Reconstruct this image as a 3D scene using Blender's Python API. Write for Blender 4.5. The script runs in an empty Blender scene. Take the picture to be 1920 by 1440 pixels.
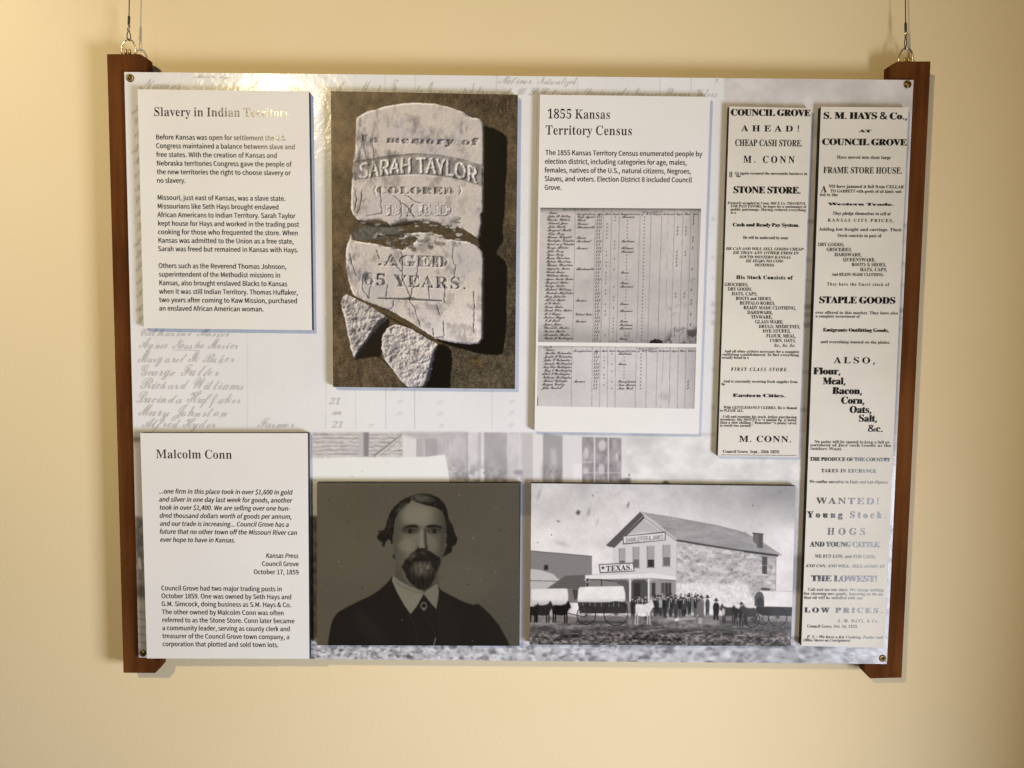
# Museum display panel hanging in front of a cream wall.
import bpy, bmesh, math
import numpy as np
from mathutils import Matrix, Vector

SC = bpy.context.scene
COL = SC.collection

# ------------------------------------------------------------------ camera
# Panel frame: panel face in the plane y = 0, 1.22 m wide, 0.93 m high, centred on the origin,
# x to the right, z up, the wall behind it at positive y. Units are metres.
CAM_POS = np.array([-0.0091, -1.2182, 0.0732])
YAW, PITCH, ROLL, FOCAL = -0.0021, 0.0702, 0.0097, 1441.0      # focal length for a 1920 px wide frame
_cy, _sy, _cp, _sp, _cr, _sr = (math.cos(YAW), math.sin(YAW), math.cos(PITCH), math.sin(PITCH), math.cos(ROLL), math.sin(ROLL))
_right0 = np.array([_cy, _sy, 0.0])
_fw0 = np.array([-_sy, _cy, 0.0])
_zz = np.array([0.0, 0.0, 1.0])
FWD = _cp * _fw0 - _sp * _zz
_up0 = _sp * _fw0 + _cp * _zz
RIGHT = _cr * _right0 + _sr * _up0
UP = -_sr * _right0 + _cr * _up0
cam_data = bpy.data.cameras.new('camera')
cam_data.sensor_width = 36.0
cam_data.lens = 36.0 * FOCAL / 1920.0
cam_data.clip_start, cam_data.clip_end = 0.05, 50.0
cam = bpy.data.objects.new('camera', cam_data)
COL.objects.link(cam)
cam.matrix_world = Matrix(((RIGHT[0], UP[0], -FWD[0], CAM_POS[0]), (RIGHT[1], UP[1], -FWD[1], CAM_POS[1]),
                           (RIGHT[2], UP[2], -FWD[2], CAM_POS[2]), (0, 0, 0, 1)))
SC.camera = cam

# ------------------------------------------------------------------ world, lamps, exposure
world = bpy.data.worlds.new('World')
SC.world = world
world.use_nodes = True
bg = world.node_tree.nodes['Background']
bg.inputs[0].default_value = (0.85, 0.92, 1.0, 1)
bg.inputs[1].default_value = 0.065


def aim(ob, target):
    ob.rotation_euler = (Vector(target) - ob.location).to_track_quat('-Z', 'Y').to_euler()


def lamp(name, kind, loc, energy, color, target=None, **kw):
    d = bpy.data.lights.new(name, kind)
    d.energy, d.color = energy, color
    for k, v in kw.items():
        setattr(d, k, v)
    o = bpy.data.objects.new(name, d)
    COL.objects.link(o)
    o.location = loc
    if target is not None:
        aim(o, target)
    return o


# warm ceiling spot, up and to the left behind the viewer
lamp('ceiling_lamp', 'SPOT', (-1.07, -2.30, 1.10), 138, (1.0, 0.785, 0.43), (-0.18, 0.0, 0.22), spot_size=math.radians(78), spot_blend=1.0, shadow_soft_size=0.065)
# daylight window in the side wall at the right, low down
lamp('side_window', 'AREA', (1.30, -1.22, -0.70), 60, (0.85, 0.885, 1.0), (0.1, -0.9, -0.60), shape='RECTANGLE', size=0.75, size_y=0.70)
# second spot whose pool falls on the wall beyond the left edge
lamp('wall_spot', 'SPOT', (-1.25, -0.55, 1.30), 25, (1.0, 0.95, 0.86), (-0.98, 0.05, 0.52), spot_size=math.radians(44), spot_blend=1.0, shadow_soft_size=0.05)

SC.view_settings.view_transform = 'Standard'
SC.view_settings.look = 'None'
SC.view_settings.exposure = 0.0
SC.view_settings.gamma = 1.0
SC.view_settings.use_curve_mapping = False

# ------------------------------------------------------------------ measuring: photo pixels <-> metres
def to_px(X):
    """Points in metres (n,3) -> where the photograph shows them (n,2), 1920 x 1440."""
    d = np.asarray(X, float) - CAM_POS
    f = d @ FWD
    return np.stack([960 + FOCAL * (d @ RIGHT) / f, 720 - FOCAL * (d @ UP) / f], -1)


def at(px, y=0.0):
    """Photo pixels -> (x, z) in metres on the plane at depth y."""
    p = np.atleast_2d(np.asarray(px, float))
    d = FWD + ((p[:, 0:1] - 960) / FOCAL) * RIGHT + ((720 - p[:, 1:2]) / FOCAL) * UP
    t = (y - CAM_POS[1]) / d[:, 1]
    X = CAM_POS + d * t[:, None]
    return X[:, [0, 2]]


WALL_Y = 0.042
RAIL_Y0, RAIL_Y1 = 0.0055, 0.0255
BOARD_Y = -0.0125
# ------------------------------------------------------------------ letter outlines, plain numbers: character code, advance, then per contour x y and steps dx dy (400 units = cap height)
GLYPH_DATA = {
    'sans': [
        (36, 303, [[130,-71,48,0,3,63,34,9,33,24,27,61,-3,45,-25,46,-119,74,-20,27,1,40,26,27,48,0,54,-29,29,31,-40,37,-45,13,-3,63,-48,0,-3,-63,-62,-32,-26,-58,3,-42,25,-42,118,-74,20,-31,0,-45,-29,-29,-52,-1,-75,36,-26,-36,42,-34,62,-17]]),
        (38, 371, [[141,-13,68,13,48,33,59,-35,41,-8,14,43,-75,39,52,90,12,59,-52,0,-54,-118,-92,106,60,49,29,57,-15,66,-59,31,-54,-7,-47,-41,-12,-66,26,-76,-54,-47,-25,-58,9,-60,27,-37,42,-24], [215,63,-67,-25,-29,5,-27,20,-13,57,37,59], [134,248,-6,87,16,25,30,5,16,-18,1,-35]]),
        (44, 152, [[34,-108,56,27,34,53,3,64,-33,36,-38,-2,-23,-24,9,-38,36,-15,-21,-39,-37,-29]]),
        (45, 189, [[19,129,152,0,0,47,-152,0]]),
        (46, 152, [[76,-13,32,12,13,32,-13,31,-32,12,-32,-12,-14,-31,14,-32]]),
        (48, 303, [[152,-13,56,14,42,41,26,67,9,92,-9,92,-26,66,-42,40,-56,14,-57,-14,-42,-40,-26,-66,-9,-92,9,-92,26,-67,42,-41], [152,39,-26,9,-21,28,-20,125,20,125,21,28,26,8,25,-8,22,-28,20,-125,-21,-125,-21,-28]]),
        (49, 303, [[42,-4,232,0,0,49,-80,0,0,359,-46,2,-91,-33,3,-37,70,0,1,-290,-89,0]]),
        (50, 303, [[19,-5,263,1,1,51,-157,0,-17,-1,-4,-12,-13,9,37,14,60,65,45,64,26,62,-3,92,-25,39,-41,25,-51,9,-49,-8,-50,-28,-27,-31,32,-30,60,39,48,4,33,-25,11,-46,-29,-90,-70,-88,-83,-78]]),
        (51, 303, [[144,-13,53,8,44,24,30,38,11,50,-8,39,-19,32,-53,32,-19,-7,0,13,19,-6,29,18,27,34,10,45,-10,45,-39,42,-77,19,-66,-14,-54,-42,29,-33,82,37,32,-4,23,-17,11,-37,-9,-36,-31,-25,-70,-12,0,-44,100,-24,21,-32,-3,-50,-21,-27,-35,-12,-48,5,-67,39,-29,-35,55,-45]]),
        (52, 303, [[178,-3,62,0,0,110,54,0,0,46,-54,0,0,250,-68,2,-170,-260,3,-39,175,0], [179,154,-108,-1,105,156,13,24,-10,16,18,-9,-19,-5]]),
        (53, 303, [[143,-13,68,17,41,34,26,50,4,64,-16,53,-48,44,-71,14,-63,-21,22,38,4,73,151,1,0,50,-207,0,-16,-193,32,-20,59,23,50,-10,29,-39,5,-50,-15,-43,-40,-29,-58,3,-66,37,-28,-35,56,-44]]),
        (54, 303, [[164,-13,48,10,40,28,36,78,-14,92,-18,26,-39,25,-84,2,-65,-49,20,30,21,84,26,33,56,14,59,-29,30,32,-35,34,-56,15,-70,-12,-51,-39,-34,-69,-11,-63,3,-99,23,-72,41,-48], [88,160,55,43,37,0,21,-13,22,-67,-24,-69,-35,-16,-37,13,-26,41]]),
        (55, 303, [[100,-3,67,0,28,200,33,84,58,87,-3,37,-263,-1,0,-50,194,0,-51,-75,-34,-83,-21,-91]]),
        (56, 303, [[153,-13,54,9,42,23,28,34,10,43,-16,60,-54,49,25,20,25,44,-2,76,-48,52,-63,15,-73,-21,-37,-43,-4,-74,24,-42,28,-18,-59,-53,-17,-62,10,-45,29,-35,44,-23], [179,223,-56,31,-21,31,4,51,32,25,40,-3,30,-34,-1,-53], [153,36,-47,13,-27,45,10,51,35,44,69,-36,27,-43,-12,-51]]),
        (57, 303, [[129,-13,58,13,49,41,34,71,13,105,-11,85,-30,61,-46,37,-57,13,-48,-10,-40,-28,-27,-43,-9,-55,14,-71,18,-26,38,-25,49,-9,37,6,65,49,-21,-29,-20,-84,-26,-34,-54,-13,-62,28,-29,-32,44,-38], [217,243,-57,-46,-37,0,-21,13,-22,67,24,70,35,16,38,-13,27,-40]]),
        (65, 332, [[-7,-2,67,-2,38,122,134,0,37,-122,69,2,-138,406,-69,0], [111,166,59,180,-15,15,19,0,-14,-15,59,-180]]),
        (66, 359, [[48,-4,198,6,51,23,34,38,12,54,-11,50,-42,40,-23,8,-18,-7,-2,12,19,-6,32,24,21,44,-4,54,-37,46,-84,23,-146,-1], [113,233,0,124,93,-6,37,-21,9,-43,-19,-35,-38,-14], [112,44,0,143,108,-6,44,-25,10,-49,-24,-43,-44,-16]]),
        (67, 348, [[205,-13,74,16,58,50,-31,34,-66,-39,-65,0,-40,24,-28,44,-13,61,3,70,40,81,40,24,40,5,80,-36,30,34,-49,42,-69,16,-74,-15,-60,-42,-39,-68,-14,-88,14,-89,38,-67,59,-42]]),
        (68, 375, [[48,-3,139,-1,54,12,43,25,46,57,21,80,-4,92,-30,72,-54,48,-78,22,-137,-1], [112,45,0,310,80,-6,46,-23,29,-41,14,-60,-7,-90,-25,-48,-25,-22,-52,-17]]),
        (69, 321, [[48,-4,250,0,0,51,-187,1,1,137,152,0,0,51,-152,0,0,117,180,0,0,51,-243,0]]),
        (70, 301, [[47,-3,66,0,-1,179,153,0,0,50,-153,0,0,127,180,0,0,51,-243,0]]),
        (71, 376, [[212,-13,76,14,57,38,-3,172,-144,0,0,-50,85,0,-3,-100,-19,-10,-43,-8,-54,11,-27,18,-29,44,-14,61,3,70,12,38,29,43,43,24,45,5,83,-36,29,34,-49,42,-74,16,-77,-15,-61,-42,-40,-67,-15,-89,14,-89,40,-67,60,-42]]),
        (72, 397, [[47,-3,66,0,-2,187,175,0,-2,-187,67,0,0,406,-67,0,2,-166,-174,0,1,166,-66,0]]),
        (73, 160, [[47,-3,66,0,0,406,-66,0]]),
        (74, 292, [[130,-13,68,18,44,62,5,336,-66,0,-2,-295,-14,-48,-23,-15,-36,0,-55,43,-39,-28,13,-26,34,-30]]),
        (75, 353, [[47,-3,66,0,1,128,58,78,117,-208,70,4,-144,249,126,153,-72,4,-142,-169,-14,-40,-17,3,19,40,-2,164,-66,0]]),
        (76, 296, [[49,-4,238,0,0,51,-175,0,1,356,-66,0]]),
        (77, 443, [[49,-4,58,0,0,295,-2,30,-20,9,0,10,20,2,-7,-35,100,-271,46,0,100,271,-7,35,20,-2,-1,-10,-19,-9,-2,-20,-2,-304,63,0,0,406,-75,1,-104,-293,14,-12,-18,0,14,12,-105,293,-75,-1]]),
        (78, 395, [[47,-3,64,0,-4,328,-20,11,20,2,5,-47,170,-295,66,1,0,406,-65,0,2,-286,3,-42,20,-11,-20,-1,-5,46,-171,295,-65,-1]]),
        (79, 405, [[202,-13,73,15,58,43,37,68,13,88,-13,88,-37,67,-58,42,-73,15,-72,-15,-58,-42,-37,-67,-13,-88,13,-88,37,-68,58,-43], [202,43,-44,11,-34,31,-23,50,-8,66,8,66,22,49,35,31,44,10,45,-10,34,-31,23,-49,8,-66,-8,-66,-23,-50,-34,-31]]),
        (80, 345, [[47,-3,66,0,0,159,121,5,50,24,24,25,19,52,0,42,-11,36,-33,39,-70,24,-165,1], [113,204,0,152,94,-6,37,-18,14,-62,-21,-46,-41,-16]]),
        (81, 405, [[202,41,-44,11,-34,31,-23,51,-8,67,8,66,22,49,35,31,44,10,45,-10,34,-31,23,-49,8,-66,-8,-67,-23,-51,-34,-31], [324,-106,67,16,-10,39,-89,4,-54,38,74,34,52,73,19,103,-13,88,-37,67,-58,42,-73,15,-72,-15,-58,-42,-37,-67,-13,-88,20,-105,37,-58,34,-27,60,-21,20,-37,34,-31,44,-21]]),
        (82, 347, [[112,214,0,141,88,-3,46,-19,14,-57,-21,-42,-39,-16], [269,-5,71,4,-101,177,44,16,34,39,12,57,-11,55,-32,37,-48,20,-190,4,-1,-407,66,0,-1,169,60,-1]]),
        (83, 325, [[166,-13,59,9,46,26,30,38,10,46,-7,41,-28,40,-140,70,-26,25,-3,38,28,31,60,4,73,-34,29,35,-56,43,-70,14,-53,-8,-55,-34,-23,-39,-4,-45,14,-38,33,-34,142,-72,16,-32,-5,-33,-28,-28,-51,-7,-47,13,-59,35,-33,-37,66,-50]]),
        (84, 327, [[130,-3,67,0,-1,357,121,0,0,50,-307,0,0,-50,121,0]]),
        (85, 393, [[197,-13,60,9,34,18,47,68,12,83,-2,238,-64,0,-8,-298,-27,-45,-52,-17,-51,17,-26,45,-8,298,-66,0,-2,-238,11,-83,48,-68,34,-18]]),
        (86, 314, [[122,-4,71,0,130,405,-68,3,-101,-339,14,-16,-19,0,14,16,-103,339,-68,-3]]),
        (87, 479, [[92,-4,73,0,79,320,-16,10,2,9,19,0,2,-9,-16,-10,79,-320,75,0,84,406,-64,1,-65,-339,16,-14,-20,0,15,15,-85,339,-58,0,-85,-340,16,-14,-20,0,16,14,-66,339,-68,-1]]),
        (88, 313, [[0,-1,69,-3,89,169,-13,12,17,-1,1,-38,80,-142,70,3,-117,205,109,197,-68,3,-82,-157,13,-12,-16,0,12,12,-86,158,-70,-4,109,-194]]),
        (89, 290, [[112,-3,66,0,1,157,121,247,-68,3,-91,-195,13,-13,-17,0,12,13,-90,195,-69,-3,120,-247]]),
        (90, 329, [[22,-5,288,1,0,51,-212,-1,211,322,-3,37,-266,-1,-1,-50,191,1,-212,-323]]),
        (97, 307, [[118,-13,74,22,23,16,-3,15,16,-4,-11,-40,54,0,-4,238,-30,51,-41,20,-83,-2,-77,-39,21,-37,73,27,42,0,22,-18,16,-43,-122,-28,-44,-30,-16,-27,-4,-45,18,-44,28,-21], [133,39,-38,17,0,47,30,25,81,23,-1,-78,-36,-25]]),
        (98, 337, [[181,-13,68,20,50,57,18,64,-6,89,-36,62,-64,29,-64,-7,-58,-40,20,28,-1,148,-66,0,1,-441,52,-1,-10,37,17,3,-5,-14,22,-15], [172,41,-62,25,0,155,69,35,32,-7,21,-20,16,-77,-22,-82,-24,-22]]),
        (99, 278, [[167,-13,63,14,42,31,-24,36,-59,-26,-41,1,-36,26,-17,34,-3,76,29,57,52,20,65,-24,27,34,-40,33,-54,11,-58,-11,-49,-32,-33,-51,-12,-68,11,-68,31,-50,48,-32]]),
        (100, 338, [[151,-13,70,22,21,16,-6,14,16,-3,-11,-40,54,0,1,441,-66,0,0,-142,20,-27,-59,37,-70,-1,-60,-38,-30,-51,-10,-91,23,-79,37,-39], [162,41,-30,7,-23,20,-19,80,23,79,24,22,29,7,63,-26,0,-154,-32,-26]]),
        (101, 302, [[170,-13,96,27,10,10,-19,36,-68,-21,-48,6,-35,29,-25,57,201,1,7,33,-8,59,-25,46,-41,29,-54,11,-53,-12,-46,-32,-31,-51,-12,-67,12,-67,32,-51,48,-32], [80,177,33,59,49,23,47,-22,24,-60]]),
        (102, 177, [[12,252,40,0,-2,-255,66,0,0,256,62,-1,0,48,-64,1,6,66,20,28,52,-3,11,39,-59,16,-63,-20,-30,-54,2,-72,-42,-3]]),
        (103, 308, [[150,-142,65,8,63,34,26,38,2,52,-18,28,-31,17,-146,11,-13,12,0,23,9,18,39,-11,49,8,48,32,20,38,4,38,-12,41,-7,9,-17,-3,2,13,69,-9,0,45,-183,6,-53,-26,-32,-50,-1,-59,37,-56,-33,-41,5,-41,23,-19,-41,-44,-1,-53,47,-44], [150,133,-38,18,-16,47,16,47,38,17,38,-17,15,-47,-16,-47], [157,-96,-43,6,-29,21,-3,30,21,33,131,-14,7,-29,-14,-24]]),
        (104, 331, [[42,-3,66,0,2,217,41,33,30,8,27,-8,17,-31,4,-219,66,0,1,209,-10,47,-33,42,-56,15,-59,-16,-49,-41,20,32,-1,152,-66,0]]),
        (105, 150, [[42,-3,66,0,0,302,-66,0], [75,352,31,11,12,28,-12,27,-31,11,-30,-11,-12,-27,12,-28]]),
        (106, 150, [[19,-138,52,13,34,49,3,375,-65,0,-3,-356,-16,-28,-47,0,-10,-38], [75,352,31,10,12,29,-12,27,-31,11,-30,-11,-12,-27,12,-28]]),
        (107, 301, [[42,-3,65,0,1,79,46,61,82,-142,69,4,-112,178,99,120,-70,4,-103,-126,-10,-38,-19,3,19,42,-2,255,-65,0]]),
        (108, 155, [[102,-13,39,11,-8,40,-20,2,-3,12,-2,385,-66,0,0,-398,19,-38]]),
        (109, 505, [[42,-3,66,0,2,217,34,30,31,11,25,-7,17,-32,5,-219,65,0,2,217,34,30,31,11,26,-7,17,-32,4,-219,66,0,1,209,-24,71,-31,25,-54,7,-46,-16,-41,-40,-4,21,-27,24,-61,11,-61,-26,-22,-19,6,-15,-16,3,11,48,-55,0]]),
        (110, 333, [[42,-3,66,0,2,217,41,33,30,8,27,-8,17,-31,4,-219,66,0,-1,226,-14,43,-27,29,-41,14,-47,-4,-60,-34,-2,-22,-16,3,11,48,-55,0]]),
        (111, 331, [[165,-13,56,11,47,32,32,50,12,68,-12,68,-32,51,-47,32,-56,11,-55,-11,-47,-32,-32,-51,-12,-68,12,-68,32,-50,47,-32], [165,40,-30,8,-24,21,-22,79,22,79,24,22,30,7,31,-7,24,-22,22,-79,-22,-79,-24,-21]]),
        (112, 338, [[42,-128,66,0,1,130,-19,27,53,-35,56,-5,65,29,35,46,18,64,-6,89,-24,49,-41,32,-82,8,-66,-34,4,-15,-15,4,10,40,-54,-1], [172,41,-62,25,0,155,69,35,32,-7,21,-20,16,-77,-22,-82,-24,-22]]),
        (113, 338, [[230,-128,66,0,-1,428,-52,1,10,-34,-16,-3,5,14,-43,25,-78,1,-60,-38,-30,-51,-11,-67,9,-68,26,-50,59,-38,73,1,63,43,-20,-28], [162,41,-30,7,-23,20,-19,80,23,79,24,22,29,7,63,-26,0,-154,-32,-26]]),
        (114, 212, [[42,-3,66,0,2,193,43,58,60,5,9,44,-8,7,-42,5,-35,-12,-42,-43,10,-15,-18,3,16,28,-7,31,-53,-1]]),
        (115, 255, [[128,-13,49,8,37,20,23,30,8,36,-24,57,-109,54,-20,20,3,29,20,15,38,2,57,-23,26,33,-37,28,-53,13,-56,-6,-36,-19,-26,-40,-3,-37,30,-48,111,-55,12,-20,-5,-26,-21,-17,-31,-3,-86,33,-26,-35,55,-37]]),
        (116, 206, [[143,-13,64,18,-10,38,-56,-3,-19,21,-7,191,81,0,0,48,-81,0,0,84,-54,0,-7,-85,-47,-3,2,-44,44,0,-3,-175,13,-50,37,-32]]),
        (117, 331, [[137,-13,67,21,30,27,-6,16,18,-4,-13,-51,55,0,2,303,-66,0,-1,-212,-35,-34,-36,-11,-27,7,-17,31,-4,219,-66,0,4,-242,38,-56]]),
        (118, 284, [[108,-4,71,0,107,302,-65,2,-83,-251,14,-12,-19,1,4,48,-71,214,-68,-2]]),
        (119, 438, [[90,-4,72,0,63,240,-16,12,19,0,-15,-12,63,-240,74,0,82,302,-64,2,-61,-249,15,-11,-19,1,7,44,-58,215,-63,0,-65,-243,17,-9,-3,-8,-20,1,10,44,-55,215,-67,-2]]),
        (120, 272, [[-1,0,67,-4,70,122,-8,-3,76,-120,69,5,-98,150,90,147,-66,4,-53,-92,3,-30,-74,122,-68,-4,90,-142]]),
        (121, 284, [[56,-133,54,14,46,51,130,366,-64,2,-68,-208,6,-46,-19,-1,14,12,-89,243,-68,-3,119,-298,-35,-69,-22,-11,-39,1,-10,-41]]),
        (122, 259, [[14,-5,236,1,0,48,-159,-2,156,225,-3,34,-215,-1,1,-48,137,1,-157,-224]]),
    ],
    'base': [
        (33, 159, [[63,119,-15,302,63,0,-15,-302], [79,-8,-28,11,-9,29,9,29,28,10,27,-10,10,-29,-10,-29]]),
        (38, 432, [[164,-6,-55,8,-47,27,-24,39,-7,49,6,34,15,27,27,27,43,29,-35,45,-12,26,-4,38,10,37,14,19,27,18,65,11,41,-8,26,-16,21,-29,6,-31,-2,-31,-14,-30,-30,-30,-38,-26,114,-110,23,38,18,56,53,0,-26,-76,-34,-51,86,-84,-71,0,-51,50,-68,-43], [165,257,44,32,19,33,-4,40,-13,14,-18,8,-27,0,-20,-6,-16,-13,-7,-18,5,-41], [166,40,55,9,55,33,-123,119,-55,-45,-10,-25,-2,-25,7,-28,18,-22,27,-13]]),
        (44, 158, [[24,-76,30,144,55,0,4,-6,-9,-33,-41,-105]]),
        (45, 190, [[24,135,0,46,142,0,0,-46]]),
        (46, 158, [[78,-8,-27,11,-9,29,9,29,27,10,28,-10,10,-29,-10,-29]]),
        (48, 330, [[165,-6,-62,12,-23,15,-24,27,-26,66,-10,98,10,97,26,66,24,26,23,14,63,12,59,-12,24,-14,23,-26,27,-66,11,-98,-11,-97,-27,-66,-24,-27,-23,-15], [165,32,27,12,14,28,12,139,-12,139,-17,31,-23,8,-24,-8,-18,-31,-9,-53,-3,-86,3,-86,9,-53,18,-31]]),
        (49, 330, [[57,0,0,31,60,2,16,18,2,314,-43,-47,-27,-14,-28,10,-12,33,59,25,73,52,66,0,1,-368,6,-16,10,-7,61,-2,0,-31]]),
        (50, 330, [[21,0,0,61,143,154,26,50,9,56,-3,34,-10,21,-17,12,-26,2,-19,-8,-13,-17,-9,-31,-3,-45,-40,6,-21,12,-11,17,-4,27,8,27,32,30,50,16,71,1,57,-16,27,-22,16,-30,3,-38,-11,-40,-53,-71,-146,-143,151,2,27,19,13,38,35,0,-3,-124]]),
        (51, 330, [[143,-6,-57,6,-39,16,-25,25,-5,31,15,27,35,12,11,-46,32,-25,29,-5,25,4,22,10,14,18,9,25,3,36,-17,42,-20,17,-21,9,-70,3,0,37,62,3,19,8,17,17,15,46,-5,49,-11,19,-14,10,-22,3,-20,-6,-20,-28,-7,-57,-37,4,-23,11,-13,17,-4,25,15,33,30,22,46,13,60,1,36,-5,37,-15,22,-18,15,-22,6,-42,-12,-40,-33,-36,-45,-23,51,-18,31,-24,19,-31,3,-42,-13,-49,-32,-37,-50,-22]]),
        (52, 330, [[106,0,0,31,38,3,21,12,6,19,0,45,-163,0,0,36,167,275,82,0,0,-272,62,0,0,-39,-62,0,1,-49,13,-22,42,-8,0,-31], [49,149,122,0,4,216]]),
        (53, 330, [[145,-6,-46,4,-38,12,-24,18,-12,26,-1,21,9,18,16,10,22,3,7,-36,19,-24,27,-10,36,3,33,25,15,49,-5,55,-9,20,-18,17,-36,12,-38,-1,-39,-10,-28,11,19,204,223,0,3,-107,-33,0,-9,31,-13,10,-133,1,-9,-109,76,9,68,-14,48,-35,13,-22,9,-35,-5,-66,-27,-45,-53,-34]]),
        (54, 330, [[173,-6,-35,4,-36,14,-26,21,-21,28,-16,36,-9,45,-1,100,21,83,41,63,58,33,75,5,35,-10,28,-19,12,-29,-5,-26,-24,-20,-42,-6,-4,41,-13,27,-22,8,-26,-7,-22,-21,-16,-34,-15,-93,35,16,41,5,39,-3,35,-15,27,-25,14,-27,7,-72,-14,-53,-25,-36,-37,-23], [175,33,23,8,16,24,9,81,-4,31,-12,27,-18,15,-22,3,-26,-6,-27,-17,-4,-32,7,-56,12,-40,21,-28]]),
        (55, 330, [[97,0,157,357,-169,-2,-17,-15,-7,-43,-35,0,3,124,281,0,0,-29,-163,-392]]),
        (56, 330, [[161,-6,-64,9,-44,24,-27,37,-8,50,6,28,14,24,66,47,-43,34,-23,36,-6,46,12,43,21,25,33,19,80,11,37,-5,30,-11,22,-18,19,-28,8,-41,-10,-41,-23,-25,-47,-30,46,-26,30,-27,18,-35,4,-38,-13,-47,-34,-35,-40,-18], [178,248,22,17,13,20,5,54,-7,23,-14,19,-18,10,-22,1,-20,-7,-14,-18,-8,-27,0,-28,16,-33], [164,28,27,5,24,19,12,24,3,35,-20,39,-66,39,-24,-20,-15,-23,-7,-57,7,-24,17,-22,19,-12]]),
        (57, 330, [[134,-6,-45,6,-30,15,-19,27,0,33,10,13,16,6,17,-35,24,-22,30,-6,34,11,25,32,12,33,12,95,-27,-24,-29,-13,-44,-2,-37,10,-30,21,-18,24,-12,38,-2,42,13,56,31,42,46,25,59,6,62,-21,25,-21,20,-29,23,-74,2,-92,-18,-86,-35,-61,-49,-36], [162,205,33,9,25,30,-5,65,-9,39,-19,28,-28,12,-22,-7,-17,-18,-10,-32,-4,-43,4,-36,10,-26,17,-16]]),
        (65, 383, [[-8,0,0,16,25,7,19,26,145,360,16,0,149,-352,21,-33,22,-8,0,-16,-188,0,0,16,32,4,16,16,-27,80,-131,0,-22,-54,-3,-24,14,-17,32,-5,0,-16], [100,141,112,0,-57,139]]),
        (66, 389, [[14,0,0,15,37,10,13,28,1,271,-8,46,-16,12,-27,3,0,15,227,-3,38,-7,42,-21,17,-21,9,-25,-5,-48,-18,-26,-19,-14,-53,-18,64,-21,39,-34,9,-21,3,-34,-7,-33,-16,-27,-41,-30,-48,-14], [160,221,56,8,18,13,10,17,6,37,-3,42,-10,24,-19,14,-37,5,-18,-11], [195,21,37,8,19,18,12,37,-1,58,-12,33,-19,16,-28,10,-43,2,1,-160,9,-16]]),
        (67, 411, [[225,-9,-46,4,-51,18,-36,25,-34,38,-23,49,-10,46,0,59,13,54,21,39,28,33,35,26,32,15,45,10,43,1,98,-26,18,7,10,20,15,0,0,-138,-14,0,-20,42,-30,39,-31,23,-26,11,-46,2,-30,-11,-23,-21,-18,-31,-16,-68,-2,-87,12,-70,27,-48,42,-26,54,-4,64,24,50,47,17,-15,-33,-38,-39,-28,-45,-16]]),
        (68, 435, [[18,0,0,15,35,9,11,24,1,281,-10,43,-14,10,-28,3,0,15,232,-3,69,-20,42,-29,24,-29,17,-34,14,-85,-13,-88,-23,-44,-16,-18,-41,-28,-53,-16,-64,-6], [195,21,51,11,35,34,20,56,7,79,-7,79,-21,56,-35,33,-49,12,-29,-9,-7,-34,1,-290,8,-21]]),
        (69, 388, [[12,0,0,15,30,4,15,9,9,40,-2,283,-14,26,-36,8,0,15,336,0,0,-119,-13,0,-17,52,-32,30,-74,15,-37,-2,-12,-7,-5,-153,34,2,27,12,20,28,12,45,14,0,0,-199,-14,0,-10,48,-18,27,-27,13,-38,3,0,-136,5,-24,14,-9,44,-1,47,7,49,27,23,28,19,39,17,0,-25,-126]]),
        (70, 355, [[14,0,0,15,37,11,13,28,1,275,-8,39,-16,11,-29,6,0,15,334,0,0,-119,-14,0,-18,54,-33,31,-34,10,-45,3,-31,-3,-9,-10,-2,-149,36,4,22,10,20,28,12,45,15,0,0,-200,-15,0,-11,50,-17,25,-26,14,-36,3,4,-156,18,-19,43,-6,0,-15]]),
        (71, 446, [[235,-9,-59,7,-44,15,-37,24,-35,38,-24,49,-10,46,0,61,10,45,19,41,27,34,33,27,39,19,44,10,43,1,101,-25,14,6,12,20,16,0,0,-139,-15,0,-20,44,-31,39,-29,21,-31,13,-40,1,-30,-10,-24,-21,-17,-32,-18,-95,4,-99,20,-63,16,-23,25,-22,31,-10,37,0,24,9,12,18,-1,98,-15,16,-40,6,0,14,198,0,0,-14,-33,-6,-12,-15,-3,-114,-78,-25]]),
        (72, 460, [[14,0,0,15,29,5,14,10,8,41,-1,279,-14,26,-36,9,0,15,198,0,0,-15,-36,-7,-13,-17,-3,-141,140,0,-3,143,-14,16,-35,6,0,15,197,0,0,-15,-28,-5,-14,-9,-8,-38,1,-280,13,-28,36,-10,0,-15,-197,0,0,15,37,9,12,19,3,151,-140,0,3,-150,14,-21,35,-8,0,-15]]),
        (73, 229, [[12,0,0,15,28,6,17,11,9,34,-1,290,-14,22,-39,7,0,15,203,0,0,-15,-41,-8,-12,-21,-2,-288,8,-36,17,-11,31,-6,0,-15]]),
        (74, 290, [[96,-57,-35,4,-33,15,-22,25,-9,29,2,20,10,17,16,10,23,2,22,-11,10,-18,0,-23,-13,-29,6,-15,19,-4,18,3,12,10,6,17,0,352,-11,25,-47,13,0,15,206,0,0,-15,-36,-8,-14,-23,-3,-298,-13,-53,-18,-26,-25,-19,-32,-11]]),
        (75, 448, [[14,0,0,15,29,5,14,10,9,41,-1,279,-14,26,-36,9,0,15,198,0,0,-15,-37,-7,-13,-17,-3,-156,142,148,1,22,-48,10,0,15,172,0,0,-15,-44,-7,-49,-31,-96,-97,173,-213,20,-17,25,-5,0,-15,-209,0,0,15,37,4,9,7,-1,11,-117,151,-15,-14,2,-126,13,-24,38,-9,0,-15]]),
        (76, 375, [[14,0,0,15,29,5,14,10,8,41,-1,279,-14,27,-36,8,0,15,205,0,0,-15,-42,-6,-10,-10,-6,-17,2,-312,11,-12,28,-4,48,4,36,11,42,35,31,62,16,0,-22,-136]]),
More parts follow.
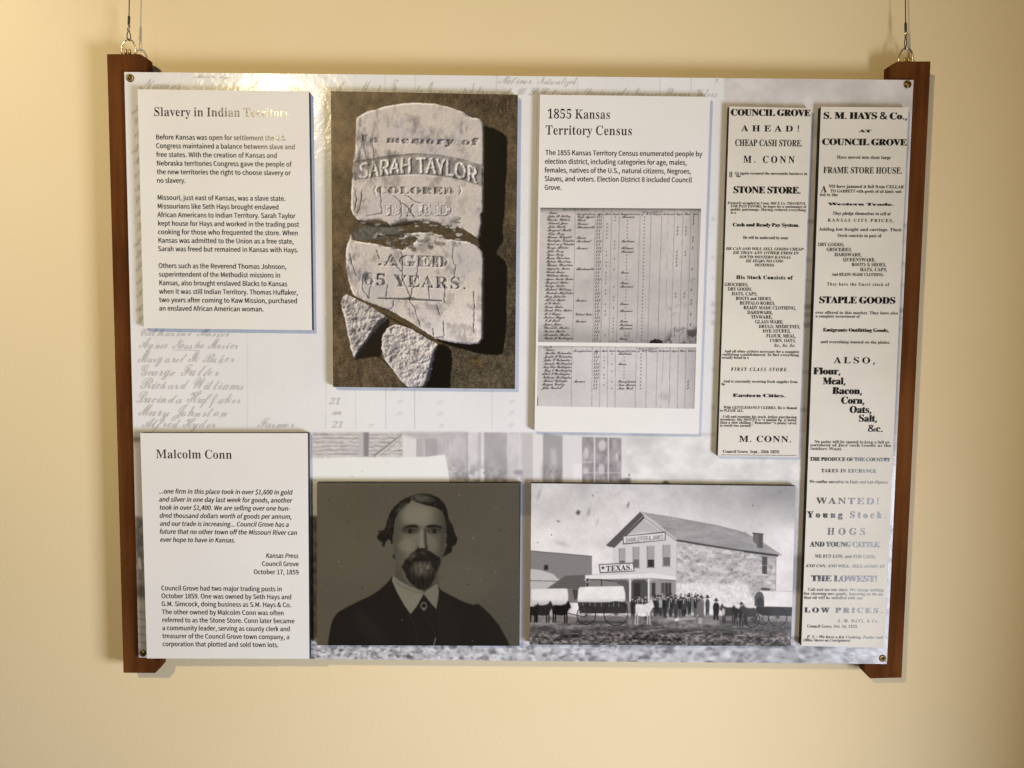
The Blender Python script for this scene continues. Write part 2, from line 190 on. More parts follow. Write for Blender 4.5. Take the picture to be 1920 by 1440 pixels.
        (77, 557, [[12,0,0,15,29,5,17,12,8,38,-1,285,-13,22,-39,8,0,15,149,0,116,-275,117,275,147,0,0,-15,-27,-6,-14,-9,-9,-38,1,-282,13,-27,36,-8,0,-15,-195,0,0,15,38,10,13,26,1,299,-146,-350,-16,0,-144,342,1,-292,13,-26,42,-9,0,-15]]),
        (78, 434, [[354,-9,-260,316,2,-260,12,-23,38,-9,0,-15,-130,0,0,15,30,5,13,9,8,40,0,272,-33,38,-18,6,0,15,121,0,206,-252,-1,207,-15,22,-36,8,0,15,130,0,0,-15,-37,-8,-12,-24,-1,-362]]),
        (79, 461, [[229,-9,-42,4,-39,11,-40,23,-30,27,-23,31,-18,37,-10,40,-3,43,5,43,13,39,20,34,26,31,32,24,36,18,40,11,44,2,42,-5,38,-13,63,-46,42,-68,10,-40,3,-44,-16,-76,-19,-35,-25,-31,-66,-45,-40,-11], [232,11,45,11,31,36,19,59,6,83,-7,82,-21,59,-33,36,-44,12,-44,-11,-31,-36,-19,-59,-7,-83,8,-82,21,-59,33,-36]]),
        (80, 367, [[14,0,0,15,29,5,14,10,8,41,-1,279,-14,26,-36,9,0,15,229,-2,46,-9,37,-22,24,-30,9,-40,-6,-44,-20,-31,-32,-24,-34,-12,-107,-5,3,-140,14,-18,35,-8,0,-15], [160,202,64,9,15,11,12,21,6,46,-5,46,-13,25,-22,15,-38,3,-17,-13]]),
        (81, 461, [[332,-101,-72,11,-44,23,-34,36,-18,30,-47,23,-38,32,-25,34,-18,39,-10,43,-1,45,6,41,14,39,21,34,27,29,32,23,37,17,42,10,43,1,41,-7,38,-14,62,-47,39,-70,10,-83,-6,-44,-15,-41,-24,-36,-31,-31,-71,-36,26,-39,24,-20,40,-11,52,6,3,-17,-53,-15], [233,11,44,11,32,36,19,59,6,83,-7,82,-21,59,-34,36,-44,12,-44,-11,-31,-36,-19,-59,-7,-83,8,-82,21,-59,34,-36]]),
        (82, 415, [[14,0,0,15,29,5,14,10,8,41,-1,279,-14,26,-36,9,0,15,231,-3,53,-12,38,-20,19,-24,9,-22,2,-25,-5,-34,-25,-35,-59,-29,110,-163,15,-14,20,-4,0,-15,-125,0,-120,186,-17,0,2,-138,13,-24,37,-9,0,-15], [160,205,64,8,22,14,14,22,7,38,-5,45,-13,26,-21,16,-42,4,-22,-12]]),
        (83, 343, [[38,-9,0,148,17,0,18,-56,20,-34,44,-31,41,-5,33,8,23,20,11,33,-5,29,-16,20,-119,66,-45,43,-12,28,-4,31,3,34,15,33,31,31,42,18,49,1,79,-17,12,4,6,14,17,0,0,-129,-15,0,-15,41,-25,36,-48,30,-34,3,-29,-8,-21,-22,-6,-26,5,-24,19,-22,125,-65,44,-41,13,-28,5,-37,-5,-36,-13,-30,-36,-36,-45,-19,-68,-4,-76,19,-12,-5,-7,-15]]),
        (84, 372, [[81,0,0,15,39,9,16,28,1,329,-41,-5,-34,-18,-26,-36,-11,-43,-16,0,0,121,351,0,0,-122,-14,0,-11,45,-31,40,-37,15,-36,3,2,-330,14,-28,41,-8,0,-15]]),
        (85, 432, [[218,-11,-50,4,-39,12,-29,20,-20,29,-15,70,-3,229,-13,23,-36,9,0,15,198,0,0,-15,-38,-8,-13,-21,-1,-250,8,-41,15,-24,27,-17,32,-5,45,8,23,13,24,33,9,30,1,246,-14,26,-41,10,0,15,129,0,0,-15,-33,-11,-11,-22,-3,-222,-16,-70,-20,-32,-30,-22,-39,-13]]),
        (86, 376, [[186,-11,-150,352,-20,32,-28,12,0,15,197,0,0,-15,-44,-9,-7,-21,93,-229,84,227,-6,23,-42,9,0,15,125,0,0,-15,-27,-8,-18,-23,-141,-365]]),
        (87, 537, [[150,-9,-125,364,-15,23,-24,7,0,15,173,0,0,-15,-32,-10,-3,-24,72,-216,68,175,-21,60,-14,10,-28,5,0,15,185,0,0,-15,-31,-6,-10,-20,72,-213,65,207,-5,22,-35,10,0,15,106,0,0,-15,-23,-11,-17,-33,-116,-350,-16,0,-99,280,-110,-280]]),
        (88, 414, [[10,0,0,15,31,8,28,22,101,138,-111,170,-24,26,-23,6,0,15,202,0,0,-15,-35,-3,-12,-19,65,-109,66,105,-7,19,-34,7,0,15,145,0,0,-15,-38,-8,-30,-23,-87,-122,123,-192,18,-20,20,-5,0,-15,-199,0,0,15,36,6,9,9,0,10,-70,120,-74,-113,4,-21,39,-11,0,-15]]),
        (89, 374, [[89,0,0,15,35,8,13,18,4,116,-108,196,-19,23,-26,9,0,15,194,0,0,-15,-36,-5,-9,-19,81,-163,87,153,-4,22,-14,9,-28,3,0,15,127,0,0,-15,-23,-9,-23,-26,-105,-171,4,-138,14,-18,35,-8,0,-15]]),
        (90, 388, [[18,0,0,9,224,369,-84,-2,-46,-12,-32,-29,-26,-57,-15,0,11,122,307,0,0,-11,-222,-364,95,1,57,15,41,35,30,68,14,0,-14,-144]]),
        (97, 302, [[224,-9,-34,10,-14,30,-43,-29,-41,-9,-40,5,-26,25,-7,45,20,38,47,30,89,31,-5,72,-12,14,-21,6,-29,-2,-15,-11,15,-41,-12,-28,-28,-9,-27,9,-11,19,1,25,10,21,23,19,47,16,60,1,45,-11,30,-29,11,-45,1,-156,9,-7,14,7,8,-13,-31,-25], [133,29,22,8,20,18,0,94,-47,-21,-20,-28,-1,-51,10,-15]]),
        (98, 317, [[38,-10,-1,367,-6,21,-24,8,0,14,115,0,0,-155,26,23,32,11,39,-2,34,-17,26,-30,15,-36,6,-42,-4,-49,-29,-63,-25,-25,-26,-15,-35,-8,-32,1,-32,13,-25,19,-45,-35], [160,12,27,8,14,18,10,37,4,65,-3,48,-9,32,-17,20,-24,6,-28,-11,-12,-23,1,-166,12,-25]]),
        (99, 258, [[137,-9,-52,13,-40,36,-24,54,-3,58,17,56,34,42,48,25,56,4,34,-9,23,-18,12,-23,-1,-28,-19,-19,-30,0,-18,20,-1,40,-6,13,-26,5,-20,-10,-14,-22,-7,-34,0,-60,8,-41,20,-36,34,-21,38,1,38,26,12,-10,-50,-46,-30,-12]]),
        (100, 325, [[123,-9,-29,5,-26,13,-21,21,-16,28,-14,71,12,74,30,48,44,25,51,0,23,-11,19,-19,-2,120,-11,14,-28,6,0,14,125,0,1,-344,6,-23,23,-9,0,-15,-114,-18,0,43,-31,-32], [150,25,29,13,17,29,-1,148,-14,22,-28,10,-20,-5,-17,-18,-9,-33,-4,-47,3,-58,8,-35,14,-20]]),
        (101, 264, [[135,-9,-47,10,-37,30,-25,46,-9,61,9,57,26,45,39,29,47,11,46,-9,35,-25,22,-40,7,-60,-145,0,13,-72,19,-25,29,-11,39,6,34,32,13,-12,-23,-32,-27,-23,-31,-13], [102,169,75,0,-3,61,-15,26,-24,4,-19,-13,-11,-32]]),
        (102, 188, [[13,0,0,14,29,12,4,34,0,183,-32,0,0,30,32,0,5,73,11,22,22,22,53,18,58,-7,22,-15,13,-24,0,-25,-12,-18,-29,-6,-21,12,-6,22,11,33,-6,8,-29,-5,-8,-33,0,-77,49,0,0,-30,-49,0,1,-201,11,-22,33,-6,0,-14]]),
        (103, 287, [[128,-123,-76,11,-23,14,-15,21,-1,16,8,17,39,22,-35,30,-4,19,4,20,22,26,43,24,-39,21,-19,22,-12,36,5,40,28,38,53,23,44,2,55,-12,73,0,0,-32,-43,0,16,-26,5,-30,-5,-29,-16,-27,-46,-28,-81,-6,-15,-12,-5,-14,4,-11,12,-7,98,-5,48,-14,16,-15,8,-19,-1,-51,-17,-27,-30,-21,-43,-12], [138,109,15,3,13,13,9,60,-9,60,-13,13,-15,3,-18,-5,-11,-14,-9,-57,9,-57,11,-14], [141,-102,39,3,36,12,15,22,-4,22,-31,12,-111,1,-19,-24,5,-26,27,-17]]),
        (104, 335, [[16,0,0,14,26,11,4,24,0,310,-8,21,-21,6,0,14,113,0,0,-166,30,30,37,14,40,-1,34,-21,11,-18,8,-37,1,-165,9,-17,19,-5,0,-14,-141,0,0,14,15,2,9,10,4,23,-1,163,-7,20,-20,6,-26,-8,-22,-24,0,-168,8,-18,20,-6,0,-14]]),
        (105, 174, [[88,318,-31,13,-13,31,13,32,31,13,32,-13,13,-32,-13,-31], [16,0,0,14,26,11,4,24,-1,188,-6,15,-21,6,0,15,112,0,1,-233,7,-19,20,-7,0,-14]]),
        (106, 184, [[93,319,-31,13,-13,31,13,32,31,13,32,-13,13,-32,-13,-31], [31,-123,-28,3,-26,13,-19,19,-7,24,11,30,33,8,18,-8,9,-15,0,-16,-13,-25,4,-8,28,-2,12,21,3,309,-8,21,-29,7,0,15,121,0,0,-292,-5,-39,-11,-24,-23,-23,-31,-14]]),
        (107, 315, [[15,0,0,14,26,10,5,25,0,310,-7,21,-21,6,0,14,112,0,0,-252,83,88,-4,17,-28,5,0,15,122,0,0,-15,-47,-17,-61,-58,111,-155,24,-14,0,-14,-145,0,0,14,20,4,4,14,-66,97,-13,-11,0,-80,8,-17,20,-7,0,-14]]),
        (108, 175, [[16,0,0,14,26,11,4,24,0,309,-7,22,-21,6,0,14,112,0,1,-360,7,-19,20,-7,0,-14]]),
        (109, 487, [[16,0,0,14,26,11,4,24,-1,185,-7,18,-21,6,0,15,112,0,0,-41,36,36,36,11,34,-2,22,-10,15,-16,9,-22,39,38,39,12,41,-5,29,-26,13,-47,1,-165,9,-17,19,-5,0,-14,-139,0,0,14,23,10,5,25,-1,163,-8,20,-19,6,-25,-7,-22,-23,1,-170,7,-18,20,-6,0,-14,-138,0,0,14,24,10,5,25,-2,162,-7,21,-20,6,-25,-8,-21,-24,0,-168,7,-17,20,-7,0,-14]]),
        (110, 335, [[16,0,0,14,26,11,4,24,-1,185,-7,18,-21,6,0,15,113,0,0,-38,30,29,29,13,48,0,27,-14,13,-15,11,-33,4,-182,8,-14,19,-5,0,-14,-141,0,0,14,15,2,9,10,4,23,-1,163,-7,20,-20,6,-26,-8,-22,-24,0,-168,8,-18,20,-6,0,-14]]),
        (111, 296, [[148,-9,-53,11,-42,30,-27,47,-9,56,9,58,27,46,42,30,52,11,53,-11,42,-29,27,-46,9,-59,-9,-58,-27,-46,-42,-30], [148,10,21,6,16,23,8,96,-9,98,-13,21,-23,9,-22,-7,-13,-18,-10,-102,9,-100,15,-20]]),
        (112, 326, [[15,-122,0,13,18,5,9,10,4,34,-1,290,-6,21,-22,8,0,14,109,0,0,-42,26,32,27,14,39,2,31,-11,38,-41,18,-55,-1,-72,-20,-58,-32,-35,-42,-15,-44,6,-36,30,3,-115,12,-15,28,-6,0,-14], [172,25,20,4,16,19,10,32,4,47,-10,91,-14,20,-23,6,-25,-9,-20,-29,0,-146,17,-26]]),
        (113, 320, [[153,-122,0,14,30,5,11,13,2,115,-32,-25,-32,-8,-42,6,-32,20,-24,33,-13,38,-3,45,7,48,30,55,47,34,35,9,32,-2,26,-9,31,-22,45,34,10,0,0,-363,8,-20,22,-6,0,-14], [157,26,27,10,12,23,-1,167,-12,25,-25,8,-26,-7,-17,-23,-9,-38,-3,-54,3,-49,9,-35,16,-20]]),
        (114, 253, [[16,0,0,14,26,11,4,24,-1,188,-6,16,-21,5,0,15,110,0,0,-52,23,32,31,22,31,4,27,-10,10,-14,4,-21,-3,-18,-12,-15,-35,-4,-27,27,-13,4,-18,-11,-12,-24,-2,-156,11,-17,30,-6,0,-14]]),
        (115, 253, [[133,-9,-69,17,-12,-4,-7,-12,-14,0,0,101,16,0,22,-51,38,-27,43,4,15,14,4,18,-6,19,-12,14,-76,41,-27,24,-15,32,2,36,18,34,33,23,43,6,58,-12,15,12,12,0,0,-85,-13,0,-20,39,-32,23,-37,0,-19,-20,0,-18,8,-15,97,-56,18,-22,8,-23,-1,-46,-15,-32,-32,-25]]),
        (116, 201, [[109,-8,-39,7,-22,28,-5,30,-1,188,-24,0,0,18,59,61,36,48,14,0,0,-99,55,0,0,-28,-55,0,1,-191,7,-15,12,-4,19,8,15,22,14,-7,-15,-29,-20,-21,-24,-12]]),
        (117, 329, [[115,-9,-44,11,-23,31,-8,44,-1,156,-8,19,-21,6,0,15,114,0,1,-215,10,-20,20,-7,25,7,21,20,-2,176,-9,19,-24,5,0,15,118,0,1,-224,8,-17,23,-6,0,-15,-53,-5,-62,-15,0,44,-38,-32]]),
        (118, 269, [[125,-9,-96,238,-13,22,-18,7,0,15,146,0,0,-15,-23,-2,-8,-14,49,-135,50,131,-8,16,-25,4,0,15,89,0,0,-14,-20,-9,-14,-24,-94,-235]]),
        (119, 382, [[107,-9,-94,245,-10,16,-12,6,0,15,131,0,0,-15,-20,-8,-1,-17,45,-121,39,94,-15,43,-23,10,0,14,137,0,0,-15,-18,-5,-6,-11,35,-118,45,114,-4,14,-23,7,0,14,78,0,0,-14,-15,-5,-11,-20,-98,-243,-13,0,-58,182,-73,-182]]),
        (120, 280, [[4,0,0,13,42,27,62,80,-76,119,-28,19,0,15,144,0,0,-15,-19,-3,-6,-10,38,-64,45,61,-6,12,-24,4,0,15,97,0,0,-13,-37,-23,-62,-75,86,-135,20,-13,0,-14,-144,0,0,14,22,4,5,12,-42,70,-46,-67,6,-16,22,-4,0,-13]]),
        (121, 264, [[46,-123,-26,6,-19,17,-7,26,7,23,20,15,26,-2,16,-15,4,-30,12,-3,27,31,17,51,-96,234,-14,23,-17,5,0,15,146,0,0,-15,-24,-4,-5,-13,50,-137,46,137,-6,13,-25,4,0,15,85,0,0,-15,-17,-8,-14,-27,-114,-299,-32,-37]]),
        (122, 257, [[11,0,0,12,136,241,-50,-1,-24,-7,-20,-18,-15,-37,-15,0,5,83,213,0,0,-18,-131,-233,49,2,29,9,23,23,17,38,14,0,-7,-94]]),
        (8212, 354, [[56,0,0,421,242,0,0,-421], [86,30,182,0,0,361,-182,0]]),
        (8220, 354, [[56,0,0,421,242,0,0,-421], [86,30,182,0,0,361,-182,0]]),
        (8221, 354, [[56,0,0,421,242,0,0,-421], [86,30,182,0,0,361,-182,0]]),
    ],
    'script': [
        (65, 473, [[49,-14,-46,10,-24,26,-7,44,21,36,50,15,25,-8,14,-17,0,-18,-11,-15,-51,-23,-3,-14,10,-14,33,-5,42,14,90,73,-24,36,-8,31,7,40,15,17,53,15,34,-8,23,-17,95,95,88,73,56,34,39,3,-177,-371,47,27,109,100,37,7,-128,-118,-35,-23,-40,-12,-6,-12,-101,-13,11,34,-79,46,-92,-73], [334,106,180,270,-85,-68,-120,-122,22,-47], [208,110,68,75,-26,11,-28,-17,-17,-33], [295,46,10,66,-13,55,-68,-76]]),
        (66, 553, [[394,-5,-46,18,-4,39,31,43,37,15,-48,-59,2,-29,20,-4,29,24,30,44,17,47,0,44,-8,14,-34,-2,-10,15,12,9,46,1,36,38,17,66,-5,26,-15,20,-30,-20,-22,-28,-98,-206,-39,-46,-44,-33,-84,-27,-92,4,-28,14,-22,24,-8,25,4,28,36,32,49,0,20,-16,2,-25,-18,-18,-41,-10,0,-23,46,-21,57,15,41,42,130,208,58,57,64,36,-66,11,-78,-6,-81,-26,-64,-36,-41,-39,-16,-35,6,-36,27,-13,41,10,49,36,37,45,18,48,12,-24,-8,-52,-25,-41,-42,-33,-52,-15,-34,1,-30,14,-16,24,-4,30,29,60,69,53,69,29,81,19,83,1,67,-17,48,7,2,-8,-29,-10,54,-43,8,-27,-5,-28,-42,-44,-71,-30,35,-20,22,-26,7,-34,-7,-34,-23,-35,-35,-30,-42,-20]]),
        (67, 448, [[284,-4,-68,14,-52,46,-13,47,12,51,-51,21,-24,42,-1,43,15,38,41,48,68,40,70,16,58,-8,-6,-8,-51,-6,-45,-18,-77,-66,-25,-41,-7,-42,11,-28,31,-17,67,94,105,89,93,45,42,4,31,-8,19,-22,1,-29,-49,-71,-91,-67,-121,-43,-6,-9,-22,-50,-6,-42,13,-32,23,-13,45,2,43,16,38,27,21,31,4,27,-8,22,-19,12,-27,0,-37,-24,-22,-63,-16,-3,-9,17,4,33,36,43,39,14,39,-2,24,-12,15,-30,-6,-42,-33,-43,-51,-30], [278,178,75,32,75,60,50,66,9,30,-5,17,-30,-4,-52,-43,-66,-76]]),
        (68, 482, [[147,-5,-71,16,-12,22,6,22,21,11,35,3,93,-19,119,204,86,94,-47,28,-72,9,-61,-14,-50,-32,-41,-46,-30,-62,-3,-50,24,-28,51,4,52,38,36,60,12,69,17,-5,0,-31,-17,-57,-33,-51,-44,-34,-45,-13,-67,13,-39,45,-2,62,38,63,73,54,93,29,104,-5,70,-35,30,14,21,-5,-36,-25,36,-72,-1,-95,-23,-68,-38,-57,-40,-33,-46,-17,-59,-2,-51,16], [321,19,39,7,37,20,32,33,25,46,17,59,4,52,-8,51,-24,42,-77,-210,-35,-45,-56,-42], [141,12,60,20,-55,20,-47,-1,-12,-10,4,-16]]),
        (69, 358, [[197,-5,-70,13,-52,37,-21,49,9,57,55,55,99,33,-26,34,-5,32,11,34,32,32,42,22,42,9,50,-2,38,-12,25,-23,12,-29,-3,-34,-17,-28,-48,-23,-46,15,-11,38,29,36,23,10,17,-6,-30,-38,0,-28,12,-11,39,17,16,44,-11,28,-26,21,-33,6,-32,-9,-27,-21,-19,-31,-9,-76,58,-3,15,-9,5,-20,-17,-11,-26,-2,-55,21,-47,-30,-39,-52,-15,-45,2,-48,23,-27,35,-7,45,6,41,19,31,27,17,31,0,26,-11,19,-20,9,-23,-3,-32,-27,-18,-63,-15,-7,-9,24,3,30,30,49,36,16,37,0,29,-14,10,-18,0,-51,-33,-46,-56,-33], [300,215,15,6,-7,9,-41,0]]),
        (70, 471, [[223,166,-33,6,-21,14,-12,56,31,65,63,53,54,27,69,15,160,-26,59,12,0,-13,-18,-16,-58,-26,-169,40,-44,-5,-43,-21,-46,-37,-29,-40,-11,-40,11,-32,15,-9,21,2,43,34,28,54,10,65,16,-1,14,-21,3,-60,-15,-40,-26,-31,-31,-18], [176,-5,-65,10,-37,22,-18,42,12,35,45,21,31,-4,19,-14,-2,-33,-54,-25,1,-14,17,-13,55,-8,47,15,46,45,40,76,-41,-13,-55,-32,-7,10,58,37,52,18,28,57,39,53,46,43,27,7,-40,-148,25,2,20,41,19,19,26,0,11,-18,-17,-31,-36,-25,-13,-58,-47,-10,29,65,-22,-1,-34,-74,-52,-53,-69,-33], [467,186,28,22,5,22,-18,-7]]),
        (71, 436, [[255,-6,-62,7,-41,21,-23,37,7,40,42,25,45,-9,12,-17,-2,-19,-50,-28,-4,-15,23,-18,44,-5,52,33,63,95,-34,-13,-44,0,-29,10,-29,23,-51,3,-42,17,-27,24,-16,32,-2,33,11,37,24,34,43,32,48,20,32,0,-72,-59,-40,-76,1,-34,15,-27,27,-17,39,-4,-12,44,3,35,18,40,33,39,46,34,55,26,52,9,38,-8,20,-20,6,-26,-33,-71,-85,-75,-91,-38,23,-20,41,-1,137,66,-49,-131,-23,-35,-36,-27,-47,-17], [263,182,83,36,67,56,40,62,1,25,-10,18,-15,7,-26,-7,-57,-48,-54,-77]]),
        (72, 543, [[107,-8,-61,9,-35,23,-17,36,10,41,37,24,46,-6,15,-17,0,-24,-54,-27,-5,-18,39,-22,51,9,38,37,41,74,-61,-29,-12,11,85,43,82,119,-65,-38,-40,4,-13,26,42,57,-6,4,-50,-30,-57,-59,-15,-2,-5,8,9,13,72,65,46,22,39,-7,15,-28,-17,-42,124,93,32,9,3,-8,-60,-90,-30,-89,44,15,86,115,83,70,56,17,45,-16,9,-33,-17,-36,-67,-59,-106,-53,-52,-111,-15,-62,45,0,67,39,111,96,36,7,-152,-134,-40,-24,-48,-13,-43,1,-26,15,-16,31,-2,34,35,94,-39,-13,-38,-72,-61,-61,-51,-26], [478,230,56,35,47,43,23,41,-3,31,-26,-4,-32,-31]]),
        (73, 405, [[142,-5,-51,8,-34,17,-22,29,-4,32,29,39,47,10,27,-15,6,-27,-11,-17,-47,-17,-2,-14,13,-15,31,-11,34,2,58,38,37,64,-58,28,-19,27,-8,32,8,43,29,41,68,52,81,35,94,21,87,1,-3,-9,-34,-6,-24,-16,-49,-81,-59,-143,51,36,25,74,12,-9,-2,-34,-28,-53,-32,-24,-38,-11,-35,-53,-57,-43,-53,-22], [262,136,92,161,40,43,54,39,-103,-35,-84,-72,-29,-51,-9,-37,11,-33]]),
        (74, 340, [[-1,-167,-44,11,-18,23,-2,44,22,43,36,36,59,36,66,27,73,17,122,215,54,63,48,34,-119,-41,-54,-37,-40,-41,-36,-57,-6,-39,17,-21,45,4,4,-8,-9,-7,-61,0,-36,32,-4,56,32,56,68,55,83,38,105,25,87,1,0,-8,-54,-19,-26,-28,-127,-272,32,-12,18,-26,1,-31,-17,-33,-55,-35,-41,-7,-23,6,7,9,69,18,34,29,5,43,-40,25,-55,-82,-73,-73,-80,-52], [-1,-149,37,13,33,29,113,159,-86,-32,-77,-62,-44,-69,4,-28]]),
        (75, 489, [[394,-4,-32,8,-21,26,2,40,42,99,-2,12,-32,1,-8,13,16,9,43,1,105,139,67,44,47,8,-59,-44,-83,-119,-69,-43,22,-22,11,-32,-16,-103,130,128,19,12,26,-1,-150,-151], [95,-10,-61,9,-38,22,-19,36,10,39,38,24,46,-4,16,-18,-2,-25,-14,-14,-38,-9,-1,-21,41,-21,53,10,46,48,125,198,-62,-32,-44,6,-12,28,37,47,-3,7,-49,-26,-63,-57,-15,2,8,15,73,61,57,21,27,-5,14,-17,-26,-61,6,-1,72,42,90,80,25,5,-47,-61,-57,-155,-54,-88,-83,-64,-47,-16]]),
        (76, 410, [[119,-5,-63,16,-13,25,9,27,26,13,36,3,85,-24,53,99,-66,19,-44,50,-1,63,38,57,45,31,58,21,82,7,24,-9,-113,-30,-37,-25,-31,-39,-17,-45,3,-44,25,-30,40,-10,60,112,71,80,70,39,35,0,28,-13,14,-24,1,-27,-30,-62,-65,-59,-87,-46,-47,-81,-61,-57,41,-13,34,9,61,43,97,91,23,11,19,-1,-144,-131,-47,-33,-51,-7,-57,19,-49,-18], [363,190,62,39,47,51,25,64,-7,38,-34,-5,-35,-39], [113,12,41,7,33,21,-53,20,-53,-2,-16,-12,0,-15,19,-14]]),
        (77, 520, [[39,-5,-39,10,-22,27,-3,42,22,33,38,15,36,-11,7,-16,-4,-22,-50,-21,-10,-20,25,-20,40,15,39,43,103,159,83,106,53,54,30,13,12,-9,-5,-31,-87,-197,-30,-92,69,122,81,112,88,85,17,10,18,-5,-133,-331,-8,-43,18,2,32,21,140,121,33,5,-155,-138,-51,-32,-42,-5,-32,21,-10,43,25,84,122,204,-119,-151,-112,-194,-26,-7,-21,15,-12,32,2,42,40,104,82,141,-84,-108,-125,-189,-31,-27]]),
        (78, 424, [[304,-9,-17,192,21,140,-116,-222,-68,-77,-55,-25,-60,0,-37,25,-12,45,25,40,49,13,31,-14,6,-27,-14,-16,-49,-16,-5,-14,6,-12,50,-7,63,34,51,66,113,211,44,54,33,21,14,-8,-12,-121,5,-151,89,191,41,21,22,-7,6,-15,-58,-34,-32,-46,-60,-152,6,-50]]),
        (79, 364, [[160,-5,-59,17,-24,23,-16,31,-1,77,40,82,77,82,102,69,93,27,68,-14,17,-33,-9,-33,-14,2,-2,33,-14,20,-24,9,-28,-3,-69,-39,-56,-65,-58,-96,-39,-88,-8,-58,19,-25,41,7,53,35,54,59,42,67,28,63,9,51,-11,23,-36,-11,-44,-45,-37,-56,-35,-73,-22,-73,-20,-1,6,44,35,82,45,72,43,49,50,26,42,-5,24,-35,-4,-53,-43,-86,-73,-86,-79,-57]]),
        (80, 442, [[155,-5,-56,10,-37,26,-14,37,13,37,34,20,43,-3,16,-16,1,-23,-15,-16,-39,-13,0,-20,41,-21,58,15,45,48,45,83,-54,-19,-12,-1,-1,10,74,30,80,120,45,42,48,29,-54,14,-83,-4,-77,-21,-57,-33,-44,-44,-17,-43,10,-33,37,-11,35,11,37,28,37,51,22,63,8,2,6,-14,-3,-58,-20,-46,-41,-41,-44,-17,-63,3,-36,30,-1,51,37,56,71,49,96,32,95,6,72,-20,69,9,-49,-20,32,-30,15,-37,-5,-36,-25,-36,-60,-39,-83,-22,-42,-80,-62,-58,-60,-27], [395,189,44,23,38,47,17,53,-8,46,-41,-50]]),
        (81, 407, [[84,-5,-50,13,-9,25,8,25,28,16,41,8,112,-15,97,126,45,118,-4,58,-30,16,-67,-17,-75,-50,-49,-53,-22,-42,0,-40,25,-24,38,2,48,47,39,69,13,64,12,-3,8,-15,7,-55,-13,-51,-27,-40,-40,-28,-55,-13,-54,11,-22,35,5,53,43,67,67,59,74,34,77,5,61,-26,21,-27,10,-33,-1,-39,-16,-39,-72,-91,-110,-87,54,-15,39,7,146,117,34,5,-148,-133,-51,-29,-64,-10,-73,23,-53,-21], [85,12,71,20,-42,20,-39,2,-15,-11,-2,-16]]),
        (82, 557, [[165,-5,-62,10,-35,22,-18,43,13,37,40,22,43,-7,16,-19,-3,-23,-17,-15,-38,-8,-4,-20,45,-24,55,13,60,64,112,192,57,57,62,40,-76,6,-84,-11,-82,-27,-62,-38,-39,-42,-15,-47,16,-33,38,-7,36,18,38,41,27,48,14,54,14,1,7,-10,3,-56,-17,-52,-44,-46,-45,-18,-69,3,-24,14,-13,20,4,55,44,58,75,50,101,33,101,9,83,-11,52,7,14,-8,-35,-11,55,-33,15,-29,-1,-29,-18,-32,-29,-25,-91,-37,18,-22,6,-32,-25,-110,13,3,131,127,23,14,19,-2,-56,-48,-91,-99,-38,-24,-40,-3,-36,20,-10,31,8,31,48,91,-1,19,-27,0,-4,15,70,10,28,27,22,37,5,53,-28,36,-31,-21,-26,-33,-76,-172,-52,-76,-82,-54]]),
        (83, 400, [[134,-5,-48,6,-36,15,-24,28,-6,34,10,26,26,20,32,6,28,-8,15,-19,-3,-24,-17,-14,-39,-10,-4,-13,19,-20,38,-8,52,19,44,50,34,70,-45,10,-29,18,-26,30,-10,30,6,50,30,46,43,32,55,24,67,8,50,-7,-6,-11,-61,-3,-45,-16,-42,-30,-28,-34,-16,-44,3,-46,23,-29,40,-11,59,111,75,82,75,38,29,-1,26,-14,14,-27,-2,-31,-16,-37,-31,-38,-58,-46,-73,-38,-38,-70,-61,-60,-58,-31], [368,191,65,47,46,54,25,53,-9,36,-30,-2,-33,-36,-35,-68]]),
        (84, 396, [[203,167,-33,6,-25,17,-10,50,33,68,62,53,57,27,63,13,154,-19,55,8,2,-11,-16,-21,-47,-24,-45,4,-122,35,-46,-6,-50,-24,-43,-34,-28,-41,-11,-39,11,-27,16,-10,23,1,43,32,32,56,11,68,11,-5,13,-26,3,-54,-14,-38,-25,-31,-35,-21], [159,-5,-68,9,-36,22,-18,44,13,37,47,23,29,-4,18,-15,5,-18,-8,-19,-54,-22,1,-17,16,-13,52,-7,56,15,54,56,58,128,32,52,54,51,31,14,-47,-178,-46,-78,-82,-60]]),
        (85, 578, [[303,-5,-31,6,-21,17,-11,27,2,37,24,57,104,155,13,35,-4,30,-37,24,-55,-9,-66,-38,-61,-59,-29,-44,-10,-41,14,-30,31,-10,39,27,37,53,23,59,2,50,15,-3,14,-30,3,-56,-17,-51,-39,-45,-47,-23,-62,3,-20,14,-11,25,7,57,48,70,77,64,78,34,75,-7,49,-41,11,-44,-8,-43,-33,-65,-99,-148,-7,-31,21,-8,41,24,35,43,174,297,94,9,-185,-322,-13,-38,9,-8,26,13,153,135,35,6,-129,-117,-73,-51,-34,-8,-33,11,-16,28,4,31,-56,-56]]),
        (86, 384, [[186,-5,-9,5,42,180,29,61,43,61,-69,-41,-46,0,-12,29,31,54,-5,7,-37,-24,-73,-71,-12,6,17,23,78,69,43,14,28,-9,10,-22,-3,-25,-23,-33,71,43,87,72,17,0,-46,-95,-50,-161,-66,-99,100,95,151,227,40,36,25,2,-62,-69,-92,-148,-58,-76,-83,-76]]),
        (87, 596, [[156,-4,-17,5,0,12,132,158,45,79,23,69,-3,43,-29,20,-56,-11,-68,-40,-46,-44,-31,-44,-12,-44,11,-31,17,-10,21,0,49,40,44,74,16,72,16,-9,10,-30,-6,-76,-24,-43,-40,-34,-51,-16,-47,5,-18,12,-15,28,7,59,50,72,73,59,72,28,70,-1,46,-29,25,-54,-4,-49,-27,-56,-59,-68,-82,-74,133,104,213,225,19,-6,-120,-304,60,86,80,94,61,51,24,1,-117,-119,-109,-165,-32,-33,-17,0,-18,19,-13,64,23,79,46,80,-160,-152]]),
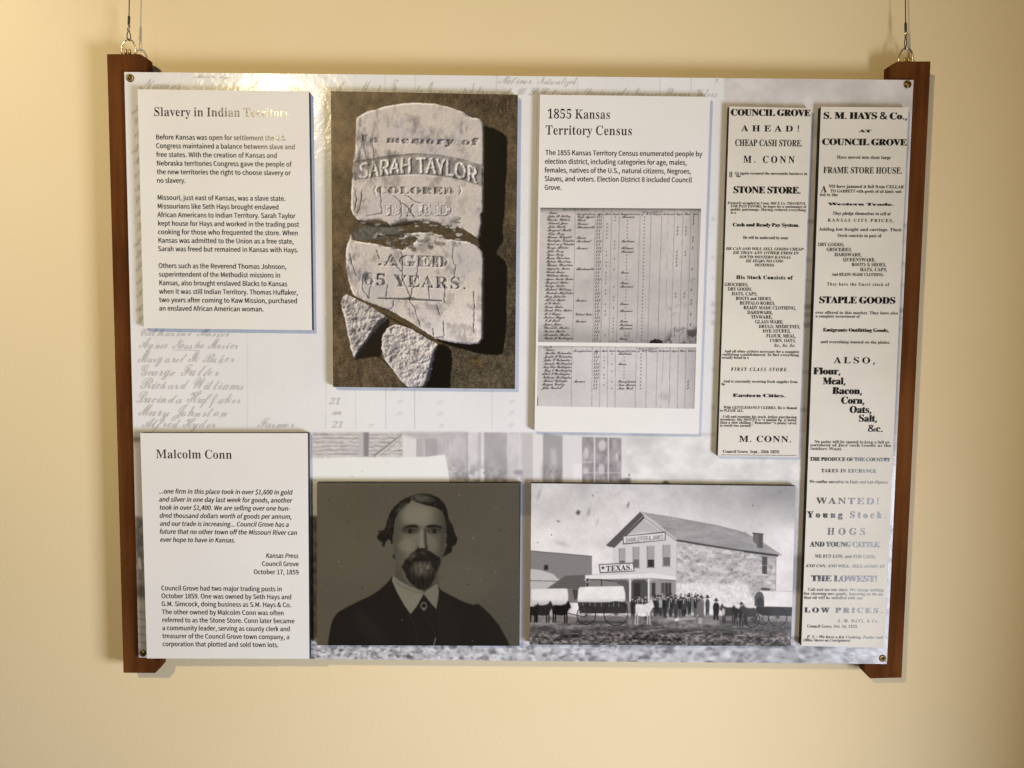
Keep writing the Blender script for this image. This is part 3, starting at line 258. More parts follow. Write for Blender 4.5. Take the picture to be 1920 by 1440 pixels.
        (88, 435, [[131,-5,-42,6,-28,18,-17,46,8,23,22,19,26,7,26,-3,17,-16,4,-27,-21,-20,-23,-3,-35,15,4,-24,24,-17,49,-4,44,23,51,49,51,73,39,76,24,73,-2,53,-28,21,-52,-7,-63,-41,-49,-51,-27,-45,-8,-44,14,-26,18,-9,22,1,49,38,37,65,19,78,13,-6,11,-24,-1,-65,-24,-51,-39,-38,-43,-18,-44,0,-26,10,-17,19,-7,51,27,60,57,63,88,52,41,7,47,-6,32,-17,21,-27,7,-35,-6,-46,33,55,34,34,41,13,36,-13,5,-31,-24,-27,-25,-4,-23,9,-10,16,7,19,-22,-24,-85,-144,-52,-123,5,-28,20,-3,137,135,28,17,22,0,-160,-153,-36,-18,-33,17,-1,40,16,49,-103,-84,-49,-21]]),
        (89, 438, [[214,-4,-63,9,-35,22,-18,43,13,36,39,23,48,-8,13,-20,-4,-22,-17,-14,-37,-8,-5,-18,34,-24,54,2,55,43,87,148,-62,-55,-32,-16,-37,4,-24,22,-6,30,7,33,77,123,-1,20,-13,13,-38,1,-46,-15,-44,-27,-38,-38,-20,-36,-5,-35,12,-20,25,-2,48,46,39,88,11,5,6,-8,0,-42,-17,-42,-30,-38,-37,-22,-48,-2,-27,27,2,46,30,52,56,48,66,29,63,4,44,-20,21,-34,0,-41,-20,-44,-61,-86,-3,-17,10,-5,67,53,147,163,50,27,-56,-88,-64,-166,-38,-63,-78,-61,-47,-17]]),
        (90, 311, [[-4,-176,-37,9,-17,22,-5,37,16,35,36,34,51,31,131,41,18,43,4,44,-50,-22,-45,-4,-29,15,4,31,21,17,38,9,79,-11,58,60,44,78,-65,4,-102,46,-44,0,-31,-18,-22,-30,-12,-40,1,-52,-10,-7,-10,20,1,55,33,81,58,41,73,7,51,-19,88,-67,37,73,21,11,25,-5,9,-21,-9,-26,-34,-33,-30,-15,-52,-87,-61,-67,32,-36,10,-45,110,98,28,13,16,-2,-158,-138,-40,-65,-74,-72,-90,-56], [346,319,44,36,2,24,-26,-9], [113,110,76,28,-33,12,-46,-5,-17,-10,-4,-14], [-3,-157,32,11,38,31,92,127,-102,-31,-73,-48,-21,-31,-5,-28,10,-22]]),
        (97, 340, [[201,-5,-32,14,-9,30,-31,-28,-28,-12,-35,-2,-27,10,-24,39,11,55,47,54,64,36,60,5,21,-11,5,-15,13,25,73,3,-77,-163,15,-2,51,39,13,-13,-60,-47], [93,12,38,18,44,55,33,64,-9,28,-16,2,-18,-10,-50,-59,-34,-72,-1,-16]]),
        (98, 309, [[288,77,-40,-25,-45,-6,-46,-33,-40,-14,-55,1,-26,30,5,43,35,65,-33,-29,-11,13,57,57,122,190,83,8,-178,-299,-17,-50,9,-11,17,2,60,36,-11,40,4,40,21,40,32,25,32,-9,9,-35,-16,-51,-37,-43,27,6,32,22], [203,66,35,54,2,23,-10,11,-17,-6,-16,-28]]),
        (99, 248, [[91,-5,-43,11,-23,25,-6,45,16,40,42,43,52,29,52,10,42,-12,13,-25,-8,-27,-18,-10,-23,4,-9,24,22,22,-22,-1,-56,-71,-29,-69,6,-16,20,0,36,16,47,39,13,-13,-62,-47]]),
        (100, 388, [[84,-4,-47,14,-21,30,2,44,27,44,52,44,57,23,51,0,21,-12,4,-12,109,199,80,7,-188,-345,2,-11,14,2,59,49,14,-13,-54,-46,-31,-15,-53,8,-12,12,-3,23,-40,-34], [100,13,40,22,44,54,28,57,-4,32,-18,1,-23,-16,-63,-79,-22,-51,5,-16]]),
        (101, 264, [[96,-5,-44,10,-31,25,-12,37,11,34,38,45,57,37,55,15,42,-10,19,-30,-13,-35,-49,-34,-75,-23,-11,-40,13,-11,33,3,43,18,46,36,12,-13,-67,-47], [101,82,36,12,31,26,16,30,-4,26,-13,0,-23,-20]]),
        (102, 343, [[206,59,-55,-52,-63,-13,-97,-169,-81,-9,120,208,-7,30,34,19,49,77,-47,-41,-12,13,66,63,98,134,53,54,40,16,38,-3,17,-13,3,-36,-18,-41,-36,-45,-125,-92,-83,-144,46,13,46,44], [183,182,69,49,40,43,27,57,-5,35,-22,-2,-31,-35]]),
        (103, 339, [[301,59,-99,-60,-72,-112,-63,-60,-69,-16,-34,8,-18,17,-5,36,31,48,49,34,101,41,13,26,-34,-21,-39,-3,-31,13,-19,29,0,34,14,33,66,65,42,20,42,7,31,-7,12,-20,14,24,80,6,-95,-175,70,46], [87,12,26,9,47,52,38,70,2,34,-14,2,-18,-12,-60,-76,-33,-61,0,-13], [4,-171,39,28,68,115,-68,-32,-45,-41,-16,-48,8,-17]]),
        (104, 365, [[328,59,-46,-43,-33,-17,-34,0,-25,20,-7,31,5,27,71,91,-5,8,-69,-49,-89,-126,-83,-6,83,156,-43,-42,-12,13,77,86,93,160,78,9,-131,-251,68,60,33,12,26,-3,23,-25,4,-38,-67,-109,20,6,50,43]]),
        (105, 221, [[176,233,-28,11,-5,26,21,22,33,3,18,-15,1,-21,-15,-19], [186,59,-69,-56,-32,-7,-31,4,-17,15,-4,31,48,95,-34,-32,-13,13,69,70,90,6,-91,-172,3,-6,18,8,51,44]]),
        (106, 221, [[182,233,-29,11,-4,26,21,22,33,3,18,-15,1,-21,-16,-19], [177,59,-41,-33,-52,-25,-72,-106,-69,-64,-64,-21,-35,17,-4,36,16,33,61,58,88,48,76,134,-28,-27,-13,13,68,70,94,6,-100,-169,62,43], [-123,-170,25,9,22,20,66,113,-105,-74,-21,-38,2,-23]]),
        (107, 349, [[13,-5,85,160,-45,-46,-14,13,84,95,88,151,77,9,-196,-376], [209,-5,-29,10,-12,24,31,75,-37,5,-2,12,45,14,52,57,50,1,16,-20,-11,-29,-19,-8,-20,5,-10,12,0,19,-41,-49,24,-12,13,-18,-5,-55,45,34,13,-13,-53,-46]]),
        (108, 269, [[195,59,-69,-56,-59,-3,-24,17,-6,29,37,89,-27,-26,-14,10,66,70,111,179,79,9,-182,-338,0,-15,8,-4,68,53]]),
        (109, 515, [[-1,-5,98,149,-6,5,-42,-40,-13,13,85,71,24,3,17,-10,8,-30,-7,-30,50,48,50,24,22,-4,16,-16,-2,-52,60,54,34,16,37,-2,23,-25,-3,-55,-54,-90,18,5,51,43,14,-13,-79,-59,-26,-3,-23,9,-11,13,-7,33,8,33,56,75,3,17,-59,-45,-99,-132,-97,-5,94,141,9,35,-55,-43,-97,-128]]),
        (110, 371, [[-1,-5,98,149,-6,5,-42,-40,-13,13,73,65,32,10,18,-8,10,-29,-6,-34,51,48,35,20,36,2,25,-17,9,-27,-4,-27,-64,-101,19,5,51,43,14,-13,-59,-49,-31,-13,-27,3,-22,19,-7,27,10,42,66,89,-69,-49,-100,-128]]),
        (111, 287, [[87,-5,-41,11,-26,29,-3,42,21,43,40,39,55,30,52,9,42,-13,17,-28,1,-36,-43,-67,45,26,13,-14,-49,-32], [102,16,31,16,2,21,32,16,18,25,22,51,-5,30,-14,1,-18,-14,-46,-57,-30,-62,0,-20]]),
        (112, 348, [[34,122,56,59,94,160,79,8,-98,-189,29,25,37,12,29,-5,19,-23,-3,-53,-53,-79,-3,-19,28,12,49,42,14,-13,-82,-60,-34,-2,-27,16,-13,27,4,27,75,103,-6,7,-21,-7,-44,-38,-34,-46,-144,-260,-80,-8,167,315,-26,-24]]),
        (113, 334, [[106,-194,-44,16,-15,44,9,36,59,107,-43,-14,-43,18,-16,39,9,42,47,58,63,38,58,6,17,-11,4,-15,13,23,82,5,-188,-342,0,-22,13,-6,45,32,30,69,-5,80,80,63,13,-13,-68,-56,3,-66,-18,-61,-45,-53], [84,15,31,14,37,44,41,73,-2,26,-29,-15,-58,-72,-26,-50]]),
        (114, 264, [[227,59,-67,-56,-61,-2,-29,18,-6,42,30,54,46,43,-43,-2,-49,-47,-14,13,42,39,14,45,20,4,6,-24,69,-14,21,-24,-12,-34,-51,-74,-2,-18,25,8,49,43]]),
        (115, 225, [[198,68,-61,-53,-46,-18,-61,4,-27,34,9,27,26,9,17,-8,7,-19,-25,-26,20,-4,19,15,22,55,5,77,-57,-52,-12,13,98,95,13,-7,-10,-30,34,-74,-2,-32,-13,-21,31,27]]),
        (116, 284, [[34,122,74,81,97,158,83,3,-47,-82,44,0,-6,-20,-53,0,-124,-227,1,-15,15,2,64,50,13,-13,-10,-9,-65,-46,-60,-3,-20,17,-4,31,43,92,-34,-32]]),
        (117, 379, [[344,59,-51,-45,-31,-15,-36,-1,-29,13,-12,20,3,28,-55,-49,-63,-12,-29,17,-7,27,44,96,-32,-29,-12,13,71,70,93,6,-79,-145,-4,-22,10,-5,65,64,65,102,94,6,-92,-170,6,-7,15,5,53,46]]),
        (118, 304, [[107,-4,-50,11,-20,33,6,39,41,71,-34,-28,-11,10,66,58,26,8,17,-6,9,-25,-4,-32,-55,-105,7,-11,27,1,59,35,-14,22,-4,28,23,64,34,27,32,-4,14,-25,-4,-31,-44,-72,48,29,13,-13,-37,-27,-41,-7,-52,-38], [207,68,37,50,5,25,-7,12,-23,-7,-21,-29,-3,-28]]),
        (119, 487, [[105,-4,-52,13,-17,43,11,32,49,61,-11,1,-30,-26,-12,12,77,61,93,5,-96,-150,-6,-20,9,-10,55,44,92,131,97,5,-83,-143,-4,-27,19,-12,43,13,36,26,-15,25,-3,33,30,65,35,20,20,-4,13,-13,5,-22,-8,-36,-40,-59,49,29,13,-13,-30,-22,-49,-12,-58,-40,-55,-10,-59,17,-14,20,-3,31,-52,-52], [391,68,37,50,5,25,-7,12,-23,-7,-21,-29,-3,-28]]),
        (120, 291, [[36,122,55,54,42,20,24,-26,5,-58,32,70,21,15,23,-1,17,-14,0,-23,-30,-17,-17,7,-5,16,-25,-49,-13,-79,14,-14,63,49,14,-13,-57,-48,-49,-10,-37,19,-15,55,-42,-63,-25,-15,-25,0,-15,18,6,28,32,10,18,-23,32,37,21,52,-4,33,-46,-43]]),
        (121, 371, [[330,59,-90,-58,-77,-117,-58,-56,-70,-22,-35,7,-18,16,-7,41,21,40,65,47,95,40,30,56,-35,-38,-34,-18,-33,2,-25,16,-8,23,4,29,42,82,-50,-40,-14,13,74,63,26,12,24,-2,15,-12,7,-20,-7,-39,-53,-93,1,-14,44,32,101,143,86,5,-95,-169,63,44], [34,-177,40,27,73,126,-74,-38,-48,-43,-16,-47,9,-19]]),
        (122, 281, [[5,-194,-30,7,-15,19,-2,27,14,30,54,54,114,63,3,10,-7,26,-27,-18,-34,-7,-30,7,-2,17,32,16,55,1,29,37,-36,-1,-25,11,-7,24,5,23,-42,-43,-15,13,55,54,46,21,24,-10,8,-20,-30,-53,30,0,49,75,34,7,0,-31,-105,-110,37,-27,46,44,12,-13,-51,-45,4,-44,-20,-46,-36,-45,-46,-39,-47,-24], [-1,-175,23,10,34,33,77,118,-82,-47,-49,-44,-23,-47,6,-17]]),
    ],
}


def load_glyphs(rows):
    out = {}
    for code, adv, cs in rows:
        out[chr(code)] = (adv / 400.0, [np.cumsum(np.array(c_, float).reshape(-1, 2), 0) / 400.0 for c_ in cs])
    return out


def reweigh(contours, f, cap):
    """heavier (f > 0) or lighter (f < 0) stems: outline points move sideways by f x the stem's width at that height"""
    R = []
    for P in contours:
        out = []
        for a, b_ in zip(P, np.roll(P, -1, 0)):
            k = max(1, int(math.ceil(np.linalg.norm(b_ - a) / .08)))
            out += [a + (b_ - a) * j / k for j in range(k)]
        R.append(np.array(out))
    if not R:
        return R
    A = np.concatenate(R)
    B_ = np.concatenate([np.roll(P, -1, 0) for P in R])
    dy = B_[:, 1] - A[:, 1]
    dy = np.where(np.abs(dy) < 1e-12, 1e-12, dy)

    def crossings(y):
        c_ = (A[:, 1] > y) != (B_[:, 1] > y)
        return (A[:, 0] + (y - A[:, 1]) / dy * (B_[:, 0] - A[:, 0]))[c_]
    res = []
    for P in R:
        T = np.roll(P, -1, 0) - np.roll(P, 1, 0)
        T = T / (np.linalg.norm(T, axis=1)[:, None] + 1e-12)
        N = np.stack([T[:, 1], -T[:, 0]], 1)
        Q = P.copy()
        for i in range(len(P)):
            nr = N[i]
            p = P[i] + nr * .008
            if np.sum(crossings(p[1] + 1.3e-5) > p[0]) % 2 == 1:
                nr = -nr
            p = P[i] - nr * .002
            xs = crossings(p[1] + 3.7e-5)
            d = p[0] - xs[xs < p[0]] if nr[0] > 0 else xs[xs > p[0]] - p[0]
            Q[i, 0] += f * min(d.min() if len(d) else 0.0, cap) * nr[0]
        res.append(Q)
    return res


FONT = {k: load_glyphs(v) for k, v in GLYPH_DATA.items()}
_b = FONT['base']
_a, _c = _b[',']
for _q in '\u201c\u201d':                       # quotation marks: two raised commas
    _b[_q] = (_a * 1.6, [c_ + (0.0, 0.70) for c_ in _c] + [c_ + (_a * 0.6, 0.70) for c_ in _c])
_a, _c = _b['-']
_b['\u2014'] = (_a * 2.6, [c_ * (2.6, 1.0) for c_ in _c])
for key, f in (('serif', -0.13), ('bold', 0.04), ('fat', 0.30)):
    FONT[key] = {ch: (adv, reweigh(cs, f, 0.44)) for ch, (adv, cs) in FONT['base'].items()}
FALL = ['bold', 'sans']
WORD_GAP = {'sans': 0.33, 'serif': 0.36, 'bold': 0.40, 'fat': 0.34, 'script': 0.55}


def glyph(font, ch):
    for f in [font] + FALL:
        if ch in FONT[f]:
            return FONT[f][ch]
    return None


def run(font, text, track=0.0):
    """[(char, pen)], width of a line in cap heights."""
    x, out = 0.0, []
    for ch in text:
        if ch == ' ':
            x += WORD_GAP[font] + track
            continue
        g = glyph(font, ch)
        if g is None:
            continue
        out.append((ch, x))
        x += g[0] + track
    return out, max(x - track, 1e-6)

# ------------------------------------------------------------------ printing: small numpy painter for the printed pictures
def smooth(a, b, x):
    t = np.clip((x - a) / (b - a), 0, 1)
    return t * t * (3 - 2 * t)


def blur(a, r):
    """gaussian blur, sigma r in samples"""
    if r <= 0.15:
        return a
    if r < 3.0:
        n = max(1, int(math.ceil(r * 2.6)))
        k = np.exp(-0.5 * (np.arange(-n, n + 1) / r) ** 2)
        k /= k.sum()
        for ax in (0, 1):
            pad = [(0, 0)] * a.ndim
            pad[ax] = (n, n)
            p = np.pad(a, pad, mode='edge')
            a = sum(k[i] * np.take(p, np.arange(i, i + a.shape[ax]), axis=ax) for i in range(2 * n + 1))
        return a
    k = max(1, int(round((math.sqrt(4 * r * r + 1) - 1) / 2)))
    for ax in (0, 1):
        for _ in range(3):
            n = a.shape[ax]
            pad = [(0, 0)] * a.ndim
            pad[ax] = (k + 1, k)
            c = np.cumsum(np.pad(a, pad, mode='edge'), axis=ax)
            a = (np.take(c, np.arange(2 * k + 1, 2 * k + 1 + n), axis=ax) - np.take(c, np.arange(0, n), axis=ax)) / (2 * k + 1)
    return a


def vnoise(h, w, sx, sy, rng):
    gh, gw = int(h / sy) + 3, int(w / sx) + 3
    g = rng.random((gh, gw))
    y, x = np.arange(h) / sy + rng.random(), np.arange(w) / sx + rng.random()
    yi, xi = y.astype(int), x.astype(int)
    fy, fx = (y - yi), (x - xi)
    fy, fx = (fy * fy * (3 - 2 * fy))[:, None], (fx * fx * (3 - 2 * fx))[None]
    yi, xi = np.minimum(yi, gh - 2), np.minimum(xi, gw - 2)
    a, b = g[yi][:, xi], g[yi][:, xi + 1]
    c, d = g[yi + 1][:, xi], g[yi + 1][:, xi + 1]
    return (a * (1 - fx) + b * fx) * (1 - fy) + (c * (1 - fx) + d * fx) * fy


class Canvas:
    """A print being painted, in photo pixels; colours are sRGB 0..255 as the photo shows them."""

    def __init__(self, x0, y0, x1, y1, s, color, seed=1):
        self.x0, self.y0, self.s = x0, y0, s
        self.w, self.h = int((x1 - x0) * s) + 1, int((y1 - y0) * s) + 1
        self.img = np.ones((self.h, self.w, 3)) * np.array(color, float)
        self.rng = np.random.default_rng(seed)
        self.Y, self.X = np.mgrid[0:self.h, 0:self.w]
        self.PX, self.PY = self.X / s + x0, self.Y / s + y0

    def noise(self, sx, sy=None, oct=4, gain=0.55):
        sy = sy or sx
        out, amp, tot = 0, 1.0, 0
        for _ in range(oct):
            out = out + amp * vnoise(self.h, self.w, max(sx * self.s, 1.0), max(sy * self.s, 1.0), self.rng)
            tot += amp
            amp *= gain
            sx, sy = sx / 2, sy / 2
        return out / tot - 0.5

    def mask(self, polys, feather=0.0, ss=3):
        if not isinstance(polys, list):
            polys = [polys]
        P = [(np.asarray(p, float) - (self.x0, self.y0)) * self.s for p in polys]
        m = np.zeros((self.h, self.w))
        lo, hi = np.min([p.min(0) for p in P], 0), np.max([p.max(0) for p in P], 0)
        r0, r1 = max(0, int(lo[1]) - 1), min(self.h, int(hi[1]) + 2)
        c0, c1 = max(0, int(lo[0]) - 1), min(self.w, int(hi[0]) + 2)
        if r1 <= r0 or c1 <= c0:
            return m
        A = np.concatenate(P)
        B = np.concatenate([np.roll(p, -1, 0) for p in P])
        xs = np.arange(c0, c1)
        for r in range(r0, r1):
            acc = np.zeros(c1 - c0)
            for k in range(ss):
                y = r - 0.5 + (k + 0.5) / ss + 1e-4
                c = (A[:, 1] > y) != (B[:, 1] > y)
                if not c.any():
                    continue
                a, b = A[c], B[c]
                x = np.sort(a[:, 0] + (y - a[:, 1]) / (b[:, 1] - a[:, 1]) * (b[:, 0] - a[:, 0]))
                for i in range(0, len(x) - 1, 2):
                    acc += np.clip(np.minimum(xs + 0.5, x[i + 1]) - np.maximum(xs - 0.5, x[i]), 0, 1)
            m[r, c0:c1] = acc / ss
        return blur(m, feather * self.s) if feather else m

    def put(self, m, color, alpha=1.0):
        m = (m * alpha)[..., None]
        self.img = self.img * (1 - m) + np.asarray(color, float) * m

    def fill(self, polys, color, alpha=1.0, feather=0.0):
        self.put(self.mask(polys, feather), color, alpha)

    def shade(self, amount, m=1.0):
        """multiply by 1 + amount (array), where m"""
        self.img = np.clip(self.img * (1 + (amount * m))[..., None], 0, 255)

    def line(self, pts, width, color, alpha=1.0, feather=0.0):
        pts = np.asarray(pts, float)
        polys = []
        for a, b in zip(pts[:-1], pts[1:]):
            t = (b - a) / (np.linalg.norm(b - a) + 1e-9)
            n = np.array([-t[1], t[0]]) * width / 2
            e = t * width * 0.25
            polys.append(np.array([a - e + n, b + e + n, b + e - n, a - e - n]))
        m = 0
        for p in polys:
            m = np.maximum(m, self.mask(p))
        self.put(blur(m, feather * self.s) if feather else m, color, alpha)

    def ring(self, c, r, width, color, alpha=1.0, sq=1.0):
        d = np.hypot(self.PX - c[0], (self.PY - c[1]) / sq)
        self.put(np.clip(width / 2 * self.s + 0.5 - np.abs(d - r) * self.s, 0, 1), color, alpha)

    def disc(self, c, rx, ry, color, alpha=1.0, feather=0.0, rot=0.0):
        x, y = self.PX - c[0], self.PY - c[1]
        ca, sa = math.cos(rot), math.sin(rot)
        d = np.hypot((x * ca + y * sa) / rx, (-x * sa + y * ca) / ry)
        f = max(feather / min(rx, ry), 1.0 / (min(rx, ry) * self.s))
        self.put(1 - smooth(1 - f / 2, 1 + f / 2, d), color, alpha)

    def glyphs(self, font, text, xl, xr, base, cap, slant=0.0, track=0.0):
        """outline polygons of a line of type; base: y or function of x"""
        r, w = run(font, text, track)
        k = (xr - xl) / w
        out = []
        for ch, pen in r:
            cs = glyph(font, ch)[1]
            xm = xl + (pen + 0.3) * k
            by = base(xm) if callable(base) else base
            tilt = (base(xm + 1) - base(xm - 1)) / 2 if callable(base) else 0
            ps = []
            for c in cs:
                x = xl + (c[:, 0] + c[:, 1] * slant + pen) * k
                ps.append(np.stack([x, by + (x - xm) * tilt - c[:, 1] * cap], 1))
            out.append(ps)
        return out

    def sample(self, px):
        x = np.clip((px[..., 0] - self.x0) * self.s, 0, self.w - 1.001)
        y = np.clip((px[..., 1] - self.y0) * self.s, 0, self.h - 1.001)
        xi, yi = x.astype(int), y.astype(int)
        fx, fy = (x - xi)[..., None], (y - yi)[..., None]
        I = self.img
        return (I[yi, xi] * (1 - fx) + I[yi, xi + 1] * fx) * (1 - fy) + (I[yi + 1, xi] * (1 - fx) + I[yi + 1, xi + 1] * fx) * fy


def zoom(s, ox, oy):
    return lambda pts: np.asarray(pts, float) * s + (ox, oy)


def wobble(p, amp, rng, step=3.0):
    """ragged broken edge"""
    p = np.asarray(p, float)
    out = []
    for a, b in zip(p, np.roll(p, -1, 0)):
        n = max(1, int(np.linalg.norm(b - a) / step))
        for i in range(n):
            out.append(a + (b - a) * i / n + rng.normal(0, amp, 2))
    return np.array(out)


def ellipse(cx, cy, rx, ry, n=40):
    t = np.linspace(0, 2 * np.pi, n, endpoint=False)
    return np.stack([cx + rx * np.cos(t), cy + ry * np.sin(t)], 1)


def paint_gravestone():
    c = Canvas(616, 166, 976, 734, 1.25, (92, 76, 54), 11)
    rng = c.rng
    A, B = zoom(.20833, 600, 150), zoom(.2153, 600, 430)
    # bare soil: warm at the left, greyer and grainier at the bottom right
    g = smooth(640, 900, c.PX) * 0.5 + smooth(300, 720, c.PY) * 0.5
    c.img = np.array([90, 71, 49.]) * (1 - g[..., None]) + np.array([74, 64, 50.]) * g[..., None]
    c.shade(c.noise(60, oct=3) * 0.5 + c.noise(9, 14, oct=3) * 0.55 + c.noise(2.2, oct=2) * (0.35 + 0.6 * g))
    spark = rng.random((c.h, c.w))
    c.put(blur((spark > 0.9955) * 1.0, 0.6) * 1.6, (150, 135, 110), 0.6)
    c.put(blur((spark < 0.006) * 1.0, 0.6) * 1.6, (45, 36, 26), 0.7)
    for k in range(14):
        x, y = 945 + rng.normal(0, 10), 180 + rng.random() * 20
        c.line([(x, y), (x + rng.normal(2, 3), y + 8 + rng.random() * 12)], 2.2, (38, 30, 22), 0.55, 0.4)
    # cast shadows lying on the soil in the printed photograph
    blk = (17, 12, 6)
    c.fill(wobble(A([(1440, 405), (1480, 415), (1560, 432), (1650, 480), (1683, 520), (1685, 560), (1680, 800), (1668, 1000), (1662, 1200), (1642, 1330), (1648, 1440), (1400, 1440)]), 0.3, rng), blk, 1, 0.6)
    c.fill(wobble(B([(1380, 0), (1590, -20), (1588, 110), (1540, 190), (1540, 220), (1600, 260), (1630, 330), (1625, 600), (1620, 900), (1590, 1080), (1540, 1095), (1400, 1085), (1250, 1045), (1120, 1010), (1000, 965), (1300, 960), (1400, 900)]), 0.5, rng), blk, 1, 0.7)
    c.fill(wobble(B([(560, 745), (612, 768), (605, 830), (560, 900), (560, 960), (545, 1040), (530, 1110), (440, 1113), (340, 1130), (295, 1140), (320, 1040), (420, 930)]), 0.5, rng), (30, 24, 17), 1, 0.8)
    c.fill(wobble(B([(1000, 990), (1100, 1010), (1145, 1060), (1152, 1160), (1140, 1260), (1132, 1385), (880, 1385), (930, 1250), (980, 1080)]), 0.5, rng), blk, 1, 0.8)
    c.line(B([(520, 1110), (640, 1230), (760, 1370)]), 2.4, (35, 28, 20), 0.9, 0.6)
    c.fill(wobble(B([(270, 560), (430, 640), (600, 735), (800, 850), (960, 950), (1060, 990), (1030, 1010), (900, 950), (700, 850), (560, 770), (380, 670)]), 1.0, rng), (84, 68, 42), 1, 0.6)
    c.line(B([(300, 590), (450, 690), (610, 770), (800, 870), (1000, 985)]), 3, (30, 22, 14), 0.8, 0.8)
    # rubble in the break
    c.fill(wobble(A([(310, 1250), (700, 1270), (1000, 1260), (1200, 1290), (1440, 1400), (1420, 1440), (1440, 1500), (1200, 1440), (900, 1440), (280, 1440)]), 1.0, rng), (74, 62, 46), 1, 0.8)
    c.fill(wobble(B([(285, 20), (400, -30), (700, -25), (720, 40), (560, 70), (480, 90), (300, 95)]), 1.4, rng), (86, 82, 76), 1, 0.8)
    c.line(A([(345, 1270), (450, 1300), (600, 1315), (760, 1300), (880, 1280)]), 5, (28, 24, 20), 0.85, 1.0)
    c.line(A([(480, 1420), (560, 1395), (730, 1400), (740, 1420)]), 3.5, (30, 26, 22), 0.8, 0.8)
    # stones
    top = wobble(A([(345, 1260), (300, 1215), (280, 1160), (282, 1000), (290, 900), (300, 700), (318, 640), (325, 360), (335, 335), (420, 285), (600, 235), (760, 208), (900, 205), (1040, 213), (1200, 255), (1290, 290), (1335, 328), (1380, 343), (1420, 345), (1455, 370), (1472, 410), (1475, 600), (1470, 900), (1470, 1180), (1450, 1215), (1455, 1290), (1440, 1400), (1420, 1425), (1370, 1390), (1290, 1340), (1180, 1310), (1090, 1290), (1000, 1270), (900, 1265), (760, 1270), (700, 1290), (640, 1310), (600, 1280), (520, 1255), (420, 1270)]), 0.35, rng)
    low = wobble(B([(270, 40), (285, 90), (330, 105), (400, 115), (500, 130), (560, 150), (650, 165), (720, 180), (760, 150), (830, 110), (860, 80), (820, 60), (760, 70), (720, 75), (750, 45), (830, 30), (960, 28), (1060, 50), (1090, 85), (1200, 95), (1290, 110), (1370, 150), (1410, 190), (1425, 260), (1420, 500), (1418, 800), (1415, 950), (1385, 995), (1300, 1002), (1180, 990), (1060, 965), (990, 945), (900, 880), (760, 790), (600, 700), (440, 640), (340, 600), (290, 570), (265, 510), (245, 430), (228, 330), (225, 200), (240, 120)]), 0.45, rng)
    fl = wobble(B([(185, 640), (200, 590), (235, 565), (290, 590), (400, 650), (500, 710), (575, 755), (570, 790), (500, 860), (420, 960), (350, 1050), (315, 1110), (300, 1125), (275, 1060), (245, 930), (215, 770), (190, 700)]), 0.5, rng)
    fb = wobble(B([(545, 920), (580, 870), (650, 830), (720, 840), (800, 870), (900, 930), (1000, 985), (1025, 1005), (1005, 1060), (990, 1140), (970, 1230), (955, 1290), (930, 1350), (890, 1378), (800, 1378), (760, 1370), (700, 1310), (630, 1220), (560, 1130), (535, 1040)]), 0.5, rng)
    mt, ml, mfl, mfb = c.mask(top), c.mask(low), c.mask(fl), c.mask(fb)
    rough = np.maximum(mfl, mfb)
    allm = np.maximum(np.maximum(mt, ml), rough)
    H = np.zeros((c.h, c.w))
    for m in (mt, ml, mfl, mfb):
        H += smooth(0.42, 1.0, blur(m, 2.6)) * 3.6
        H -= m * 0
    left_worn = 1 - smooth(668, 700, c.PX)
    bump = c.noise(10, 16, oct=4) * 1.6 + c.noise(3.5, oct=3) * 0.8
    H += bump * (0.25 + 0.9 * left_worn + 1.6 * rough) * allm
    H += c.noise(16, 9, oct=3) * rough * 8 + c.noise(5, 5, oct=3) * rough * 5

    def carve(ps, depth, soft=0.5):
        m = np.zeros((c.h, c.w))
        for g in ps:
            m = np.maximum(m, c.mask(g))
        wear = np.clip(0.75 + 1.5 * c.noise(7, oct=3), 0.15, 1.25)
        m = m * np.clip(0.9 + 1.6 * c.noise(4, oct=2), 0.25, 1)
        return blur(m, soft) * depth * wear, m

    inkmask = 0
    h, m = carve(c.glyphs('fat', 'In memory of', *A([(370, 0), (1412, 0)])[:, 0], lambda x: 267 + (x - 680) * .028, 13.6, 0.1, 0.22), 5.2)
    H -= h
    inkmask = blur(m, 0.6) * 0.34
    arc = np.array([(300, 735), (450, 712), (640, 682), (860, 662), (1080, 676), (1280, 712), (1470, 772)], float)
    arcb = np.array([(1470, 965), (1280, 905), (1080, 866), (860, 850), (640, 862), (450, 885), (320, 905)], float)
    band = c.mask(A(np.vstack([arc, arcb])))
    band = band * np.clip(0.8 + 1.2 * c.noise(14, oct=3), 0.3, 1)
    H -= blur(band, 0.8) * 2.6
    c_band = band
    fx = np.polyfit(A([(345, 892), (600, 858), (830, 836), (1000, 842), (1200, 872), (1415, 930)])[:, 0], A([(345, 892), (600, 858), (830, 836), (1000, 842), (1200, 872), (1415, 930)])[:, 1], 3)
    h, m_name = carve(c.glyphs('sans', 'SARAH TAYLOR', *A([(352, 0), (1418, 0)])[:, 0], lambda x: np.polyval(fx, x), 28.5), 4.4, 0.6)
    for dx, dy in ((1.0, 0), (-0.9, 0), (0, 0.5), (0.5, -0.5)):
        h2, m2 = carve([[p + (dx, dy) for p in g] for g in c.glyphs('sans', 'SARAH TAYLOR', *A([(352, 0), (1418, 0)])[:, 0], lambda x: np.polyval(fx, x), 28.5)], 4.4, 0.6)
        h, m_name = np.maximum(h, h2), np.maximum(m_name, m2)
    H += h
    h, m = carve(c.glyphs('fat', '(COLORED)'.strip('()'), *A([(520, 0), (1210, 0)])[:, 0], lambda x: 363 + (x - 700) * .012, 12.8, 0, 0.15), 4.8)
    H -= h
    inkmask = np.maximum(inkmask, blur(m, 0.6) * 0.30)
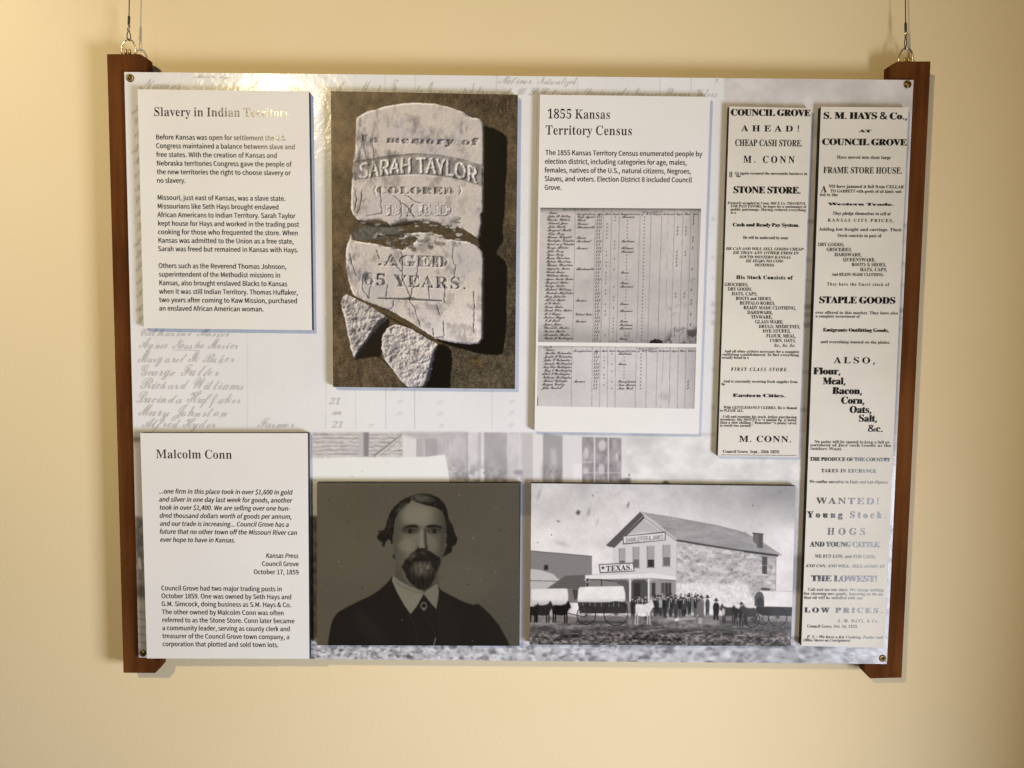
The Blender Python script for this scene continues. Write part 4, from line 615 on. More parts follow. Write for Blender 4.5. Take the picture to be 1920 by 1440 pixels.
    for x0, x1 in ((500, 1), (1250, -1)):
        p = A([(x0, 955), (x0 - 18 * x1, 990), (x0, 1035)])
        mm = c.mask(np.vstack([p, p[::-1] + (2.2, 0)]))
        H -= blur(mm, 0.5) * 2
    big = c.glyphs('bold', 'DIED', *A([(580, 0), (1185, 0)])[:, 0], 404, 21.5, 0, .22)
    h, m = carve(big, 4.2)
    groove = blur(m, 2.6) * 2.4
    H += h - groove
    inkmask = np.maximum(inkmask, np.clip(blur(m, 1.6) - m, 0, 1) * 0.5)
    h, m = carve(c.glyphs('fat', '.AGED', *B([(505, 0), (1112, 0)])[:, 0], lambda x: 498 + (x - 710) * .03, 20.5, 0, 0.1), 4.6)
    H -= h
    inkmask = np.maximum(inkmask, m * 0.22)
    h, m = carve(c.glyphs('bold', '65 YEARS.', *B([(385, 0), (1285, 0)])[:, 0], lambda x: 534.5 + (x - 680) * .042, 21.5, 0, 0.12), 4.4)
    m = m * (0.25 + 0.75 * smooth(698, 706, c.PX))
    H -= h
    inkmask = np.maximum(inkmask, m * 0.46)
    ln = c.mask(B([(505, 596), (730, 600), (800, 590), (850, 605), (1065, 618), (1065, 630), (850, 622), (505, 606)]))
    H -= blur(ln, 0.5) * 2
    inkmask = np.maximum(inkmask, ln * 0.5)
    # cracks
    cr = np.zeros((c.h, c.w))

    def crack(pts, w=1.3, a=0.8):
        p = np.asarray(pts, float)
        q = [p[0]]
        for a0, b0 in zip(p[:-1], p[1:]):
            n = max(2, int(np.linalg.norm(b0 - a0) / 4))
            for i in range(1, n + 1):
                q.append(a0 + (b0 - a0) * i / n + rng.normal(0, 0.7, 2))
        nonlocal cr
        q = np.array(q)
        for u, v in zip(q[:-1], q[1:]):
            t = (v - u) / (np.linalg.norm(v - u) + 1e-9)
            nn = np.array([-t[1], t[0]]) * w * (0.35 + 0.5 * rng.random())
            cr = np.maximum(cr, c.mask(np.array([u + nn, v + nn, v - nn, u - nn])) * a)

    for pts in [[(380, 490), (400, 580), (415, 700), (440, 720)], [(470, 560), (490, 700)], [(540, 960), (550, 1080), (560, 1200), (420, 1225)], [(660, 1040), (720, 1090), (790, 1150), (850, 1240)],
                [(720, 1080), (740, 1180), (720, 1240)], [(840, 1120), (800, 1180), (780, 1250)], [(760, 1030), (850, 1090), (910, 1110)], [(380, 980), (370, 1100), (340, 1200)], [(300, 960), (330, 1060), (310, 1180)]]:
        crack(A(pts), 1.2, 0.75)
    for pts in [[(710, 190), (725, 320), (715, 430), (760, 520), (790, 600)], [(860, 300), (840, 420), (810, 520), (780, 620), (820, 680), (850, 760), (880, 850)], [(490, 180), (520, 260)], [(590, 480), (575, 620)],
                [(1160, 150), (1155, 260), (1185, 320), (1170, 420)], [(945, 490), (955, 610)], [(1090, 470), (1085, 640)], [(1340, 540), (1345, 700), (1340, 900)], [(640, 620), (640, 670), (600, 705)],
                [(380, 400), (370, 520), (430, 600)], [(450, 470), (420, 590)], [(260, 210), (280, 300), (320, 420)], [(1020, 660), (1050, 750)], [(1075, 800), (1080, 930)], [(640, 300), (720, 370)], [(985, 860), (990, 940), (1085, 940)]]:
        crack(B(pts), 1.3, 0.8)
    for pts in [[(230, 620), (300, 700), (290, 760)], [(360, 660), (310, 760), (270, 830)], [(430, 700), (360, 800), (350, 900)], [(640, 900), (740, 920), (720, 990)], [(700, 1000), (840, 1060), (960, 1045)], [(600, 1000), (680, 1050)], [(780, 900), (800, 1010)], [(700, 1140), (690, 1210), (800, 1230)], [(900, 1260), (960, 1200)]]:
        crack(B(pts), 1.0, 0.45)
    H -= blur(cr, 0.6) * 1.6
    gy, gx = np.gradient(blur(H, 0.5))
    sh = (gx * 0.62 + gy * 0.34)                 # the print's own sun from the upper left
    base = np.ones((c.h, c.w, 3)) * np.array([192, 179, 170.])
    lil = smooth(-0.1, 0.2, c.noise(50, 40, oct=3))[..., None]
    base = base * (1 - 0.6 * lil) + np.array([176, 166, 167.]) * 0.6 * lil
    base = base * (1 + 0.16 * smooth(500, 660, c.PY) * smooth(700, 860, c.PX))[..., None]
    streak = smooth(0.02, 0.3, c.noise(12, 34, oct=4)) * (1 - smooth(300, 420, c.PY)) * (0.10 + 0.25 * (1 - smooth(690, 760, c.PX)))
    streak += smooth(0.05, 0.3, c.noise(20, 22, oct=4)) * 0.20 + left_worn * smooth(0, .25, c.noise(10, 18, oct=3)) * 0.22
    base = base * (1 - streak)[..., None]
    base = base * (1 - 0.08 * rough)[..., None]
    base = base * (1 + c.noise(1.6, oct=2) * 0.16)[..., None]
    lum = np.clip(1 + sh * 0.95, 0.12, 1.26)
    lum = np.where(lum > 1, 1 + (lum - 1) * 0.85, lum)
    stone = base * lum[..., None]
    stone = stone * (1 - cr * 0.72)[..., None] * (1 - inkmask * 0.95)[..., None]
    stone = stone * (1 - 0.34 * c_band * (1 - m_name))[..., None]
    stone = stone * np.where(m_name > 0.5, 1.06, 1.0)[..., None]
    cool = np.clip(1 - lum, 0, 1)[..., None]
    stone = stone * (1 - cool * np.array([0.25, 0.2, -0.05]))
    for m in (mt, ml, mfl, mfb):
        d = m * np.clip(blur(m, 2.0) * -1 + 1.0, 0, 1)
    c.img = c.img * (1 - allm[..., None]) + np.clip(stone, 0, 235) * allm[..., None]
    # dark right-hand faces of the fragments
    c.fill(wobble(B([(575, 755), (570, 790), (500, 860), (420, 960), (350, 1050), (315, 1115), (300, 1120), (330, 1050), (420, 930), (500, 790)]), .5, rng), (42, 40, 46), 0.85, 0.8)
    c.fill(wobble(B([(1025, 1005), (1005, 1060), (990, 1140), (970, 1230), (955, 1290), (930, 1350), (900, 1370), (930, 1260), (960, 1140), (990, 1040)]), .5, rng), (40, 40, 52), 0.8, 0.8)
    c.line(B([(1424, 250), (1424, 500), (1420, 950)]), 2.4, (52, 50, 66), 0.7, 0.4)
    c.line(A([(1474, 420), (1476, 620), (1471, 1150)]), 1.4, (70, 62, 56), 0.6, 0.3)
    for x, y, rx, ry, a in ((700, 380, 55, 50, .28), (840, 430, 30, 90, .3), (560, 330, 30, 60, .15), (1280, 430, 45, 60, .28), (380, 520, 40, 90, .42), (440, 640, 30, 120, .30), (620, 690, 45, 60, .3), (520, 930, 130, 60, .2), (1300, 1130, 60, 90, .14), (1430, 1180, 30, 60, .25)):
        c.put(c.mask(A(ellipse(x, y, rx, ry)), 3) * mt * smooth(-0.15, 0.2, c.noise(5, 12, oct=3)), (96, 90, 96), a * 1.6)
    c.disc(B([(400, 410)])[0], 6, 9, (70, 64, 66), .75, 5)
    for x, y in ((670, 640), (760, 690), (800, 740), (880, 790), (930, 830), (300, 330), (265, 260), (640, 120), (870, 130), (960, 130), (1050, 130), (1200, 130)):
        c.put(c.mask(wobble(B(ellipse(x + rng.normal(0, 12), y, 14 + rng.random() * 22, 14 + rng.random() * 16)), 1.2, rng), 1.0) * smooth(-.1, .15, c.noise(4, oct=3)), (92, 88, 90), .5)
    c.disc(A([(1345, 305)])[0], 6, 3, (74, 66, 72), .8, 2)
    c.disc(A([(1020, 500)])[0], 1.6, 4, (172, 138, 84), .6, 2)
    # chips of stone along the break
    for k in range(46):
        t = rng.random()
        x = 380 + 940 * t
        y = (1268 if t < .6 else 1300) + rng.normal(0, 26) if k % 2 else 1420 + rng.normal(0, 34)
        p = A([(x, y)])[0]
        q = wobble(ellipse(p[0], p[1], 1.5 + rng.random() * 6, 1.2 + rng.random() * 2.6, 10), .7, rng)
        c.fill(q + (1.2, 1.0), (34, 29, 24), .7, .5)
        tn = 120 + rng.random() * 60
        c.fill(q, (tn, tn - 7, tn - 12), .9, .4)
    for k in range(16):
        p = B([(480 + rng.random() * 560, 90 + rng.random() * 90)])[0]
        q = wobble(ellipse(p[0], p[1], 2 + rng.random() * 5, 1.5 + rng.random() * 3, 10), .8, rng)
        c.fill(q, (84, 77, 70) if rng.random() < .6 else (60, 54, 48), .75, .7)
        c.line([q[0], q[4], q[8 % len(q)]], .8, (196, 186, 178), .5, .3)
    # rubble highlights, leaf
    c.shade(c.noise(4, oct=3) * 0.7, c.mask(A([(290, 1290), (1420, 1300), (1420, 1420), (290, 1430)]), 2) * (1 - allm))
    for k in range(7):
        c.disc(B([(1360 + rng.normal(0, 26), 1170 + rng.normal(0, 26))])[0], 2 + rng.random() * 2, 1.5 + rng.random(), (44, 30, 14), .8, 1)
    c.disc(B([(1370, 1160)])[0], 13, 8, (112, 84, 40), .35, 7)
    return c


def paint_portrait():
    c = Canvas(590, 901, 981, 1216, 1.25, (80, 74, 61), 5)
    Z = zoom(.3195, 570, 800)
    rng = c.rng
    g = smooth(594, 975, c.PX)[..., None] * 0.7 + smooth(905, 1210, c.PY)[..., None] * 0.3
    c.img = np.array([86, 77, 63.]) * (1 - g) + np.array([75, 69, 58.]) * g
    c.shade(c.noise(120, oct=2) * 0.10 + c.noise(2, oct=2) * 0.05)
    c.disc(Z([(930, 900)])[0], 55, 40, (92, 86, 72), .35, 40)
    dark = (29, 25, 20)
    # coat
    c.fill(Z([(520, 876), (490, 915), (440, 960), (390, 992), (320, 1025), (250, 1060), (198, 1090), (175, 1120), (158, 1165), (148, 1220), (136, 1300), (1216, 1300), (1185, 1240), (1145, 1165), (1100, 1110), (1060, 1070), (1022, 1040), (990, 1046), (930, 1025), (850, 985), (805, 960), (785, 930)]), (30, 26, 21), 1, 0.6)
    c.fill(Z([(280, 1080), (330, 1060), (420, 1140), (500, 1260), (430, 1290), (320, 1200)]), (40, 35, 29), .5, 5)
    c.fill(Z([(800, 1010), (860, 1020), (900, 1180), (880, 1290), (800, 1290)]), (37, 30, 27), .5, 6)
    c.line(Z([(530, 930), (600, 1060), (650, 1160), (670, 1290)]), 1.4, (52, 46, 38), .55, .6)
    c.line(Z([(800, 1000), (795, 1100), (800, 1200)]), 1.4, (50, 44, 38), .4, .8)
    # neck and collar
    c.fill(Z([(545, 800), (790, 800), (790, 940), (700, 990), (600, 960), (530, 890)]), (72, 66, 54), 1, 1)
    c.fill(Z([(522, 872), (560, 905), (620, 938), (698, 966), (702, 984), (662, 1056), (626, 1100), (590, 1050), (550, 980), (516, 905)]), (112, 105, 89), 1, 0.5)
    c.fill(Z([(782, 920), (792, 962), (787, 1010), (776, 1072), (740, 1032), (702, 984), (712, 966), (745, 945)]), (104, 97, 83), 1, 0.5)
    c.fill(Z([(522, 880), (560, 925), (640, 962), (698, 974), (690, 985), (620, 962), (550, 930)]), (84, 78, 65), .7, 1.2)
    # tie
    c.fill(Z([(702, 984), (740, 1032), (776, 1072), (790, 1110), (788, 1300), (690, 1300), (668, 1220), (640, 1120), (630, 1098), (662, 1056)]), (31, 26, 22), 1, 0.5)
    c.ring(Z([(703, 1052)])[0], 5.2, 1.5, (120, 113, 98), .9, 1.15)
    c.fill(Z([(690, 1062), (716, 1062), (704, 1084)]), (108, 101, 88), .8, .4)
    c.disc(Z([(704, 1050)])[0], 2.6, 3.2, (34, 29, 25), 1, .8)
    c.line(Z([(773, 1240), (760, 1290)]), 1.6, (128, 120, 106), .9, .3)
    c.line(Z([(720, 1110), (760, 1190), (772, 1240)]), 1.0, (58, 52, 45), .6, .5)
    # face
    face = c.mask(Z([(640, 420), (590, 455), (550, 500), (535, 560), (524, 630), (522, 720), (532, 780), (560, 840), (600, 905), (655, 952), (702, 966), (750, 930), (785, 860), (806, 790), (826, 700), (836, 600), (830, 530), (800, 485), (740, 462), (690, 445)]), .6)
    c.put(face, (101, 94, 80))
    fx, fy = (c.PX - 795.5) / 49.0, (c.PY - 1010) / 75.0
    c.shade(np.clip(-0.42 * smooth(0.10, 0.95, fx) - 0.26 * smooth(0.6, 1.05, -fx) - 0.12 * smooth(0.2, 1.0, fy), -0.8, 0), face)
    c.disc(Z([(660, 520)])[0], 26, 17, (118, 110, 94), .7, 16)
    c.disc(Z([(600, 700)])[0], 14, 12, (112, 104, 89), .7, 12)
    c.disc(Z([(755, 690)])[0], 9, 11, (100, 93, 79), .6, 9)
    c.disc(Z([(570, 780)])[0], 10, 16, (82, 76, 64), .7, 11)
    # brow ridge and eye sockets
    for x0, w in ((625, 17), (765, 16)):
        c.disc(Z([(x0, 603)])[0], w + 2, 9, (58, 53, 44), .8, 7)
    c.fill(Z([(578, 600), (600, 584), (640, 574), (668, 580), (672, 592), (640, 590), (605, 594)]), (28, 24, 19), 1, .7)
    c.fill(Z([(714, 590), (730, 578), (770, 576), (806, 586), (814, 600), (780, 590), (740, 592)]), (26, 22, 18), 1, .7)
    for ex in (620, 763):
        c.fill(Z([(ex - 36, 616), (ex - 18, 604), (ex + 6, 602), (ex + 34, 612), (ex + 20, 624), (ex - 12, 626)]), (72, 66, 55), .7, .6)
        c.disc(Z([(ex + 2, 613)])[0], 4.0, 3.7, (24, 20, 16), 1, .8)
        c.disc(Z([(ex - 1, 609)])[0], .8, 0.7, (130, 122, 106), .7, .6)
        c.line(Z([(ex - 38, 616), (ex - 18, 603), (ex + 6, 600), (ex + 36, 611)]), 1.3, (26, 22, 18), .95, .5)
        c.line(Z([(ex - 36, 607), (ex - 14, 596), (ex + 8, 594), (ex + 34, 604)]), 2.6, (60, 54, 45), .6, .8)
        c.line(Z([(ex - 30, 622), (ex - 8, 628), (ex + 22, 624)]), 0.9, (58, 52, 44), .7, .5)
        c.line(Z([(ex - 26, 640), (ex, 646), (ex + 24, 638)]), 1.2, (72, 66, 55), .6, .8)
    # nose
    c.fill(Z([(704, 590), (716, 620), (722, 690), (730, 716), (712, 722), (706, 680), (704, 630)]), (40, 36, 30), .85, 1.4)
    c.fill(Z([(682, 600), (700, 600), (704, 690), (690, 705), (676, 690)]), (117, 109, 94), .75, 1.6)
    c.disc(Z([(688, 700)])[0], 5, 4, (116, 108, 93), .7, 4)
    c.disc(Z([(668, 706)])[0], 3, 3.2, (70, 64, 54), .7, 2.4)
    c.line(Z([(664, 712), (690, 722), (724, 716)]), 1.6, (36, 31, 26), .9, .6)
    # beard and moustache
    beard = wobble(Z([(572, 824), (592, 850), (600, 885), (622, 915), (660, 948), (702, 964), (742, 940), (768, 890), (778, 850), (796, 815), (802, 776), (780, 770), (735, 775), (700, 772), (650, 775), (600, 800)]), .4, rng, 2)
    mb = c.mask(beard, 1.0)
    c.put(mb, (35, 30, 25))
    c.put(c.mask(Z([(640, 812), (658, 792), (735, 790), (746, 822), (738, 862), (700, 878), (652, 866), (632, 842)]), 3.4), (80, 73, 62), .9)
    c.shade(c.noise(2.6, 12, oct=3) * 0.9, mb)
    c.disc(Z([(726, 826)])[0], 3, 4, (108, 101, 88), .7, 3)
    mo = wobble(Z([(700, 712), (668, 716), (630, 744), (600, 775), (572, 824), (598, 822), (640, 796), (668, 782), (700, 780), (738, 784), (770, 806), (800, 800), (796, 768), (772, 752), (736, 728)]), .35, rng, 2)
    mm = c.mask(mo, .8)
    c.put(mm, (32, 28, 23))
    c.fill(Z([(604, 778), (636, 744), (662, 738), (660, 758), (625, 786)]), (74, 67, 57), .75, 1.8)
    c.fill(Z([(690, 722), (712, 722), (722, 745), (700, 752), (680, 745)]), (58, 52, 44), .7, 1.6)
    c.shade(c.noise(3, 3, oct=3) * 0.8, mm)
    c.line(Z([(662, 784), (700, 782), (734, 786)]), 1.5, (22, 18, 15), .9, .5)
    # ear and whisker
    c.fill(Z([(480, 662), (500, 655), (522, 668), (524, 704), (500, 708), (478, 692)]), (84, 77, 65), .9, .9)
    c.fill(wobble(Z([(520, 752), (532, 750), (532, 776), (522, 772)]), .3, rng), (32, 28, 23), .9, .6)
    # hair
    hl = wobble(Z([(634, 404), (600, 416), (560, 440), (528, 472), (505, 505), (490, 545), (480, 585), (468, 605), (445, 612), (433, 604), (440, 625), (427, 650), (440, 668), (462, 684), (458, 700), (472, 706), (478, 680), (492, 660), (508, 668), (514, 694), (524, 690), (520, 655), (528, 595), (534, 545), (556, 500), (590, 465), (636, 432)]), .5, rng, 2)
    hr = wobble(Z([(634, 404), (664, 394), (700, 391), (745, 397), (790, 416), (826, 452), (843, 500), (848, 545), (868, 570), (880, 600), (888, 630), (902, 655), (892, 690), (872, 706), (866, 735), (840, 752), (812, 764), (826, 735), (836, 690), (836, 600), (826, 530), (806, 492), (770, 474), (720, 462), (665, 446), (636, 430)]), .5, rng, 2)
    mh = np.maximum(c.mask(hl, .5), c.mask(hr, .5))
    c.put(mh, dark)
    c.disc(Z([(690, 420)])[0], 20, 7, (74, 69, 58), .8, 9, .12)
    c.disc(Z([(575, 470)])[0], 13, 5, (66, 61, 51), .7, 6, -.8)
    c.disc(Z([(505, 570)])[0], 4, 12, (48, 43, 36), .6, 5, .3)
    c.shade(c.noise(8, 2.2, oct=3) * 0.7, mh)
    c.line(Z([(634, 406), (630, 432)]), 1.1, (104, 96, 82), .8, .4)
    c.img = 0.75 * c.img + 0.25 * np.stack([blur(c.img[..., k], 1.1) for k in range(3)], -1)
    c.shade(c.noise(1.8, oct=2) * .09)
    # specks, scratches, dark hairline along the plate's edge
    for _ in range(26):
        x, y = 594 + rng.random() * 380, 906 + rng.random() * 304
        c.disc((x, y), .8 + rng.random() * .5, .8, (130, 124, 108) if rng.random() < .6 else (24, 20, 16), .8, .6)
    for p in ((912, 402), (992, 655), (1150, 607), (342, 947), (960, 925)):
        c.disc(Z([p])[0], 1.3, .9, (136, 130, 112) if p[0] in (912, 992) else (24, 20, 16), .9, .7)
    c.line(Z([(82, 341), (1258, 341)]), 0.8, (112, 106, 90), .45, .3)
    c.line(Z([(1262, 345), (1266, 380), (1266, 1280)]), 1.6, (46, 42, 34), .7, .3)
    return c


def paint_storefront():
    c = Canvas(990, 902, 1500, 1217, 1.3, (200, 190, 187), 21)
    Z = zoom(.28125, 980, 880)
    rng = c.rng
    # sky with the plate's blotches
    g = smooth(906, 1010, c.PY)[..., None]
    c.img = np.array([186, 178, 176.]) * (1 - g) + np.array([208, 199, 195.]) * g
    c.shade(-0.22 * smooth(1250, 1480, c.PX) * (1 - smooth(930, 1010, c.PY)))
    c.shade(c.noise(60, 45, oct=4) * 0.22 + c.noise(6, oct=3) * 0.05)
    for x, y, rx, ry, a, d in ((370, 288, 13, 15, .9, 30), (440, 285, 12, 26, .5, 100), (703, 238, 7, 18, .75, 60), (238, 346, 13, 5, .8, 60), (192, 437, 4, 6, .8, 60), (100, 488, 5, 4, .7, 70), (498, 350, 9, 30, .3, 110), (260, 495, 50, 14, .35, 120), (110, 165, 10, 40, .35, 100), (467, 175, 6, 6, .7, 80), (1535, 242, 5, 5, .8, 60), (1715, 150, 8, 10, .4, 90), (640, 160, 8, 12, .3, 120), (410, 150, 30, 60, .22, 130)):
        c.disc(Z([(x, y)])[0], rx * .28, ry * .28, (d, d - 4, d - 4), a * .7, min(rx, ry) * .42, .3)
    # building at the left
    c.fill(Z([(40, 542), (200, 556), (462, 579), (462, 700), (440, 720), (40, 745)]), (122, 115, 113), 1, .4)
    c.line(Z([(40, 542), (462, 579)]), 1.2, (60, 56, 54), .8, .4)
    c.fill(Z([(40, 662), (120, 672), (205, 698), (250, 745), (40, 742)]), (178, 170, 166), 1, .6)
    c.fill(Z([(40, 738), (260, 745), (200, 800), (40, 900)]), (172, 164, 160), 1, .6)
    c.line(Z([(40, 742), (250, 746)]), 1.4, (70, 66, 64), .8, .3)
    c.fill(Z([(142, 640), (168, 636), (170, 670), (142, 672)]), (40, 37, 36), .9, .6)
    c.fill(Z([(160, 796), (282, 708), (420, 702), (470, 760), (420, 800)]), (98, 92, 89), 1, .5)
    for k in range(6):
        c.line(Z([(190 + k * 18, 790 - k * 14), (440, 790 - k * 15)]), .9, (62, 58, 56), .6, .3)
    c.fill(Z([(300, 795), (370, 795), (370, 890), (300, 890)]), (112, 106, 102), 1, .5)
    c.fill(Z([(330, 800), (368, 800), (368, 860), (345, 870)]), (60, 56, 54), .8, .5)
    # the store: gable front, roof, side wall
    c.fill(Z([(600, 510), (800, 318), (1030, 478), (1025, 760), (600, 760)]), (192, 184, 180), 1, .4)
    c.fill(Z([(690, 440), (800, 330), (930, 420), (800, 415)]), (168, 160, 157), .9, 1)
    c.fill(Z([(782, 284), (1000, 318), (1300, 372), (1482, 420), (1600, 485), (1732, 572), (1690, 574), (1360, 522), (1030, 472), (880, 345)]), (142, 135, 133), 1, .4)
    roof = c.mask(Z([(820, 300), (1000, 320), (1300, 374), (1482, 422), (1600, 487), (1730, 572), (1360, 520), (1030, 470), (880, 350)]))
    c.shade(c.noise(26, 8, oct=4) * 0.30 + c.noise(2, oct=2) * .10, roof)
    c.fill(Z([(782, 284), (815, 296), (1040, 476), (1020, 482), (800, 318)]), (176, 168, 165), .9, .4)
    c.line(Z([(800, 316), (1030, 480)]), 1.0, (96, 90, 88), .7, .3)
    c.fill(Z([(555, 506), (782, 284), (806, 306), (604, 516), (575, 516)]), (86, 80, 78), 1, .4)
    c.fill(Z([(575, 516), (604, 516), (806, 310), (812, 325), (612, 522)]), (58, 54, 52), .9, .4)
    for k in range(34):
        t = k / 33
        p = Z([(782 + 700 * t, 284 + 136 * t ** 1.1)])[0]
        c.disc(p, 1.1, 1.0, (70, 65, 63), .5 * rng.random(), .8)
    side = c.mask(Z([(1030, 478), (1360, 528), (1690, 576), (1684, 830), (1500, 900), (1020, 880)]), .4)
    c.put(side, (172, 164, 160))
    n = c.noise(12, 8, oct=4)
    c.shade(n * 0.5 - 0.2 * smooth(.05, .3, c.noise(8, 5, oct=3)), side)
    c.line(Z([(1030, 474), (1200, 502), (1440, 540), (1700, 574)]), 3.0, (44, 40, 39), .95, .6)
    c.line(Z([(1480, 548), (1700, 577)]), 3.4, (40, 37, 36), .8, .8)
    c.fill(Z([(1020, 752), (1200, 762), (1500, 768), (1510, 800), (1560, 900), (1020, 900)]), (210, 201, 196), .9, 2.4)
    c.shade(c.noise(9, 6, oct=3) * .18 + c.noise(2.2, oct=2) * .16, side)
    c.line(Z([(1690, 576), (1685, 830)]), 1.2, (110, 104, 100), .8, .4)
    c.line(Z([(1028, 480), (1024, 760)]), 1.0, (150, 142, 138), .7, .4)
    # chimney, upper side window
    c.fill(Z([(1536, 424), (1602, 430), (1600, 526), (1562, 524), (1560, 500), (1536, 480)]), (98, 92, 89), 1, .4)
    c.line(Z([(1534, 426), (1604, 432)]), 2.4, (58, 54, 52), .9, .4)
    c.fill(Z([(1570, 436), (1602, 438), (1600, 526), (1574, 524)]), (68, 63, 61), .7, .6)
    c.fill(Z([(1596, 580), (1632, 584), (1628, 700), (1596, 694)]), (72, 67, 65), 1, .4)
    c.line(Z([(1614, 582), (1612, 696)]), 1.0, (40, 37, 36), .9, .3)
    c.line(Z([(1597, 640), (1630, 642)]), 1.0, (150, 143, 139), .8, .3)
    c.line(Z([(1592, 704), (1634, 708)]), 1.2, (215, 207, 202), .8, .3)
    c.fill(Z([(1590, 790), (1650, 794), (1648, 808), (1592, 806)]), (58, 54, 52), .9, .4)
    # front windows
    for x0, x1, y0, y1, lo in ((640, 686, 527, 625, .8), (732, 780, 518, 656, .58), (826, 880, 511, 654, .62), (931, 986, 504, 646, .55)):
        c.fill(Z([(x0, y0), (x1, y0 - 2), (x1 - 2, y1), (x0 + 2, y1)]), (152, 144, 142), 1, .4)
        ym = y0 + (y1 - y0) * lo
        c.fill(Z([(x0 + 8, ym), (x1 - 4, ym), (x1 - 4, y1 - 3), (x0 + 8, y1 - 3)]), (104, 98, 96) if x0 != 826 else (52, 48, 47), 1, .4)
        c.line(Z([(x0 + 4, y0), (x0 + 4, y1)]), 1.0, (112, 106, 103), .8, .3)
        c.line(Z([(x0 + 6, ym), (x1 - 4, ym)]), .9, (200, 192, 188), .7, .3)
        c.line(Z([(x0 - 3, y1 + 2), (x1 + 3, y1 + 2)]), 1.0, (92, 86, 84), .8, .3)
    # sign boards
    def sign(quad, text, font, tx, slope, cap, ink, frame):
        c.fill(Z(quad), frame, 1, .3)
        q = np.array(quad, float)
        m = q.mean(0)
        inner = m + (q - m) * np.array([1 - 12 / (q[:, 0].max() - q[:, 0].min()), 0.80])
        c.fill(Z(inner), (206, 197, 193), 1, .3)
        a, b = Z(tx)
        sl = (b[1] - a[1]) / (b[0] - a[0])
        m = 0
        for gl in c.glyphs(font, text, a[0], b[0], lambda x: a[1] + (x - a[0]) * sl, cap):
            m = np.maximum(m, c.mask(gl))
        c.put(m, ink)
    sign([(666, 446), (954, 414), (952, 474), (669, 502)], 'SHAMLEFFER & JAMES', 'sans', [(684, 488), (938, 466)], 0, 8.6, (92, 86, 84), (80, 74, 72))
    sign([(507, 632), (740, 621), (746, 680), (514, 693)], 'TEXAS.', 'bold', [(556, 680), (730, 670)], 0, 10.0, (44, 40, 39), (70, 65, 63))
    sc = Z([(535, 656)])[0]
    st = [(sc[0] + (4.4 if k % 2 == 0 else 1.8) * math.sin(k * math.pi / 5), sc[1] - (4.4 if k % 2 == 0 else 1.8) * math.cos(k * math.pi / 5)) for k in range(10)]
    c.fill(np.array(st), (50, 46, 44), .95)
    # porch
    c.fill(Z([(420, 735), (1020, 735), (1020, 960), (420, 960)]), (120, 113, 110), 1, .5)
    c.fill(Z([(600, 740), (712, 736), (714, 880), (690, 880), (680, 790)]), (88, 82, 80), .9, .6)
    c.fill(Z([(726, 736), (838, 732), (838, 880), (726, 880)]), (76, 71, 69), .95, .6)
    c.fill(Z([(852, 736), (1018, 742), (1018, 850), (852, 860)]), (138, 130, 127), .95, .6)
    for x0, x1 in ((740, 785), (860, 885), (925, 945), (950, 990)):
        c.fill(Z([(x0, 756), (x1, 756), (x1, 850), (x0, 850)]), (46, 43, 41), .85, .6)
    for x in (935, 970):
        c.line(Z([(x, 750), (x, 850)]), .9, (180, 172, 168), .6, .3)
    c.fill(Z([(416, 706), (845, 688), (1022, 716), (1020, 738), (850, 724), (418, 736)]), (208, 199, 195), 1, .4)
    c.line(Z([(416, 706), (845, 690)]), .9, (150, 142, 139), .8, .3)
    c.line(Z([(418, 738), (850, 727), (1018, 742)]), 1.2, (96, 90, 88), .8, .4)
    for x, y in ((716, 880), (840, 890), (432, 800)):
        c.line(Z([(x, 730), (x, y)]), 3.2, (206, 197, 193) if x > 500 else (50, 46, 44), 1, .3)
        c.line(Z([(x - 22, 732), (x, 756), (x + 22, 730)]), 1.4, (200, 192, 188), .7, .4)
    c.line(Z([(526, 740), (526, 800)]), 1.8, (44, 41, 40), .9, .3)
    c.line(Z([(430, 735), (526, 735), (604, 745)]), 1.8, (44, 41, 40), .9, .3)
    # ground
    gy = c.PY
    c.put(smooth(1150, 1158, gy + c.noise(16, 3, oct=3) * 6), (112, 105, 102))
    c.put(c.mask(Z([(40, 1010), (520, 1030), (900, 1010), (1250, 985), (1500, 1000), (1900, 1010), (1900, 1300), (40, 1300)]), 2), (116, 109, 106))
    c.put(smooth(1168, 1182, gy + c.noise(40, 4, oct=3) * 8), (84, 78, 75))
    gm = smooth(1155, 1172, gy)
    c.shade((c.noise(5.5, 3.2, oct=4) * 2.2 * (.35 + .65 * smooth(1182, 1192, gy)) + c.noise(40, 7, oct=3) * 0.9), gm)
    sp = blur((rng.random((c.h, c.w)) > .985) * 1.0, .5) * 1.4
    c.put(sp * smooth(1165, 1190, gy), (168, 160, 156), .35)
    for a in ([(820, 1080), (960, 1065)], [(1080, 1090), (1200, 1080)], [(330, 1040), (420, 1046)], [(1440, 1048), (1500, 1050)]):
        c.line(Z(a), 1.8, (190, 182, 178), .5, .8)
    c.fill(Z([(965, 985), (1150, 988), (1160, 1000), (1030, 1010), (965, 1000)]), (168, 160, 156), .7, 1)
    c.fill(Z([(1012, 990), (1040, 988), (1042, 1010), (1014, 1012)]), (205, 197, 193), .9, .6)
    blk = (34, 31, 30)
